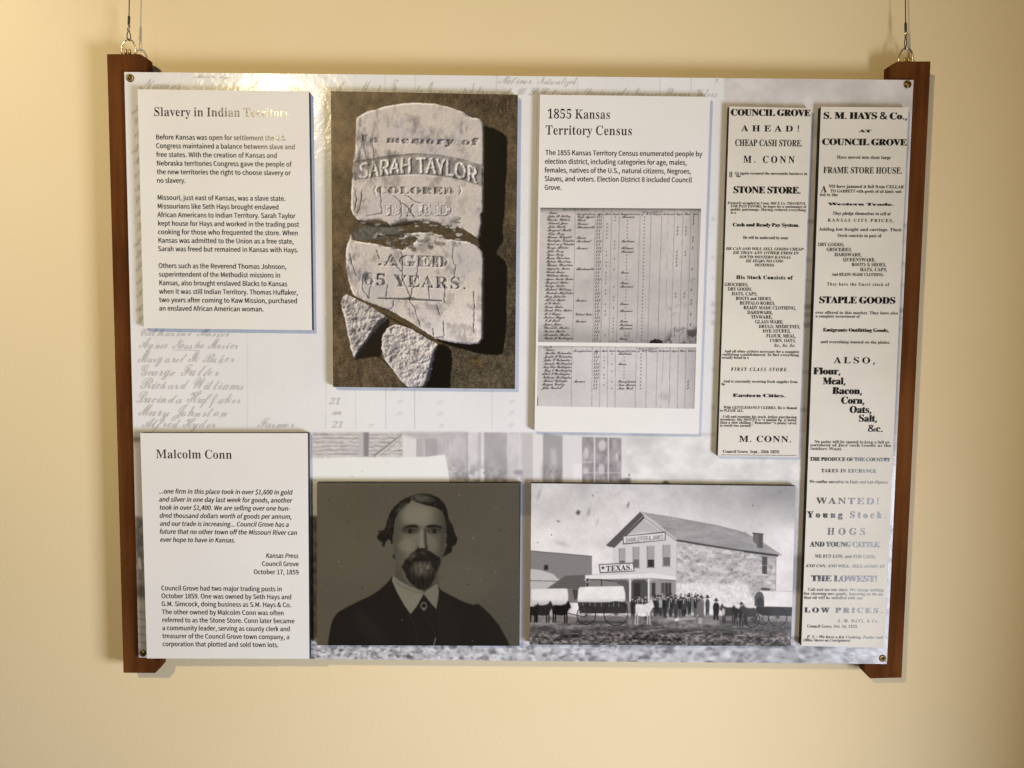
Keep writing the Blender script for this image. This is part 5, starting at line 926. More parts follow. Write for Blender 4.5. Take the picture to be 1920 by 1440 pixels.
    # crowd by the porch: hats, coats, legs
    for k in range(46):
        x = 735 + (k % 23) * 21 + (0 if k < 23 else 9) + rng.normal(0, 7)
        if x > 1215 or (x < 880 and rng.random() < .5):
            continue
        y0 = (826 if k < 23 else 838) + rng.random() * 18 + (10 if x < 880 else 0)
        hgt = 128 + rng.random() * 12
        tone = int(rng.choice([30, 34, 44, 60, 100, 150], p=[.2, .22, .2, .16, .12, .1]))
        col = (tone, tone - 3, tone - 4)
        w = 11 + rng.random() * 4
        c.fill(Z([(x - w * .7, y0 + 22), (x + w * .7, y0 + 22), (x + w, y0 + 40), (x + w * .9, y0 + 85), (x - w * .9, y0 + 85), (x - w, y0 + 40)]), col, .95, .5)
        lt = int(rng.choice([30, 55, 90]))
        c.fill(Z([(x - w * .8, y0 + 80), (x + w * .8, y0 + 80), (x + w * .7, y0 + hgt), (x + 2, y0 + hgt), (x, y0 + 95), (x - 2, y0 + hgt), (x - w * .7, y0 + hgt)]), (lt, lt - 3, lt - 4), .9, .5)
        c.disc(Z([(x, y0 + 13)])[0], 1.7, 2.2, (150, 142, 138), .95, .8)
        c.fill(Z([(x - 12, y0 + 8), (x - 6, y0 + 6), (x - 6, y0 - 4), (x + 6, y0 - 4), (x + 6, y0 + 6), (x + 12, y0 + 8), (x + 12, y0 + 10), (x - 12, y0 + 10)]), (48, 44, 43) if rng.random() < .6 else (140, 132, 128), .95, .3)
        if rng.random() < .55:
            c.fill(Z([(x - 3, y0 + 24), (x + 3, y0 + 24), (x, y0 + 48)]), (205, 196, 192), .9, .3)
    c.shade(c.noise(3, 5, oct=2) * .3, c.mask(Z([(720, 830), (1220, 830), (1220, 985), (720, 985)]), 2))
    for x, y0, w, top, leg in ((1232, 850, 15, 70, 60), (1290, 872, 22, 30, 40), (1458, 896, 15, 50, 34)):
        y1 = {1232: 975, 1290: 1005, 1458: 1050}[x]
        c.fill(Z([(x - w * .6, y0 + 18), (x + w * .6, y0 + 18), (x + w, y0 + 40), (x + w * .8, y0 + 90), (x - w * .8, y0 + 90), (x - w, y0 + 44)]), (top, top - 3, top - 4), 1, .5)
        c.fill(Z([(x - w * .8, y0 + 85), (x + w * .7, y0 + 85), (x + w * .7, y1), (x + w * .2, y1), (x, y0 + 100), (x - w * .25, y1), (x - w * .8, y1)]), (leg, leg - 3, leg - 4), 1, .5)
        c.disc(Z([(x, y0 + 10)])[0], 2.0, 2.4, (120, 112, 108), 1, .8)
        c.fill(Z([(x - 17, y0 + 2), (x - 8, y0), (x - 7, y0 - 12), (x + 7, y0 - 12), (x + 8, y0), (x + 17, y0 + 2), (x + 17, y0 + 5), (x - 17, y0 + 5)]), (42, 38, 37), 1, .3)

    def wheel(cx, cy, r, sp=12):
        p = Z([(cx, cy)])[0]
        rr = r * .28125
        c.ring(p, rr, 1.7, blk, .95)
        for k in range(sp):
            a = k * 2 * math.pi / sp + .2
            c.line([(p[0], p[1]), (p[0] + rr * math.cos(a), p[1] + rr * math.sin(a))], .8, (60, 55, 53), .85, .2)
        c.disc(p, 2.2, 2.2, (70, 65, 62), 1, .6)

    def beast(x0, x1, y0, y1, col, flip=1):
        L = x1 - x0
        q = lambda u: x0 + (u if flip > 0 else 1 - u) * L
        body = [(q(.0), y0 + .25 * (y1 - y0)), (q(.12), y0 + .12 * (y1 - y0)), (q(.5), y0 + .14 * (y1 - y0)), (q(.75), y0 + .08 * (y1 - y0)), (q(.88), y0 - .10 * (y1 - y0)), (q(1.0), y0 + .12 * (y1 - y0)), (q(1.04), y0 + .28 * (y1 - y0)), (q(.96), y0 + .30 * (y1 - y0)), (q(.86), y0 + .45 * (y1 - y0)), (q(.8), y0 + .62 * (y1 - y0)), (q(.5), y0 + .66 * (y1 - y0)), (q(.15), y0 + .62 * (y1 - y0)), (q(.02), y0 + .5 * (y1 - y0))]
        c.fill(Z(body), col, 1, .8)
        for u in (.06, .18, .68, .80):
            c.line(Z([(q(u), y0 + .5 * (y1 - y0)), (q(u + .02), y0 + .78 * (y1 - y0)), (q(u), y1)]), 2.4, tuple(int(v * .8) for v in col), 1, .4)

    # left wagon and team
    c.fill(Z([(58, 800), (180, 796), (292, 794), (303, 830), (303, 886), (58, 894)]), (208, 199, 194), 1, .6)
    c.shade(c.noise(12, 12, oct=3) * .10, c.mask(Z([(58, 800), (300, 794), (303, 890), (58, 894)])))
    c.fill(Z([(45, 880), (320, 885), (320, 1010), (45, 1015)]), (110, 104, 100), .4, 4)
    beast(70, 200, 888, 1022, (44, 39, 37))
    beast(195, 318, 888, 1020, (26, 22, 21))
    beast(40, 110, 900, 1015, (34, 30, 28))
    c.line(Z([(300, 960), (420, 985)]), 1.6, (46, 42, 40), .9, .3)
    # middle wagon
    c.fill(Z([(366, 880), (680, 880), (700, 905), (690, 960), (380, 960)]), (50, 46, 44), .95, .6)
    for x in (402, 448, 482, 525, 575, 605, 640):
        c.line(Z([(x, 885), (x, 915)]), 1.1, (166, 158, 154), .7, .3)
    c.fill(Z([(366, 884), (368, 840), (378, 786), (430, 782), (670, 779), (682, 822), (684, 862), (680, 882), (520, 886)]), (214, 205, 200), 1, .6)
    c.shade(c.noise(16, 16, oct=3) * .10 - .10 * smooth(1120, 1128, c.PY), c.mask(Z([(366, 884), (372, 786), (670, 779), (684, 882)])))
    c.line(Z([(366, 885), (500, 887), (682, 882)]), 1.2, (120, 113, 110), .8, .4)
    wheel(424, 972, 62, 12)
    wheel(622, 962, 80, 14)
    c.fill(Z([(350, 1005), (700, 1015), (690, 1032), (360, 1025)]), (40, 37, 36), .7, 1.5)
    # pale horse, dark horse standing end on
    beast(742, 872, 878, 1034, (206, 197, 192))
    c.shade(c.noise(9, 9, oct=3) * .3, c.mask(Z([(740, 870), (880, 870), (880, 990), (740, 990)]), 1))
    c.fill(Z([(720, 880), (750, 880), (752, 960), (722, 970)]), (44, 40, 38), .9, .8)
    c.fill(Z([(1162, 885), (1185, 872), (1205, 890), (1208, 960), (1196, 980), (1194, 1028), (1172, 1028), (1170, 975), (1158, 950)]), (104, 97, 93), 1, .7)
    c.fill(Z([(1172, 990), (1196, 990), (1194, 1030), (1170, 1030)]), (170, 162, 158), .8, .6)
    # right-hand ox wagon
    c.fill(Z([(1500, 960), (1800, 965), (1800, 1040), (1500, 1035)]), (150, 143, 139), .75, 3)
    c.fill(Z([(1560, 908), (1800, 915), (1800, 978), (1600, 975), (1550, 950)]), (44, 40, 39), 1, .5)
    c.fill(Z([(1552, 820), (1580, 810), (1700, 812), (1800, 816), (1800, 920), (1610, 916), (1545, 905), (1544, 850)]), (214, 205, 200), 1, .5)
    c.line(Z([(1545, 907), (1610, 917), (1800, 921)]), 1.4, (70, 64, 62), .9, .4)
    c.line(Z([(1552, 819), (1580, 809), (1700, 811), (1800, 815)]), 1.0, (160, 152, 148), .8, .4)
    c.fill(Z([(1546, 905), (1545, 850), (1556, 824), (1576, 813), (1598, 822), (1609, 852), (1610, 916)]), (84, 78, 76), 1, .6)
    c.fill(Z([(1556, 905), (1562, 860), (1590, 850), (1606, 880), (1606, 915)]), (50, 46, 45), .9, .8)
    c.shade(c.noise(14, 10, oct=3) * .14, c.mask(Z([(1610, 812), (1800, 816), (1800, 920), (1612, 916)])))
    for k in range(12):
        x = 1645 + k * 13
        c.line(Z([(x, 922), (x - 2, 974)]), .9, (96, 90, 87), .6, .3)
    wheel(1528, 1000, 52)
    wheel(1600, 995, 40)
    wheel(1700, 985, 62)
    beast(1316, 1420, 905, 1018, (58, 52, 49), -1)
    beast(1395, 1500, 915, 1030, (36, 32, 30), -1)
    beast(1460, 1560, 910, 1025, (64, 58, 54), -1)
    c.disc(Z([(1338, 950)])[0], 3, 7, (200, 192, 187), .8, 3)
    c.fill(Z([(1310, 1005), (1790, 1015), (1790, 1040), (1320, 1035)]), (44, 40, 39), .6, 2)
    for a in ([(1440, 960), (1420, 1030)], [(1470, 960), (1455, 1040)], [(1600, 990), (1640, 1020)], [(1720, 985), (1700, 1020)]):
        c.line(Z(a), 1.6, (150, 142, 138), .6, .5)
    c.img = 128 + (c.img - 128) * 1.02 + np.where(c.img < 110, -4, 0)
    c.shade(c.noise(1.6, oct=2) * .07)
    return c


def stamp(c, cx, cy, rx, ry, tone, alpha, rot, soft):
    """one soft pebble, painted only where it lies"""
    s = c.s
    R = max(rx, ry) * 1.4
    r0, r1 = max(0, int((cy - R - c.y0) * s)), min(c.h, int((cy + R - c.y0) * s) + 2)
    k0, k1 = max(0, int((cx - R - c.x0) * s)), min(c.w, int((cx + R - c.x0) * s) + 2)
    if r1 <= r0 or k1 <= k0:
        return
    x, y = c.PX[r0:r1, k0:k1] - cx, c.PY[r0:r1, k0:k1] - cy
    ca, sa = math.cos(rot), math.sin(rot)
    d = np.hypot((x * ca + y * sa) / rx, (-x * sa + y * ca) / ry)
    m = ((1 - smooth(1 - soft, 1 + soft, d)) * alpha)[..., None]
    c.img[r0:r1, k0:k1] = c.img[r0:r1, k0:k1] * (1 - m) + np.array([tone, tone - 5, tone - 4.]) * m


def paint_panel():
    c = Canvas(226, 126, 1722, 1254, 0.8, (220, 214, 213), 33)
    rng = c.rng
    # page of the census, enlarged and faded
    c.shade(c.noise(120, oct=3) * 0.05 + c.noise(5, oct=2) * 0.012)
    edge = 150
    for xt, xb in ((464, 464), (611, 611), (666, 667), (722, 723.5), (779, 777.5), (931, 922), (1007.7, 1000), (1083, 1078), (1178, 1172), (1237.7, 1231), (1295.7, 1290)):
        a = 0.35 if xt < 700 else 0.55
        p = [(xt + (xb - xt) * t, 140 + 664 * t) for t in np.linspace(0, 1, 23)]
        for u, v in zip(p[:-1], p[1:]):
            if rng.random() < .86:
                c.line([u, v], 1.1, (150, 142, 144), a * (0.55 + .6 * rng.random()))
    # greyed photograph at the right: sky, then the wall of the store
    sky = smooth(1356, 1358, c.PX)
    c.put(sky, (203, 193, 190))
    c.shade((c.noise(50, 40, oct=4) * 0.20 + c.noise(9, oct=3) * 0.05), sky)
    c.put(smooth(430, 640, c.PY) * sky, (190, 182, 176), .8)
    for y, h, d in ((408, 5, 120), (566, 9, 110), (582, 7, 130), (600, 9, 118), (480, 5, 150), (520, 4, 150), (690, 6, 150), (760, 8, 140)):
        c.fill(np.array([(1335, y), (1420, y + 2), (1560, y + 6), (1700, y + 12), (1700, y + 12 + h), (1560, y + 6 + h), (1420, y + 2 + h), (1335, y + h)]), (d, d - 5, d - 5), .55, 2)
    c.fill(np.array([(1338, 130), (1357, 130), (1357, 808), (1338, 808)]), (218, 212, 209), .9, 2)
    # the photograph along the bottom
    low = smooth(808.5, 810.5, c.PY - (c.PX - 580) * .002)
    c.put(low, (206, 198, 196))
    Z = zoom(.22396, 570, 800)
    c.shade(c.noise(40, 60, oct=4) * .12 + c.noise(6, oct=3) * .04, low)
    c.fill(Z([(60, 48), (830, 48), (830, 262), (60, 262)]), (196, 187, 185), 1, .6)
    for k in range(6):
        y = 66 + k * 33
        for x0, x1 in ((80, 470), (545, 830)):
            x = x0
            while x < x1:
                L = 30 + rng.random() * 70
                c.line(Z([(x, y + rng.normal(0, 4) + (x - x0) * -.01), (min(x + L, x1), y + rng.normal(0, 4))]), 1.0 + rng.random() * 1.3, (124, 115, 114), .4 + .5 * rng.random(), .5)
                x += L
    c.shade(c.noise(5, 3, oct=3) * .22, c.mask(Z([(60, 48), (830, 48), (830, 262), (60, 262)])))
    c.fill(Z([(495, 48), (545, 48), (540, 250), (497, 250)]), (132, 126, 126), 1, .8)
    c.fill(Z([(455, 48), (497, 48), (497, 250), (455, 250)]), (182, 175, 174), .9, 1.2)
    c.line(Z([(585, 245), (815, 72)]), 4.2, (140, 132, 131), 1, .6)
    c.line(Z([(640, 240), (815, 95)]), 1.6, (150, 142, 141), .8, .5)
    c.line(Z([(612, 245), (812, 84)]), 2.0, (206, 197, 194), .9, .5)
    c.fill(Z([(820, 60), (945, 90), (940, 260), (830, 260)]), (212, 206, 202), 1, 1.4)
    c.fill(Z([(800, 48), (1370, 48), (1370, 100), (945, 100), (830, 70)]), (176, 167, 167), .9, 2.5)
    for x0, x1, t in ((945, 1000, 172), (1000, 1012, 210), (1012, 1110, 164), (1110, 1200, 178), (1200, 1360, 182), (1360, 1372, 150), (1372, 1455, 204), (1455, 1485, 182), (1485, 1508, 214), (1508, 1700, 166), (1700, 1915, 192), (1800, 1812, 204)):
        c.fill(Z([(x0, 98 if x0 < 1200 else 50), (x1, 98 if x0 < 1200 else 50), (x1, 480), (x0, 480)]), (t, t - 8, t - 7), .92, .8)
    for x in (945, 1005, 1110, 1205):
        c.line(Z([(x, 100), (x, 260)]), 1.0, (138, 130, 130), .7, .4)
    c.shade(c.noise(22, 40, oct=4) * .26 * smooth(780, 820, c.PX) * (1 - smooth(975, 1000, c.PX)), low)
    c.put(smooth(850, 900, c.PY) * c.mask(Z([(1200, 260), (1700, 260), (1700, 480), (1200, 480)]), 1.5) * smooth(-.1, .15, c.noise(9, oct=4)), (132, 126, 126), .75)
    c.fill(Z([(1745, 378), (1780, 362), (1890, 362), (1905, 380), (1880, 402), (1770, 402)]), (142, 135, 137), .8, 1.6)
    c.fill(Z([(1815, 400), (1870, 400), (1870, 480), (1815, 480)]), (160, 154, 158), .7, 2)
    # pale wagon cover
    c.fill(wobble(Z([(40, 268), (300, 256), (700, 256), (1040, 252), (1120, 240), (1178, 234), (1200, 330), (1222, 480), (40, 480)]), .4, rng), (224, 219, 214), 1, .5)
    for x, y in ((488, 375), (404, 420), (700, 300)):
        c.disc(Z([(x, y)])[0], 1.2, 1.2, (170, 164, 160), .8, .8)
    c.line(Z([(1215, 378), (1275, 376)]), 1.4, (210, 202, 200), .8, .4)
    # posts and windows left of the pale wall
    W = zoom(.27604, 980, 800)
    c.fill(W([(0, 45), (70, 50), (70, 380), (0, 380)]), (186, 178, 177), .9, 1)
    c.fill(W([(70, 45), (138, 45), (138, 380), (70, 380)]), (212, 204, 202), 1, .6)
    c.fill(W([(138, 45), (272, 60), (272, 380), (138, 380)]), (158, 150, 150), 1, .8)
    c.put(c.mask(W([(190, 150), (225, 150), (240, 380), (200, 380)]), 3), (196, 188, 187), .7)
    c.put(c.mask(W([(138, 250), (272, 270), (272, 390), (138, 390)]), 4) * smooth(-.1, .2, c.noise(10, 20)), (118, 112, 112), .7)
    c.fill(W([(272, 55), (404, 70), (404, 380), (272, 380)]), (210, 202, 201), 1, .6)
    c.fill(W([(345, 250), (404, 250), (404, 380), (345, 380)]), (222, 214, 212), .8, 1.5)
    c.fill(W([(404, 70), (672, 75), (672, 380), (404, 380)]), (150, 141, 142), 1, .6)
    c.shade(c.noise(10, 14, oct=4) * .5, c.mask(W([(404, 70), (672, 75), (672, 380), (404, 380)])))
    for x in (488, 582):
        c.line(W([(x, 75), (x, 380)]), 2.8, (206, 197, 196), .95, .4)
    c.line(W([(404, 312), (672, 312)]), 1.8, (196, 188, 187), .8, .5)
    c.line(W([(404, 242), (488, 238)]), 1.8, (206, 198, 196), .8, .5)
    for x, y, rx, ry in ((430, 180, 5, 10), (540, 130, 7, 10), (535, 290, 6, 10), (430, 300, 5, 6), (640, 205, 3, 8)):
        c.disc(W([(x, y)])[0], rx, ry, (200, 191, 190), .8, 4)
    c.fill(W([(672, 75), (900, 62), (1300, 62), (1300, 200), (1880, 210), (1900, 400), (672, 400)]), (212, 205, 200), .9, 1)
    c.shade(c.noise(24, 18, oct=4) * .20, c.mask(W([(672, 60), (1900, 60), (1900, 400), (672, 400)]), 1))
    c.put(c.mask(W([(700, 60), (900, 60), (1000, 90), (800, 130)]), 6), (178, 170, 168), .6)
    c.put(c.mask(W([(660, 360), (730, 345), (738, 385), (660, 390)]), 1.5), (110, 104, 104), .9)
    c.disc(W([(724, 328)])[0], 1.6, 2.2, (110, 104, 104), .9, 1)
    c.put(c.mask(W([(945, 385), (960, 370), (985, 370), (1000, 388)]), 1), (84, 80, 79), .9)
    # darker things hidden for the most part: the strip at the left, gaps between the boards
    L = zoom(.3194, 225, 800)
    c.fill(L([(60, 30), (130, 30), (170, 1400), (60, 1400)]), (190, 182, 184), 1, 1)
    c.fill(L([(60, 60), (125, 60), (125, 90), (60, 90)]), (120, 112, 110), .8, 1.6)
    c.fill(L([(80, 120), (100, 120), (112, 530), (80, 530)]), (212, 204, 206), .8, 2)
    c.fill(L([(80, 535), (160, 535), (170, 1000), (80, 1000)]), (118, 110, 110), .9, 3)
    c.shade(c.noise(8, 12, oct=4) * .7, c.mask(L([(60, 530), (165, 530), (190, 1400), (60, 1400)]), 2))
    c.fill(L([(105, 770), (118, 765), (128, 830), (120, 845), (108, 825)]), (206, 198, 198), .95, 1)
    c.fill(L([(90, 1000), (165, 1000), (180, 1380), (90, 1380)]), (160, 152, 150), .7, 3)
    c.fill(L([(95, 940), (160, 930), (165, 1010), (100, 1010)]), (92, 86, 86), .7, 3)
    for k in range(6):
        c.line(L([(95, 1080 + k * 45), (170, 1095 + k * 44)]), 2, (110, 104, 102), .6, 1)
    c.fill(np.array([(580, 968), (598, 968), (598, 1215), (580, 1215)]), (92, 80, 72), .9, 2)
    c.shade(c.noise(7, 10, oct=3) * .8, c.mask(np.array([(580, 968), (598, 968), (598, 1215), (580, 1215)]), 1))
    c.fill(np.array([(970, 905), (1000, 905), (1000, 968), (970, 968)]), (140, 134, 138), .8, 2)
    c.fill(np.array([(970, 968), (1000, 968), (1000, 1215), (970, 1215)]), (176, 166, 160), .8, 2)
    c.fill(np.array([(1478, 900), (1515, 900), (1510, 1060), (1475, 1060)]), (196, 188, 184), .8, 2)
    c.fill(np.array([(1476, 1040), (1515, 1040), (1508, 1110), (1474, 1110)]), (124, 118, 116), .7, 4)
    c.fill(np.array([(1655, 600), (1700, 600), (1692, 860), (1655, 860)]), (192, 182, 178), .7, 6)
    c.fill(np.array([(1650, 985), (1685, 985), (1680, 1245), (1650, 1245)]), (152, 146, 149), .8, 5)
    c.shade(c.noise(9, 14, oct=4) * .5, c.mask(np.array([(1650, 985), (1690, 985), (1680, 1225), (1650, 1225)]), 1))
    # gravel at the foot of the photograph: finer at the left, larger and softer at the right
    gm = smooth(1196, 1204, c.PY) * smooth(578, 582, c.PX)
    c.put(gm, (176, 168, 167))
    for _ in range(3800):
        x = 580 + rng.random() ** 1.15 * 1100
        t = (x - 580) / 1100
        y = 1198 + rng.random() * 52
        r = (1.7 + 2.6 * rng.random()) * (1 + 1.2 * t)
        tone = float(np.clip(rng.normal(186, 22), 110, 218)) if rng.random() < .74 else float(rng.normal(112, 16))
        stamp(c, x, y, r * (1 + .6 * rng.random()), r * (.6 + .3 * rng.random()), tone, .75 - .25 * t, rng.normal(0, .35), .28 + .35 * t)
    return c


CENSUS_NAMES = ["Names", "John R. Kelley", "Charles Withers", "Edward Jones", "John Smith", "Margaret Smith", "Eliza Perry", "Thomas Colquitt",
                "Christopher Columbia", "Infant son of Columbia", "George Allister", "John Perry", "Lynn Perry", "Susan Christian", "Sylvia Christian",
                "Thomas Christian", "Augustus Mosier", "Sarah Mosier", "William Mosier", "Agnes Neosho Mosier", "Margaret Baker", "George Fuller",
                "Richard Williams", "Lucinda Huffaker", "Mary Johnston", "Alfred Hyder", "A B Baker", "Susan Baker", "Sarah Ellen Baker", "H N Hayne",
                "Medora Hayne", "C M Scott", "James Jones", "Charlotte Baxter", "Marian Baxter", "Alexander Baxter", "Charles H Worthington"]


def scrawl(c, text, x, y, cap, ink, alpha=.92, width=None):
    _, w = run('script', text)
    polys = [p for g in c.glyphs('script', text, x, x + (width or w * cap * .82), y, cap, 0.45) for p in g]
    if polys:
        m = c.mask(polys)
        m = np.maximum(m, c.mask([p + (.35, .1) for p in polys]))
        c.put(m, ink, alpha)


def paint_ledger(which):
    ink = (36, 31, 30)
    if which == 0:
        c = Canvas(1006, 386, 1318, 648, 1.7, (190, 180, 177), 51)
        Z = zoom(.1875, 980, 370)
        cols = [(525, 500), (728, 700), (808, 780), (888, 862), (968, 938), (1175, 1140), (1287, 1250), (1393, 1350), (1520, 1480), (1605, 1565), (1685, 1645), (1760, 1732)]
        y0, y1, ytop, ybot, pitch = 165, 1420, 115, 1480, 34.9
    else:
        c = Canvas(1004, 645, 1309, 770, 1.7, (194, 185, 183), 52)
        Z = zoom(.1979, 980, 620)
        cols = [(468, 460), (660, 655), (735, 728), (808, 802), (880, 874), (1078, 1066), (1176, 1165), (1277, 1263), (1400, 1385), (1477, 1463), (1550, 1535), (1640, 1620)]
        y0, y1, ytop, ybot, pitch = 190, 552, 145, 735, 32.9
    rng = c.rng
    c.shade(c.noise(70, 60, oct=3) * .16 + c.noise(5, oct=3) * .06)
    if which == 0:
        c.shade(-.36 * (1 - smooth(388, 402, c.PY)) - .12 * smooth(1270, 1312, c.PX) - .18 * smooth(600, 640, c.PY))
        c.put(c.mask(Z([(1500, 1340), (1790, 1300), (1790, 1480), (1400, 1480)]), 4) * smooth(-.12, .12, c.noise(10, oct=4)), (62, 55, 53), .85)
        for x, y, rx, ry in ((1525, 1165, 30, 14), (1545, 1085, 16, 26), (1635, 1090, 18, 14), (1470, 1115, 14, 18), (1700, 840, 24, 30), (640, 860, 20, 20), (1050, 1380, 40, 30)):
            c.put(c.mask(Z(ellipse(x, y, rx, ry)), 2) * smooth(-.2, .2, c.noise(4, oct=3)), (110, 102, 100), .6)
        c.fill(Z(wobble([(1260, 1465), (1290, 1425), (1340, 1415), (1390, 1430), (1400, 1465)], 4, rng, 12)), (24, 20, 20), .95, .4)
        for k in range(5):
            c.line(Z([(700 + k * 160, 1436), (790 + k * 160, 1438)]), 1, (70, 62, 60), .7, .3)
    else:
        c.shade(-.10 * smooth(1270, 1305, c.PX) - .12 * (1 - smooth(648, 656, c.PY)))
        c.put(c.mask(Z(ellipse(1350, 625, 50, 30)), 4), (150, 141, 142), .5)
        c.line(Z([(141, 630), (139, 712)]), 1.6, ink, .9, .3)
    for a, b in cols:
        p = [(a + (b - a) * t + rng.normal(0, 1.0), ytop + (ybot - ytop) * t) for t in np.linspace(0, 1, 16)]
        for u, v in zip(p[:-1], p[1:]):
            c.line(Z([u, v]), .75, (96, 88, 86), .5 + .4 * rng.random())
    mid = (cols[7][0] + cols[8][0]) / 2
    for k in range(18):
        if rng.random() < .6:
            y = ytop + (ybot - ytop) * k / 18
            c.line(Z([(mid - k * 1.8, y), (mid - k * 1.8 - 2, y + (ybot - ytop) / 18)]), .7, (110, 102, 101), .6)
    c.line(Z([(cols[0][0] - 350, ytop - 5), (cols[-1][0] + 20, ytop + 8)]), 1.0, (70, 62, 60), .7, .3)
    if which == 0:
        names = CENSUS_NAMES
        occ = {1: 'Corp Agent', 2: 'Clerk', 3: 'Farmer', 4: 'Blacksmith', 7: 'Mason', 8: 'Merchant', 10: 'Farmer', 16: 'Blacksmith', 25: 'Farmer', 29: 'Cabinet Maker', 31: 'Farmer'}
        frm = {1: 'Missouri', 8: 'Indiana', 10: 'Illinois', 11: 'Missouri', 17: 'Iowa', 20: 'Iowa', 21: 'Missouri', 26: 'Iowa', 28: 'Missouri', 31: 'Iowa', 32: 'Indiana', 33: 'Missouri', 36: 'Iowa'}
        cap, nx = 4.8, (250, 205)
        scrawl(c, 'Council Grove District', 980 + 395 * .1875, 370 + 130 * .1875, 3, ink, .8, 50)
    else:
        names = ["Names", "Martha Columbia", "Joseph H Columbia", "John C Columbia", "Amanda Worthington", "Mary Ellen Worthington", "Lucy E Worthington", "Albert P Worthington", "Catherine Worthington", "Robert Gillespie", "Morgan Gentry", "John Goodell"]
        occ = {9: 'Farmer'}
        frm = {1: 'Indiana', 4: 'Iowa', 9: 'Pennsylvania', 10: 'New Mexico', 11: 'New York'}
        cap, nx = 4.9, (205, 182)
        scrawl(c, 'page 16', 980 + 195 * .1979, 620 + 163 * .1979, 3, ink, .8, 15)
    n = len(names)
    kx = Z([(1, 0)])[0][0] - Z([(0, 0)])[0][0]
    for i, nm in enumerate(names):
        t = i / max(1, n - 1)
        y = y0 + (y1 - y0) * t
        x = nx[0] + (nx[1] - nx[0]) * t
        Y = Z([(x, y)])[0]
        d = lambda j: cols[j][0] + (cols[j][1] - cols[j][0]) * (y - ytop) / (ybot - ytop)
        maxw = (d(0) - x - 6) * kx
        _, w = run('script', nm)
        scrawl(c, nm, Y[0] + (1.2 if i == 0 else rng.normal(0, .7)), Y[1], cap, ink, .9, min(maxw, w * cap * .80))
        yy = Y[1] + 1.0
        if i == 0:
            for j, h in ((0, 'Occupation'), (1, 'Age'), (2, 'Male'), (3, 'Female'), (4, 'Immigrated from'), (5, 'of U S'), (6, 'Citizens'), (7, 'Declarant'), (8, 'Negro'), (9, 'Slave'), (10, 'Voter')):
                X = Z([(d(j) + 8, 0)])[0][0]
                scrawl(c, h, X, yy + 1, 4.0, ink, .88, (d(j + 1) - d(j) - 14) * kx)
            for j, h in ((5, 'Natives'), (6, 'Natural')):
                X = Z([(d(j) + 8, 0)])[0][0]
                scrawl(c, h, X, yy - 3.5, 3.2, ink, .8, (d(j + 1) - d(j) - 16) * kx)
            continue
        if i in occ:
            _, w = run('script', occ[i])
            scrawl(c, occ[i], Z([(d(0) + 16, 0)])[0][0], yy, cap, ink, .9, min(w * cap * .85, (d(1) - d(0) - 26) * kx))
        minor = rng.random() < .45
        for q in (0, 5) if not minor else (0, 4, 8):
            X = Z([(d(1) + 16, 0)])[0][0] + q * .9
            c.line([(X, yy), (X + 2.0, yy - 4.2)], 1.2, ink, .9, .2)
        male = rng.random() < .5
        X = Z([(d(2 if male else 3) + 36, 0)])[0][0]
        c.line([(X, yy - .5), (X + 1.0, yy - 2.8)], 1.2, ink, .85, .2)
        if i in frm:
            _, w = run('script', frm[i])
            scrawl(c, frm[i], Z([(d(4) + 22, 0)])[0][0], yy, cap, ink, .9, min(w * cap * .85, (d(5) - d(4) - 26) * kx))
        else:
            X = Z([(d(4) + 80, 0)])[0][0]
            c.line([(X, yy - .5), (X + 1.0, yy - 2.6)], 1.1, ink, .8, .2)
        X = Z([(d(5) + 44, 0)])[0][0]
        c.line([(X, yy - .5), (X + 1.0, yy - 2.6)], 1.2, ink, .85, .2)
        if which == 0 and i in (4, 5, 6, 11, 12, 13, 14, 15, 23, 24, 33, 34, 35):
            for j in ((8, 9) if i not in (13, 14, 15, 35) else (8,)):
                X = Z([(d(j) + 30, 0)])[0][0]
                c.line([(X, yy), (X + 1.8, yy - 4)], 1.2, ink, .85, .2)
        elif (which == 0 and i in (1, 2, 3, 7, 8, 10, 16, 22, 25, 26, 29, 32)) or (which == 1 and i > 8):
            X = Z([(d(10) + 22, 0)])[0][0]
            c.line([(X, yy), (X + 1.8, yy - 4.4)], 1.3, ink, .9, .2)
    return c


# ------------------------------------------------------------------ materials
def lin(c):
    c = np.asarray(c, float) / 255.0
    return np.where(c <= 0.04045, c / 12.92, ((c + 0.055) / 1.055) ** 2.4)


WHITE = np.array([0.90, 0.835, 0.79])          # how bright a perfectly white sheet looks in the photograph (linear)


def ink(c):
    """colour seen in the photograph -> colour of the print itself"""
    return np.clip(lin(c) / WHITE, 0.002, 0.88)


def material(name, color=(.8, .8, .8), rough=0.5, metal=0.0, spec=0.5):
    m = bpy.data.materials.new(name)
    m.use_nodes = True
    b = m.node_tree.nodes['Principled BSDF']
    b.inputs['Base Color'].default_value = (*color, 1)
    b.inputs['Roughness'].default_value = rough
    b.inputs['Metallic'].default_value = metal
    b.inputs['Specular IOR Level'].default_value = spec
    return m, m.node_tree.nodes, m.node_tree.links, b


def coords(n, l, scale=(1, 1, 1)):
    tc, mp = n.new('ShaderNodeTexCoord'), n.new('ShaderNodeMapping')
    mp.inputs['Scale'].default_value = scale
    l.new(tc.outputs['Object'], mp.inputs['Vector'])
    return mp.outputs['Vector']


def noise_node(n, l, vec, scale, detail=4, rough=0.55):
    t = n.new('ShaderNodeTexNoise')
    t.inputs['Scale'].default_value, t.inputs['Detail'].default_value, t.inputs['Roughness'].default_value = scale, detail, rough
    l.new(vec, t.inputs['Vector'])
    return t.outputs['Fac']


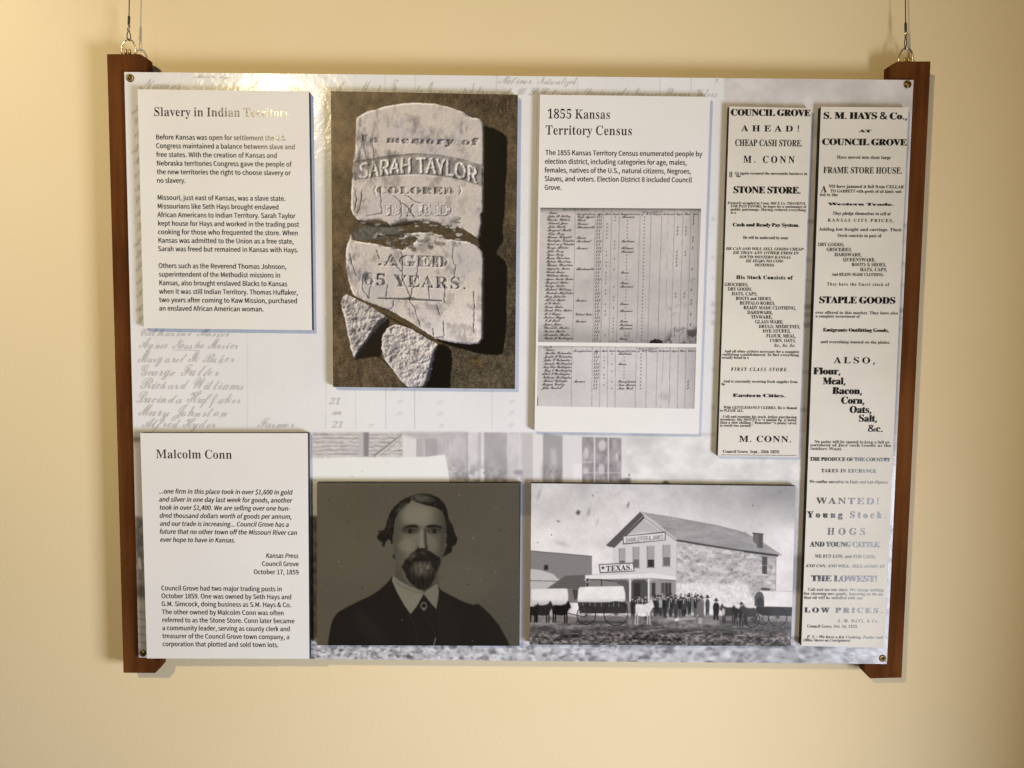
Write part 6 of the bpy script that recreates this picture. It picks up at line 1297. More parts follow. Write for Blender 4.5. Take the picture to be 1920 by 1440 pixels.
def bump(n, l, b, height, strength, dist):
    k = n.new('ShaderNodeBump')
    k.inputs['Strength'].default_value, k.inputs['Distance'].default_value = strength, dist
    l.new(height, k.inputs['Height'])
    l.new(k.outputs['Normal'], b.inputs['Normal'])


def ramp(n, l, fac, stops):
    r = n.new('ShaderNodeValToRGB')
    e = r.color_ramp.elements
    while len(e) < len(stops):
        e.new(0.5)
    for i, (p, c) in enumerate(stops):
        e[i].position, e[i].color = p, (*c, 1)
    l.new(fac, r.inputs['Fac'])
    return r.outputs['Color']


def satin(m, n, l, b, waves=0.0):
    """laminate skin: faint orange-peel ripple that breaks the reflections up"""
    v = coords(n, l)
    a = noise_node(n, l, v, 38, 3, 0.6)
    bump(n, l, b, a, 1.0, waves)


M = {}
for key, rough, spec, wv in (('panel_print', 0.17, 0.20, 0.0006), ('photo_print', 0.36, 0.16, 0.00018)):
    m, n, l, b = material(key, rough=rough, spec=spec)
    at_ = n.new('ShaderNodeAttribute')
    at_.attribute_name = 'print'
    l.new(at_.outputs['Color'], b.inputs['Base Color'])
    satin(m, n, l, b, wv)
    M[key] = m
for key, col, rough, spec, wv in (('board_paper', ink((222, 214, 209)), 0.55, 0.3, 0.0002), ('poster_paper', ink((214, 203, 190)), 0.55, 0.3, 0.0002),
                                  ('black_ink', (0.016, 0.014, 0.015), 0.16, 0.18, 0.0004), ('grey_ink', ink((188, 181, 180)), 0.3, 0.2, 0.0005)):
    m, n, l, b = material(key, col, rough, spec=spec)
    if 'paper' in key:
        k = 0.90 if key == 'poster_paper' else 0.96
        l.new(ramp(n, l, noise_node(n, l, coords(n, l), 9, 6, 0.6), [(0.3, tuple(x * k for x in col)), (0.62, tuple(col))]), b.inputs['Base Color'])
    satin(m, n, l, b, wv)
    M[key] = m
M['black_core'] = material('black_core', (0.012, 0.012, 0.014), 0.7)[0]
M['panel_core'] = material('panel_core', (0.62, 0.60, 0.58), 0.6)[0]

m, n, l, b = material('wall_paint', rough=0.75, spec=0.25)
v = coords(n, l)
c = ramp(n, l, noise_node(n, l, v, 2.2, 4), [(0.3, (0.810, 0.672, 0.420)), (0.7, (0.835, 0.700, 0.455))])
l.new(c, b.inputs['Base Color'])
bump(n, l, b, noise_node(n, l, v, 190, 4), 0.3, 0.0011)
M['wall_paint'] = m

m, n, l, b = material('stained_wood', rough=0.75, spec=0.04)
v = coords(n, l, (26, 26, 1.6))
f = noise_node(n, l, v, 2.2, 8, 0.62)
v2 = coords(n, l, (5, 5, 2.4))
f2 = noise_node(n, l, v2, 1.6, 3, 0.5)
mx = n.new('ShaderNodeMath')
mx.operation = 'ADD'
l.new(f, mx.inputs[0])
l.new(f2, mx.inputs[1])
hf = n.new('ShaderNodeMath')
hf.operation = 'MULTIPLY'
hf.inputs[1].default_value = 0.5
l.new(mx.outputs[0], hf.inputs[0])
c = ramp(n, l, hf.outputs[0], [(0.30, (0.030, 0.0098, 0.0026)), (0.48, (0.100, 0.0335, 0.0088)), (0.68, (0.185, 0.0690, 0.0190))])
l.new(c, b.inputs['Base Color'])
bump(n, l, b, f, 0.25, 0.0006)
M['stained_wood'] = m

for key, col, rough in (('brass', (0.62, 0.44, 0.20), 0.32), ('aged_brass', (0.30, 0.21, 0.09), 0.38), ('steel', (0.62, 0.58, 0.50), 0.25)):
    m, n, l, b = material(key, col, rough, 1.0)
    r = ramp(n, l, noise_node(n, l, coords(n, l), 400, 3), [(0.3, tuple(x * 0.7 for x in col)), (0.7, col)])
    l.new(r, b.inputs['Base Color'])
    M[key] = m
M['cable_black'] = material('cable_black', (0.02, 0.018, 0.016), 0.45)[0]


# ------------------------------------------------------------------ geometry helpers
def link(name, me, mat, parent=None):
    o = bpy.data.objects.new(name, me)
    COL.objects.link(o)
    if mat is not None:
        me.materials.append(M[mat])
    if parent is not None:
        o.parent = parent
        o.matrix_parent_inverse = parent.matrix_world.inverted()
    return o


def thing(name, label, cat, loc, group=None):
    o = bpy.data.objects.new(name, None)
    o.empty_display_size = 0.05
    COL.objects.link(o)
    o.location = loc
    bpy.context.view_layer.update()
    o['label'], o['category'] = label, cat
    if group:
        o['group'] = group
    return o


def mesh_from(verts, faces):
    me = bpy.data.meshes.new('mesh')
    me.from_pydata([tuple(map(float, v)) for v in verts], [], faces)
    me.update()
    return me


def prism(outline, y0, y1, bevel=0.0):
    """outline [(x, z)] seen from the front, extruded from depth y0 to y1"""
    bm = bmesh.new()
    f = [bm.verts.new((x, y0, z)) for x, z in outline]
    k = [bm.verts.new((x, y1, z)) for x, z in outline]
    n = len(f)
    bm.faces.new(f)
    bm.faces.new(k[::-1])
    for i in range(n):
        bm.faces.new((f[i], k[i], k[(i + 1) % n], f[(i + 1) % n]))
    bmesh.ops.recalc_face_normals(bm, faces=bm.faces)
    if bevel:
        bmesh.ops.bevel(bm, geom=list(bm.edges), offset=bevel, segments=2, affect='EDGES', profile=0.5)
    me = bpy.data.meshes.new('mesh')
    bm.to_mesh(me)
    bm.free()
    return me


def tube(paths, r, seg=10):
    verts, faces = [], []
    for path in paths:
        P = np.asarray(path, float)
        base = len(verts)
        up = None
        for i in range(len(P)):
            t = P[min(i + 1, len(P) - 1)] - P[max(i - 1, 0)]
            t = t / np.linalg.norm(t)
            if up is None:
                up = np.cross(t, (0, 1, 0)) if abs(t[1]) < .9 else np.cross(t, (1, 0, 0))
            up = up - t * (up @ t)
            up = up / np.linalg.norm(up)
            s = np.cross(t, up)
            rr = r[i] if hasattr(r, '__len__') else r
            for k in range(seg):
                a = 2 * math.pi * k / seg
                verts.append(P[i] + rr * (math.cos(a) * up + math.sin(a) * s))
        for i in range(len(P) - 1):
            for k in range(seg):
                a, b_ = base + i * seg + k, base + i * seg + (k + 1) % seg
                faces.append((a, b_, b_ + seg, a + seg))
        faces.append(tuple(base + k for k in range(seg))[::-1])
        faces.append(tuple(base + (len(P) - 1) * seg + k for k in range(seg)))
    me = mesh_from(verts, faces)
    for p in me.polygons:
        p.use_smooth = len(p.vertices) == 4
    return me


def lathe(profile, seg=32):
    """profile [(radius, y)] around the y axis"""
    verts, faces = [], []
    for r, y in profile:
        for k in range(seg):
            a = 2 * math.pi * k / seg
            verts.append((r * math.cos(a), y, r * math.sin(a)))
    for i in range(len(profile) - 1):
        for k in range(seg):
            a, b_ = i * seg + k, i * seg + (k + 1) % seg
            faces.append((a, b_, b_ + seg, a + seg))
    me = mesh_from(verts, faces)
    bm = bmesh.new()
    bm.from_mesh(me)
    bmesh.ops.remove_doubles(bm, verts=bm.verts, dist=1e-6)
    bmesh.ops.recalc_face_normals(bm, faces=bm.faces)
    bm.to_mesh(me)
    bm.free()
    for p in me.polygons:
        p.use_smooth = True
    return me


def quad_xz(px4, y):
    return at(px4, y)


def print_sheet(px4, y, canvas, step):
    """flat printed sheet: a fine grid whose points carry the colours of the painted canvas. px4: TL TR BR BL in photo pixels"""
    q = at(px4, y)
    p4 = np.asarray(px4, float)
    nu = int(max(np.linalg.norm(p4[1] - p4[0]), np.linalg.norm(p4[2] - p4[3])) / step) + 1
    nv = int(max(np.linalg.norm(p4[3] - p4[0]), np.linalg.norm(p4[2] - p4[1])) / step) + 1
    u, v = np.meshgrid(np.linspace(0, 1, nu), np.linspace(0, 1, nv))
    u, v = u.ravel()[:, None], v.ravel()[:, None]
    xz = (q[0] * (1 - u) + q[1] * u) * (1 - v) + (q[3] * (1 - u) + q[2] * u) * v
    co = np.stack([xz[:, 0], np.full(len(xz), y), xz[:, 1]], 1)
    col = ink(canvas.sample(to_px(co)))
    me = bpy.data.meshes.new('mesh')
    nf = (nu - 1) * (nv - 1)
    me.vertices.add(nu * nv)
    me.vertices.foreach_set('co', co.astype(np.float32).ravel())
    me.loops.add(nf * 4)
    me.polygons.add(nf)
    i, j = np.meshgrid(np.arange(nu - 1), np.arange(nv - 1))
    a = (j * nu + i).ravel()
    idx = np.stack([a, a + nu, a + nu + 1, a + 1], 1).astype(np.int32)
    me.loops.foreach_set('vertex_index', idx.ravel())
    me.polygons.foreach_set('loop_start', (np.arange(nf) * 4).astype(np.int32))
    at_ = me.color_attributes.new('print', 'FLOAT_COLOR', 'POINT')
    at_.data.foreach_set('color', np.concatenate([col, np.ones((len(col), 1))], 1).astype(np.float32).ravel())
    me.update(calc_edges=True)
    return me


_TRI = {}


def glyph_tris(font, ch):
    """a letter cut into flat bands (even-odd rule), so counters stay open whatever the outline does"""
    if (font, ch) not in _TRI:
        g = glyph(font, ch)
        V, F = [], []
        if g is not None and g[1]:
            A = np.concatenate(g[1])
            B_ = np.concatenate([np.roll(c_, -1, 0) for c_ in g[1]])
            ys = np.unique(np.round(A[:, 1], 4))
            keep = [ys[0]]
            for y in ys[1:]:
                if y - keep[-1] > 0.012:
                    keep.append(y)
            for y0, y1 in zip(keep[:-1], keep[1:]):
                ym = (y0 + y1) / 2
                c_ = (A[:, 1] > ym) != (B_[:, 1] > ym)
                a, b_ = A[c_], B_[c_]
                k = (b_[:, 0] - a[:, 0]) / (b_[:, 1] - a[:, 1])
                lo, hi = np.minimum(a[:, 0], b_[:, 0]), np.maximum(a[:, 0], b_[:, 0])
                xm = a[:, 0] + (ym - a[:, 1]) * k
                x0 = np.clip(a[:, 0] + (y0 - a[:, 1]) * k, lo, hi)
                x1 = np.clip(a[:, 0] + (y1 - a[:, 1]) * k, lo, hi)
                o = np.argsort(xm)
                for p, q in zip(o[0::2], o[1::2]):
                    n0 = len(V)
                    V += [(x0[p], y0), (max(x0[q], x0[p]), y0), (max(x1[q], x1[p]), y1), (x1[p], y1)]
                    F.append((n0, n0 + 1, n0 + 2, n0 + 3))
        _TRI[(font, ch)] = (np.array(V, float).reshape(-1, 2), F)
    return _TRI[(font, ch)]


HAND_RNG = np.random.default_rng(8)
SLOPE = 0.0088      # how much lines of type fall per pixel to the right in the photograph


def type_mesh(lines, y):
    """lines: (font, text, x left, x right, baseline, cap height[, slant[, tracking]]) in photo pixels -> flat letters at depth y"""
    V, F = [], []
    for ln in lines:
        font, text, xl, xr, base, cap = ln[:6]
        slant = ln[6] if len(ln) > 6 else 0.0
        track = ln[7] if len(ln) > 7 else 0.0
        P0, P1, PC = at([(xl, base), (xr, base + SLOPE * (xr - xl)), (xl, base - cap)], y)
        ex = P1 - P0
        H = np.linalg.norm(PC - P0)
        L = np.linalg.norm(ex)
        ex = ex / L
        ez = np.array([-ex[1], ex[0]])
        if font == 'rule':                       # a plain ruled line
            o = len(V)
            for u, w_ in ((0, 0), (L, 0), (L, H), (0, H)):
                p = P0 + ex * u + ez * w_
                V.append((p[0], y, p[1]))
            F.append((o, o + 1, o + 2, o + 3))
            continue
        r, w = run(font, text, track)
        k = L / w
        for ch, pen in r:
            v, f = glyph_tris(font, ch)
            if not len(f):
                continue
            o = len(V)
            if font == 'script':                 # an unsteady hand
                s_ = HAND_RNG.uniform(0.82, 1.12) * (1.16 if ch.isupper() else 1.0)
                v = v * (HAND_RNG.uniform(0.86, 1.1), s_)
                v = np.stack([v[:, 0] + v[:, 1] * HAND_RNG.normal(0, .10), v[:, 1] + HAND_RNG.normal(0, .04)], 1)
                pen = pen + HAND_RNG.normal(0, .06)
            p = P0 + np.outer((v[:, 0] + pen + v[:, 1] * slant) * k, ex) + np.outer(v[:, 1] * H, ez)
            V.extend((a, y, b_) for a, b_ in p)
            F.extend(tuple(i + o for i in t) for t in f)
    me = mesh_from(V, F)
    bm = bmesh.new()
    bm.from_mesh(me)
    bm.normal_update()
    for f in bm.faces:
        if f.normal.y > 0:
            f.normal_flip()
    bm.to_mesh(me)
    bm.free()
    return me


# ------------------------------------------------------------------ wall
wall = link('wall', prism([(-3.2, -2.2), (3.2, -2.2), (3.2, 2.4), (-3.2, 2.4)], WALL_Y, WALL_Y + 0.12), 'wall_paint')
wall['kind'] = 'structure'
wall['label'] = 'cream painted wall behind the hanging display panel'
# unseen blocker slab added at the right to keep low daylight off the wall
side = link('daylight_blocker', prism([(1.06, -2.2), (1.20, -2.2), (1.20, 2.4), (1.06, 2.4)], -0.82, WALL_Y - 0.001), 'wall_paint')
side['kind'] = 'structure'

# ------------------------------------------------------------------ wooden rails the panel is screwed to
def rail(px, label):
    q = at(px, RAIL_Y0)
    t = thing('wooden_rail', label, 'wooden rail', (q[:, 0].mean(), (RAIL_Y0 + RAIL_Y1) / 2, q[:, 1].min()), 'wooden rails holding the display panel')
    link('rail_body', prism(q, RAIL_Y0, RAIL_Y1, 0.0012), 'stained_wood', t)
    return t


rail_l = rail([(200, 101), (262, 101), (275.5, 109), (301.5, 1249.5), (290.5, 1262.5), (231, 1262)], 'left reddish brown wooden rail with a hanging ring on its top end')
rail_r = rail([(1683, 115), (1745.5, 114.5), (1691, 1271), (1632, 1272.5), (1620, 1260), (1668.5, 123)], 'right reddish brown wooden rail with a hanging ring on its top end')
RY = (RAIL_Y0 + RAIL_Y1) / 2


def hanger(t, cx, top, foot, half):
    """arched ring that comes out of the rail's top end between two small brass pins"""
    C, T, Fp = at([(cx, foot), (cx, top), (cx + half, foot)], RY)
    w, h = Fp[0] - C[0], T[1] - C[1]
    arch = [(C[0] - w, RY, C[1] - 0.012)] + [(C[0] - w * math.cos(a), RY, C[1] + h * .18 + h * .82 * math.sin(a)) for a in np.linspace(0, math.pi, 25)] + [(C[0] + w, RY, C[1] - 0.012)]
    link('hanging_ring', tube([arch], 0.00125, 12), 'steel', t)
    for s in (-1, 1):
        x = C[0] + s * w * .27
        link('pin', tube([[(x, RY - .003, C[1] - .006), (x, RY - .003, C[1] + h * .16), (x, RY - .003, C[1] + h * .24), (x, RY - .003, C[1] + h * .27)]], [.0021, .0021, .0019, .0008], 14), 'brass', t)


hanger(rail_l, 241.5, 73.5, 101, 13.2)
hanger(rail_r, 1698.5, 90, 116, 13.0)


def cable(label, path_px, sleeve, crimp, loop):
    """steel cable from above, a black sleeve, a metal crimp and the loop round the ring"""
    P = lambda p: at([p], RY)[0]
    top, ring = P(path_px[0]), P(path_px[1])
    t = thing('hanging_cable', label, 'cable', (ring[0], RY, ring[1]), 'cables the display hangs from')
    d = (top - ring)
    far = ring + d * (1 + 1.1 / np.linalg.norm(d))
    a = P(sleeve[0])
    link('wire', tube([[(far[0], RY, far[1]), (a[0], RY, a[1])]], 0.00078, 10), 'cable_black', t)
    b_ = P(sleeve[1])
    link('sleeve', tube([[(a[0], RY, a[1]), (a[0], RY, a[1] - .001), (b_[0], RY, b_[1] + .001), (b_[0], RY, b_[1])]], [.0010, .0019, .0019, .0010], 12), 'cable_black', t)
    c0, c1 = P(crimp[0]), P(crimp[1])
    m = (c0 + c1) / 2
    link('crimp', tube([[(c0[0], RY, c0[1]), (c0[0], RY, c0[1] - .001), (m[0], RY, m[1] + .0006), (m[0], RY, m[1] - .0006), (c1[0], RY, c1[1] + .001), (c1[0], RY, c1[1])]], [.0012, .0024, .0024, .0018, .0025, .0014], 14), 'steel', t)
    l0, l1 = P(loop[0]), P(loop[1])
    h = l0[1] - l1[1]
    x = l0[0]
    lp = [(x - .0006, RY, l0[1])] + [(x - .0022 * math.sin(u * math.pi) ** .6 * 1.0, RY - .0022 * u, l0[1] - h * u) for u in np.linspace(.1, .9, 8)] + [(x, RY - .0024, l1[1]), (x, RY + .002, l1[1])] + [(x + .0022 * math.sin(u * math.pi) ** .6, RY + .002 * u, l0[1] - h * u) for u in np.linspace(.9, .1, 8)] + [(x + .0006, RY, l0[1])]
    link('loop', tube([lp], 0.00075, 8), 'cable_black', t)
    return t


cable('thin black cable tied to the ring of the left rail', [(242.3, 0), (241.3, 75)], [(242, 30), (241.5, 46)], [(241.5, 46), (241.2, 58)], [(241.3, 58), (241.3, 76)])
cable('thin black cable tied to the ring of the right rail', [(1697.3, 0), (1698.3, 91)], [(1698, 42), (1698.2, 59)], [(1698.2, 59), (1698.4, 71)], [(1698.3, 71), (1698.4, 92)])

# ------------------------------------------------------------------ the printed panel
PANEL_PX = [(233, 135), (1713, 150), (1663, 1245), (260, 1233)]
PQ = at(PANEL_PX, 0.0)
panel = thing('display_panel', 'large white exhibit panel printed with a faded census page and a grey street photograph', 'display panel', (0, 0.0, PQ[:, 1].min()))
link('backing_sheet', prism(PQ, 0.0004, 0.0052), 'panel_core', panel)
link('printed_face', print_sheet(PANEL_PX, 0.0, paint_panel(), 1.35), 'panel_print', panel)
HAND = [('Names', 264, 340, 167, 19), ('Made by', 362, 428, 146, 7), ('Age', 620, 655, 184, 26), ('Male', 668, 716, 184, 26), ('Female', 728, 790, 184, 28), ('Immigrated from', 796, 928, 184, 27),
        ('Natives', 934, 996, 157, 13), ('of U S', 938, 1000, 178, 13), ('Naturalized', 1010, 1080, 158, 13), ('Citizens', 1012, 1080, 181, 15), ('Declarants', 1092, 1176, 181, 16),
        ('Negroes', 1184, 1238, 182, 15), ('Slaves', 1242, 1292, 182, 17), ('Voters', 1300, 1344, 182, 17),
        ('Catharine Mosier', 256, 431, 630, 14), ('Agnes Neosho Mosier', 262, 447, 653, 16), ('Margaret M Baker', 257, 438, 679, 17), ('George Fuller', 259, 408, 704, 19),
        ('Richard Williams', 262, 456, 729, 18), ('Lucinda Huffaker', 254, 452, 755, 18), ('Mary Johnston', 259, 424, 780, 19), ('Alfred Hyder', 266, 404, 801, 16), ('Farmer', 480, 552, 801, 15),
        ('m', 621, 641, 779, 15)]
HAND += [(ch, 249 + i * .35, 259 + i * .35, 208 + i * 25, 14) for i, ch in enumerate('JCEJMETCIGJLSSTAS')]
hl = [('script', a, b_, c_, d * 1.0, e, 0.42) for a, b_, c_, d, e in HAND]
for xs, y_ in (((616, 637), 758), ((621, 642), 802)):
    hl.append(('bold', '21', xs[0], xs[1], y_, 12, 0.35))
for x, y_ in ((747, 757), (822, 758), (957, 757), (746, 779), (823, 780), (956, 778), (692, 802), (825, 802), (956, 801), (735, 735), (870, 735)):
    hl += [('bold', '!', x - 3.5, x - 1.4, y_, 7, 1.2), ('bold', '!', x + 1.0, x + 3.1, y_, 7, 1.2)]
hl.append(('rule', '', 325, 374, 657, 1.2))
hl.append(('bold', '3', 1339, 1346, 154, 9, 0.3))
link('handwriting', type_mesh(hl, -0.0003), 'grey_ink', panel)


def screw(cx, cy, rpx):
    C, E = at([(cx, cy), (cx + rpx, cy)], 0.0)
    r = E[0] - C[0]
    cup = lathe([(r, 0.0), (r * 1.0, -.0006), (r * .86, -.0019), (r * .62, -.0024), (r * .56, -.0020), (r * .52, -.0012), (r * .5, -.0004)])
    s = link('screw', cup, 'aged_brass', None)
    s.location = (C[0], 0, C[1])
    bpy.context.view_layer.update()
    s.parent = panel
    s.matrix_parent_inverse = panel.matrix_world.inverted()
    # domed head with a cross recess
    bm = bmesh.new()
    R = r * .54
    n = 24
    rings = [(R, -.0008), (R * .85, -.0019), (R * .5, -.0026)]
    prev = None
    for rr, yy in rings:
        cur = [bm.verts.new((rr * math.cos(2 * math.pi * k / n), yy, rr * math.sin(2 * math.pi * k / n))) for k in range(n)]
        if prev:
            for k in range(n):
                bm.faces.new((prev[k], prev[(k + 1) % n], cur[(k + 1) % n], cur[k]))
        prev = cur
    mid = bm.verts.new((0, -.0012, 0))
    low = []
    for k in range(n):
        deep = (k % (n // 4)) in (0, 1, n // 4 - 1)
        a = 2 * math.pi * k / n
        low.append(bm.verts.new((R * .42 * math.cos(a), -.0014 if deep else -.0027, R * .42 * math.sin(a))))
    for k in range(n):
        bm.faces.new((prev[k], prev[(k + 1) % n], low[(k + 1) % n], low[k]))
        bm.faces.new((low[k], low[(k + 1) % n], mid))
    bmesh.ops.recalc_face_normals(bm, faces=bm.faces)
    me = bpy.data.meshes.new('mesh')
    bm.to_mesh(me)
    bm.free()
    h = link('screw_head', me, 'aged_brass', None)
    h.location = (C[0], 0, C[1])
    h.rotation_euler = (0, 0.4 + cx, 0)
    bpy.context.view_layer.update()
    h.parent = s
    h.matrix_parent_inverse = s.matrix_world.inverted()


for a in ((244.3, 146.3, 7.6), (1701.5, 158.3, 7.4), (268.3, 1225.0, 6.4), (1654.8, 1234.2, 6.8)):
    screw(*a)


# ------------------------------------------------------------------ the raised boards
FACE, TYPE, INSET = BOARD_Y, BOARD_Y - 0.0004, BOARD_Y - 0.0002


def board(name, label, cat, px4, group=None):
    q = at(px4, FACE)
    t = thing(name, label, cat, (q[:, 0].mean(), FACE, q[:, 1].min()), group)
    link('foam_core', prism(q, FACE + 0.0006, -0.0008), 'black_core', t)
    return t, q


def paper(t, q, mat):
    link('paper_face', prism(q, FACE, FACE + 0.0005), mat, t)


G_TEXT = 'white text boards mounted on the panel'
t, q = board('text_board', 'white text board headed Slavery in Indian Territory, at the panel\'s upper left', 'text board', [(258, 167.5), (579, 171), (585, 619), (269.5, 615.5)], G_TEXT)
paper(t, q, 'board_paper')
link('heading', type_mesh([('serif', 'Slavery in Indian Territory', 287.7, 543, 217.3, 16.4)], TYPE), 'black_ink', t)
S = 'sans'
for para in ([('Before Kansas was open for settlement the U.S.', 292, 537.5, 261.3), ('Congress maintained a balance between slave and', 292.3, 553.6, 277.6), ('free states. With the creation of Kansas and', 292.8, 520, 294),
              ('Nebraska territories Congress gave the people of', 293.5, 546.7, 310.2), ('the new territories the right to choose slavery or', 294, 545, 326.4), ('no slavery.', 293.9, 348.4, 342.4)],
             [('Missouri, just east of Kansas, was a slave state.', 294.8, 535.6, 374.6), ('Missourians like Seth Hays brought enslaved', 295, 523, 390.8), ('African Americans to Indian Territory. Sarah Taylor', 295.4, 553.9, 406.9),
              ('kept house for Hays and worked in the trading post', 295.9, 561, 423), ('cooking for those who frequented the store. When', 296, 559, 439), ('Kansas was admitted to the Union as a free state,', 296.3, 551, 454.9),
              ('Sarah was freed but remained in Kansas with Hays.', 296.3, 559.7, 470.8)],
             [('Others such as the Reverend Thomas Johnson,', 297.1, 537.3, 502.4), ('superintendent of the Methodist missions in', 297.6, 526, 518.5), ('Kansas, also brought enslaved Blacks to Kansas', 298, 538.8, 534.6),
              ('when it was still Indian Territory. Thomas Huffaker,', 298.2, 558.8, 550.6), ('two years after coming to Kaw Mission, purchased', 298.4, 557.7, 566.4), ('an enslaved African American woman.', 298.2, 495, 582.3)]):
    link('paragraph', type_mesh([(S, a, b_, c_, d, 8.9) for a, b_, c_, d in para], TYPE), 'black_ink', t)

t, q = board('text_board', 'tall white text board headed 1855 Kansas Territory Census above two handwritten ledger pages', 'text board', [(1012.3, 177.5), (1332, 181.5), (1310, 814), (1002, 809)], G_TEXT)
paper(t, q, 'board_paper')
link('heading', type_mesh([('serif', '1855 Kansas', 1025.9, 1144.7, 221.9, 17.2), ('serif', 'Territory Census', 1022.5, 1186, 252.2, 17.2)], TYPE), 'black_ink', t)
link('paragraph', type_mesh([(S, a, b_, c_, d, 9.1) for a, b_, c_, d in (('The 1855 Kansas Territory Census enumerated people by', 1022.5, 1316.8, 290.6), ('election district, including categories for age, males,', 1021.6, 1288, 307),
     ('females, natives of the U.S., natural citizens, Negroes,', 1021, 1296, 323.3), ('Slaves, and voters. Election District 8 included Council', 1020.8, 1297.6, 339.5), ('Grove.', 1020.8, 1053, 355.8))], TYPE), 'black_ink', t)
link('ledger_page', print_sheet([(1013.2, 389.3), (1314.7, 391.2), (1306, 644.7), (1009, 641.2)], INSET, paint_ledger(0), 0.75), 'photo_print', t)
link('ledger_page', print_sheet([(1009, 648.3), (1305.5, 651.3), (1302, 766.5), (1007.3, 761.5)], INSET, paint_ledger(1), 0.75), 'photo_print', t)

t, q = board('text_board', 'white text board headed Malcolm Conn, at the panel\'s lower left', 'text board', [(263, 812), (577, 812.3), (580, 1235.2), (275.5, 1234.6)], G_TEXT)
paper(t, q, 'board_paper')
link('heading', type_mesh([('serif', 'Malcolm Conn', 292.3, 435.6, 859, 16)], TYPE), 'black_ink', t)
IT = 0.20
link('quotation', type_mesh([(S, a, b_, c_, d, 8.5, IT) for a, b_, c_, d in (('...one firm in this place took in over $1,600 in gold', 297.2, 548, 925.3), ('and silver in one day last week for goods, another', 297.8, 547, 940.4), ('took in over $1,400. We are selling over one hun-', 298.6, 543.6, 955.6),
     ('dred thousand dollars worth of goods per annum,', 298.6, 547, 970.8), ('and our trade is increasing... Council Grove has a', 299.2, 541.4, 985.8), ('future that no other town off the Missouri River can', 298.6, 557, 1000.8), ('ever hope to have in Kansas.', 299.7, 441, 1016))], TYPE), 'black_ink', t)
link('attribution', type_mesh([(S, 'Kansas Press', 498, 559.3, 1046, 8.5, IT), (S, 'Council Grove', 491, 560.3, 1061.2, 8.5), (S, 'October 17, 1859', 475.6, 560.3, 1076.4, 8.5)], TYPE), 'black_ink', t)
link('paragraph', type_mesh([(S, a, b_, c_, d, 8.6) for a, b_, c_, d in (('Council Grove had two major trading posts in', 302.2, 529, 1106.8), ('October 1859. One was owned by Seth Hays and', 302.5, 547, 1121.6), ('G.M. Simcock, doing business as S.M. Hays & Co.', 302.8, 546.4, 1136.4), ('The other owned by Malcolm Conn was often', 303.6, 532.5, 1151.6),
     ('referred to as the Stone Store. Conn later became', 303.9, 552.5, 1166.6), ('a community leader, serving as county clerk and', 304.2, 544.2, 1181.6), ('treasurer of the Council Grove town company, a', 304.4, 543, 1196.6), ('corporation that plotted and sold town lots.', 304.7, 522.8, 1211.6))], TYPE), 'black_ink', t)

G_PHOTO = 'mounted photographs on the panel'
for name, label, px4, cv, step in (
        ('gravestone_photograph', 'mounted colour photograph of a broken white gravestone lying on brown soil', [(620.2, 170.8), (971, 177.5), (965.5, 729.3), (624.6, 725.6)], paint_gravestone, 0.9),
        ('portrait_photograph', 'mounted dark brown portrait photograph of a bearded man in a black coat', [(594.3, 905.4), (976.6, 905.6), (974, 1211), (594.5, 1210)], paint_portrait, 0.9),
        ('street_photograph', 'mounted black and white photograph of a stone store with covered wagons', [(996.3, 906.2), (1492, 911.4), (1483, 1212), (993.5, 1208.5)], paint_storefront, 0.85)):
    t, q = board(name, label, 'photograph', px4, G_PHOTO)
    link('print', print_sheet(px4, FACE, cv(), step), 'photo_print', t)

# ------------------------------------------------------------------ the two newspaper notices
B, FT = 'bold', 'fat'
G_NOTE = 'tall newspaper notices mounted on the panel'
t, q = board('newspaper_notice', 'shorter cream newspaper notice headed Council Grove Ahead, right of the census board', 'notice board', [(1367.7, 199.6), (1522, 203), (1497, 857), (1346, 855)], G_NOTE)
paper(t, q, 'poster_paper')
link('headline', type_mesh([
    (FT, 'COUNCIL GROVE', 1370.3, 1519.5, 216.6, 12.2), (B, 'AHEAD!', 1390, 1499.4, 246, 11.2, 0, .5), (B, 'CHEAP CASH STORE.', 1378, 1505, 273.4, 12), (B, 'M. CONN', 1393.7, 1490, 305, 13, 0, .35),
    (FT, 'STONE STORE.', 1374.7, 1502, 362, 12.6), (FT, 'Cash and Ready Pay System.', 1374, 1499.4, 424.4, 6.6), (FT, 'His Stock Consists of', 1380.6, 1485.6, 523.2, 7, 0, .12), (B, 'FIRST CLASS STORE.', 1370.3, 1478, 695.3, 6.4, .22, .3),
    (FT, 'Eastern Cities.', 1374, 1473.8, 744.2, 6.2), (B, 'M. CONN.', 1385.6, 1484.5, 828.4, 11.4, 0, .1), ('rule', '', 1352, 1494, 853.2, .7)], TYPE), 'black_ink', t)
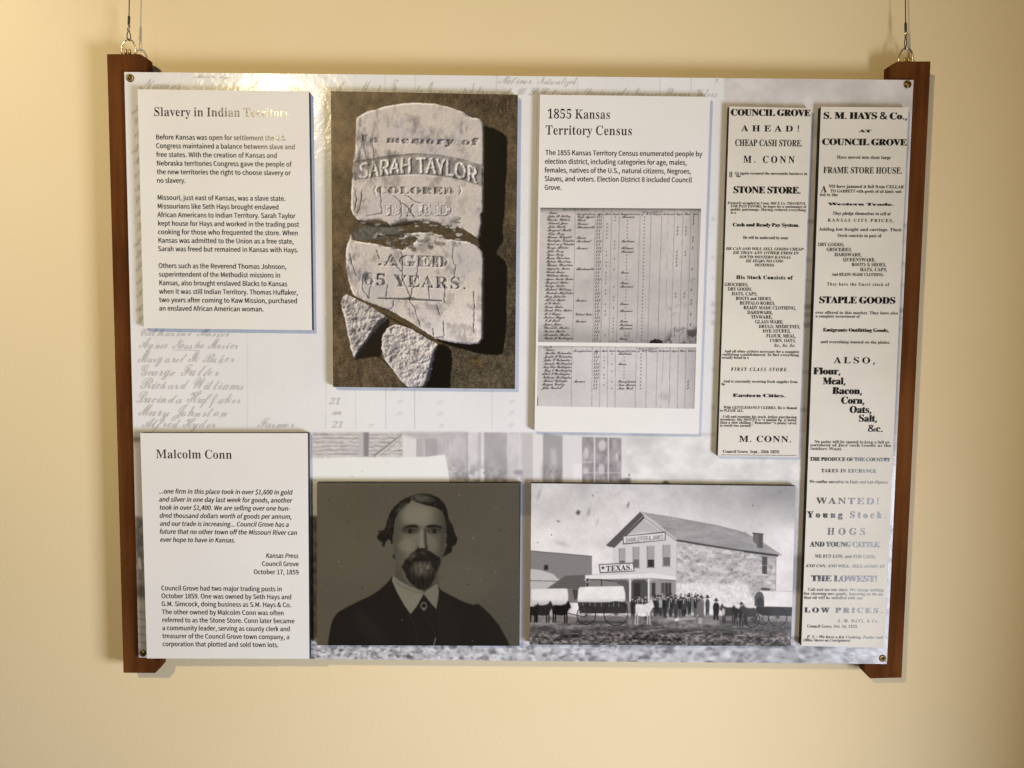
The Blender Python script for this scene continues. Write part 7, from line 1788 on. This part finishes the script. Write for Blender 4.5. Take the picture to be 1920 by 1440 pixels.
link('small_print', type_mesh([(B, *a) for a in (
    ('H', 1367, 1373.6, 332, 9.8), ('AS again resumed the mercantile business in', 1377, 1513.6, 327, 5), ('the', 1380, 1389, 332.2, 5),
    ('Formerly occupied by Conn, Hill & Co. THANKFUL', 1364.4, 1511.4, 382.7, 4.8), ('FOR PAST FAVORS, he hopes for a continuance of', 1369.9, 1511.8, 388.8, 4.8), ('public patronage. Having reduced everything', 1369.9, 1511.4, 394.8, 4.8), ('to a', 1369.9, 1380, 400.8, 4.8),
    ('He will be undersold by none', 1393.3, 1478, 448, 5.5),
    ('HE CAN AND WILL SELL GOODS CHEAP-', 1361, 1508, 468.6, 5.2, .25), ('ER THAN ANY OTHER FIRM IN', 1374, 1496.8, 476.2, 5.2, .25), ('SOUTH-WESTERN KANSAS.', 1385.6, 1483.6, 484.2, 5.2, .25), ('HE FEARS NO COM-', 1398, 1469.4, 491.8, 5.2, .25), ('PETITION.', 1414.7, 1453, 499.6, 5.2, .25),
    ('GROCERIES,', 1358.3, 1403.8, 536.4, 6.2), ('DRY GOODS,', 1364.8, 1410.8, 544.9, 6.2), ('HATS, CAPS,', 1371.8, 1420.6, 553.7, 6.2), ('BOOTS and SHOES,', 1379.5, 1447.5, 562.5, 6.2), ('BUFFALO ROBES,', 1387, 1453.9, 571.2, 6.2), ('READY MADE CLOTHING,', 1394, 1493, 579.8, 6.2),
    ('HARDWARE,', 1401, 1449.7, 588.8, 6.2), ('TINWARE,', 1408, 1449, 597.4, 6.2), ('GLASS-WARE,', 1415.6, 1469.4, 606.3, 6.2), ('DRUGS, MEDICINES,', 1422.4, 1501, 615, 6.2), ('DYE-STUFFS,', 1429.8, 1483, 623.6, 6.2), ('FLOUR, MEAL,', 1436.6, 1492.8, 632.6, 6.2), ('CORN, OATS,', 1443.6, 1492.4, 641.4, 6.2), ('&c., &c. &c.', 1450.8, 1491.7, 650.3, 5.6, .2),
    ('And all other articles necessary for a complete', 1358.3, 1498.7, 660.8, 4.8), ('outfitting establishment. In fact everything', 1354.3, 1498.3, 666.8, 4.8), ('usually found in a', 1353.9, 1404.2, 672.6, 4.8),
    ('And is constantly receiving fresh supplies from', 1356.5, 1495.7, 717.2, 5), ('the', 1352.8, 1359.4, 722.6, 5),
    ('With GENTLEMANLY CLERKS, He is Bound', 1356.5, 1494.3, 766.2, 5), ('to PLEASE ALL.', 1350, 1395, 772, 5),
    ('Call and examine his stock, before purchasing', 1355.4, 1493.9, 783.2, 4.8), ('elsewhere. His MOTTO is \u201ca nimble 6p. is better', 1350, 1493.9, 788.8, 4.8), ('than a slow shilling.\u201d Remember \u201ca penny saved', 1350, 1493.5, 794.4, 4.8), ('is worth two earned.\u201d', 1350, 1411.9, 800, 4.8),
    ('Council Grove, Sept., 26th 1859.', 1355.4, 1462.6, 849, 5.4))], TYPE), 'black_ink', t)

t, q = board('newspaper_notice', 'longer cream newspaper notice headed S. M. Hays & Co., beside the right rail', 'notice board', [(1539.4, 200.4), (1703.5, 201.5), (1658, 1215), (1502.5, 1211)], G_NOTE)
paper(t, q, 'poster_paper')
link('headline', type_mesh([
    (FT, 'S. M. HAYS & Co.,', 1543.6, 1702, 222.6, 12.6), (FT, 'AT', 1610.5, 1633.9, 248.1, 5), (FT, 'COUNCIL GROVE', 1541.4, 1700, 271.6, 12), (B, 'FRAME STORE HOUSE.', 1543.6, 1692.5, 324.4, 11.6), (FT, 'Western Trade.', 1553, 1677.7, 384.8, 5),
    (FT, 'STAPLE GOODS', 1535.5, 1678.8, 568.4, 12.6), (FT, 'Emigrants Outfitting Goods,', 1543, 1667.4, 621.6, 6.5), (B, 'ALSO,', 1563.5, 1642.2, 681, 11.6, 0, .3),
    (FT, 'Flour,', 1525, 1577, 702, 13), (FT, 'Meal,', 1542.7, 1586.2, 720.6, 13), (FT, 'Bacon,', 1560.6, 1617.5, 738.8, 13), (FT, 'Corn,', 1577, 1621.9, 757, 13), (FT, 'Oats,', 1592.8, 1635, 774.2, 13), (FT, 'Salt,', 1609.8, 1645.5, 790.6, 13), (FT, '&c.', 1626.7, 1656.2, 809.4, 12),
    (FT, 'THE PRODUCE OF THE COUNTRY', 1518.4, 1669, 864, 6.8), (FT, 'TAKEN IN EXCHANGE', 1540.3, 1642.7, 885.6, 6.4, 0, .2), (B, 'WANTED!', 1530.4, 1648.8, 944.6, 11.6, 0, .2), (FT, 'Young Stock.', 1514, 1662.8, 970.6, 12, 0, .45),
    (B, 'HOGS', 1551, 1622.7, 1002.6, 12.6, 0, .5), (FT, 'AND YOUNG CATTLE.', 1518.9, 1651.8, 1025, 9.6), (FT, 'THE LOWEST!', 1521, 1645.6, 1089.8, 11), (FT, 'LOW PRICES.', 1508.2, 1655.6, 1148.4, 9.4, 0, .35)], TYPE), 'black_ink', t)
link('small_print', type_mesh([(B, *a) for a in (
    ('Have moved into their large', 1569.4, 1670.4, 297.4, 5.8), ('A', 1539.4, 1550, 360.6, 12.5), ('ND have jammed it full from CELLAR', 1553.6, 1695, 352, 5.8), ('TO GARRETT with goods of all kinds suit-', 1557, 1692.5, 360.8, 5.6), ('ted to the', 1537, 1571, 367.6, 5.6),
    ('They pledge themselves to sell at', 1561, 1669.6, 402.8, 6, .22), ('KANSAS CITY PRICES,', 1552, 1676.6, 415.4, 5.6, 0, .3),
    ('Adding low freight and carriage. Their', 1535.5, 1691, 432.4, 5.8), ('Stock consists in part of', 1570, 1652.5, 444.2, 5.8),
    ('DRY-GOODS,', 1533.7, 1583.6, 461.4, 6.4), ('GROCERIES,', 1549.7, 1597.8, 470.8, 6.4), ('HARDWARE,', 1564.6, 1616.4, 480.4, 6.4), ('QUEENSWARE,', 1580.3, 1642, 489.8, 6.4), ('BOOTS & SHOES,', 1596.7, 1661.9, 499, 6.4), ('HATS, CAPS,', 1612.5, 1663.9, 508.4, 6.4), ('And READY-MADE CLOTHING.', 1559.5, 1658.4, 517, 5.6),
    ('They have the finest stock of', 1550.8, 1667, 535.4, 5.8, 0, .2), ('ever offered in this market. They have also', 1528.9, 1684, 588.4, 5.4), ('a complete assortment of', 1528.9, 1612, 595.2, 5.2), ('and everything wanted on the plains.', 1538.8, 1670, 643.4, 5.4),
    ('No pains will be spared to keep a full as-', 1527.2, 1670, 830.6, 5.4), ('sortment of Just such Goods as the', 1518.6, 1671, 836.8, 5.4), ('Settlers Want.', 1518.6, 1579.9, 843.8, 5.4),
    ('We confine ourselves to Facts and Low Figures.', 1516.9, 1665.6, 905.6, 5.6, .22), ('WE BUY LOW, and FOR CASH,', 1528.2, 1642.2, 1045.8, 6.2), ('AND CAN, AND WILL, SELL AGAIN AT', 1510, 1658.4, 1063.2, 5.2, .25),
    ('Call and see our stock. We charge nothing', 1514.9, 1656.7, 1107.8, 5.4), ('for showing our goods, knowing as we do', 1507.3, 1655.6, 1115.4, 5.4), ('that all will be satisfied with our', 1507.3, 1618, 1123, 5.4),
    ('S. M. HAYS, & Co.', 1571, 1647.8, 1166.8, 5.6, 0, .2), ('Council Grove, Oct. 3d, 1859.', 1513.3, 1608.9, 1176.8, 5.6), ('P. S.\u2014We have a few Cooking, Parlor and', 1512.7, 1654.9, 1196.4, 5.2, .22), ('Office Stoves on Consignment', 1505.6, 1594.4, 1202.6, 5.2, .22))], TYPE), 'black_ink', t)
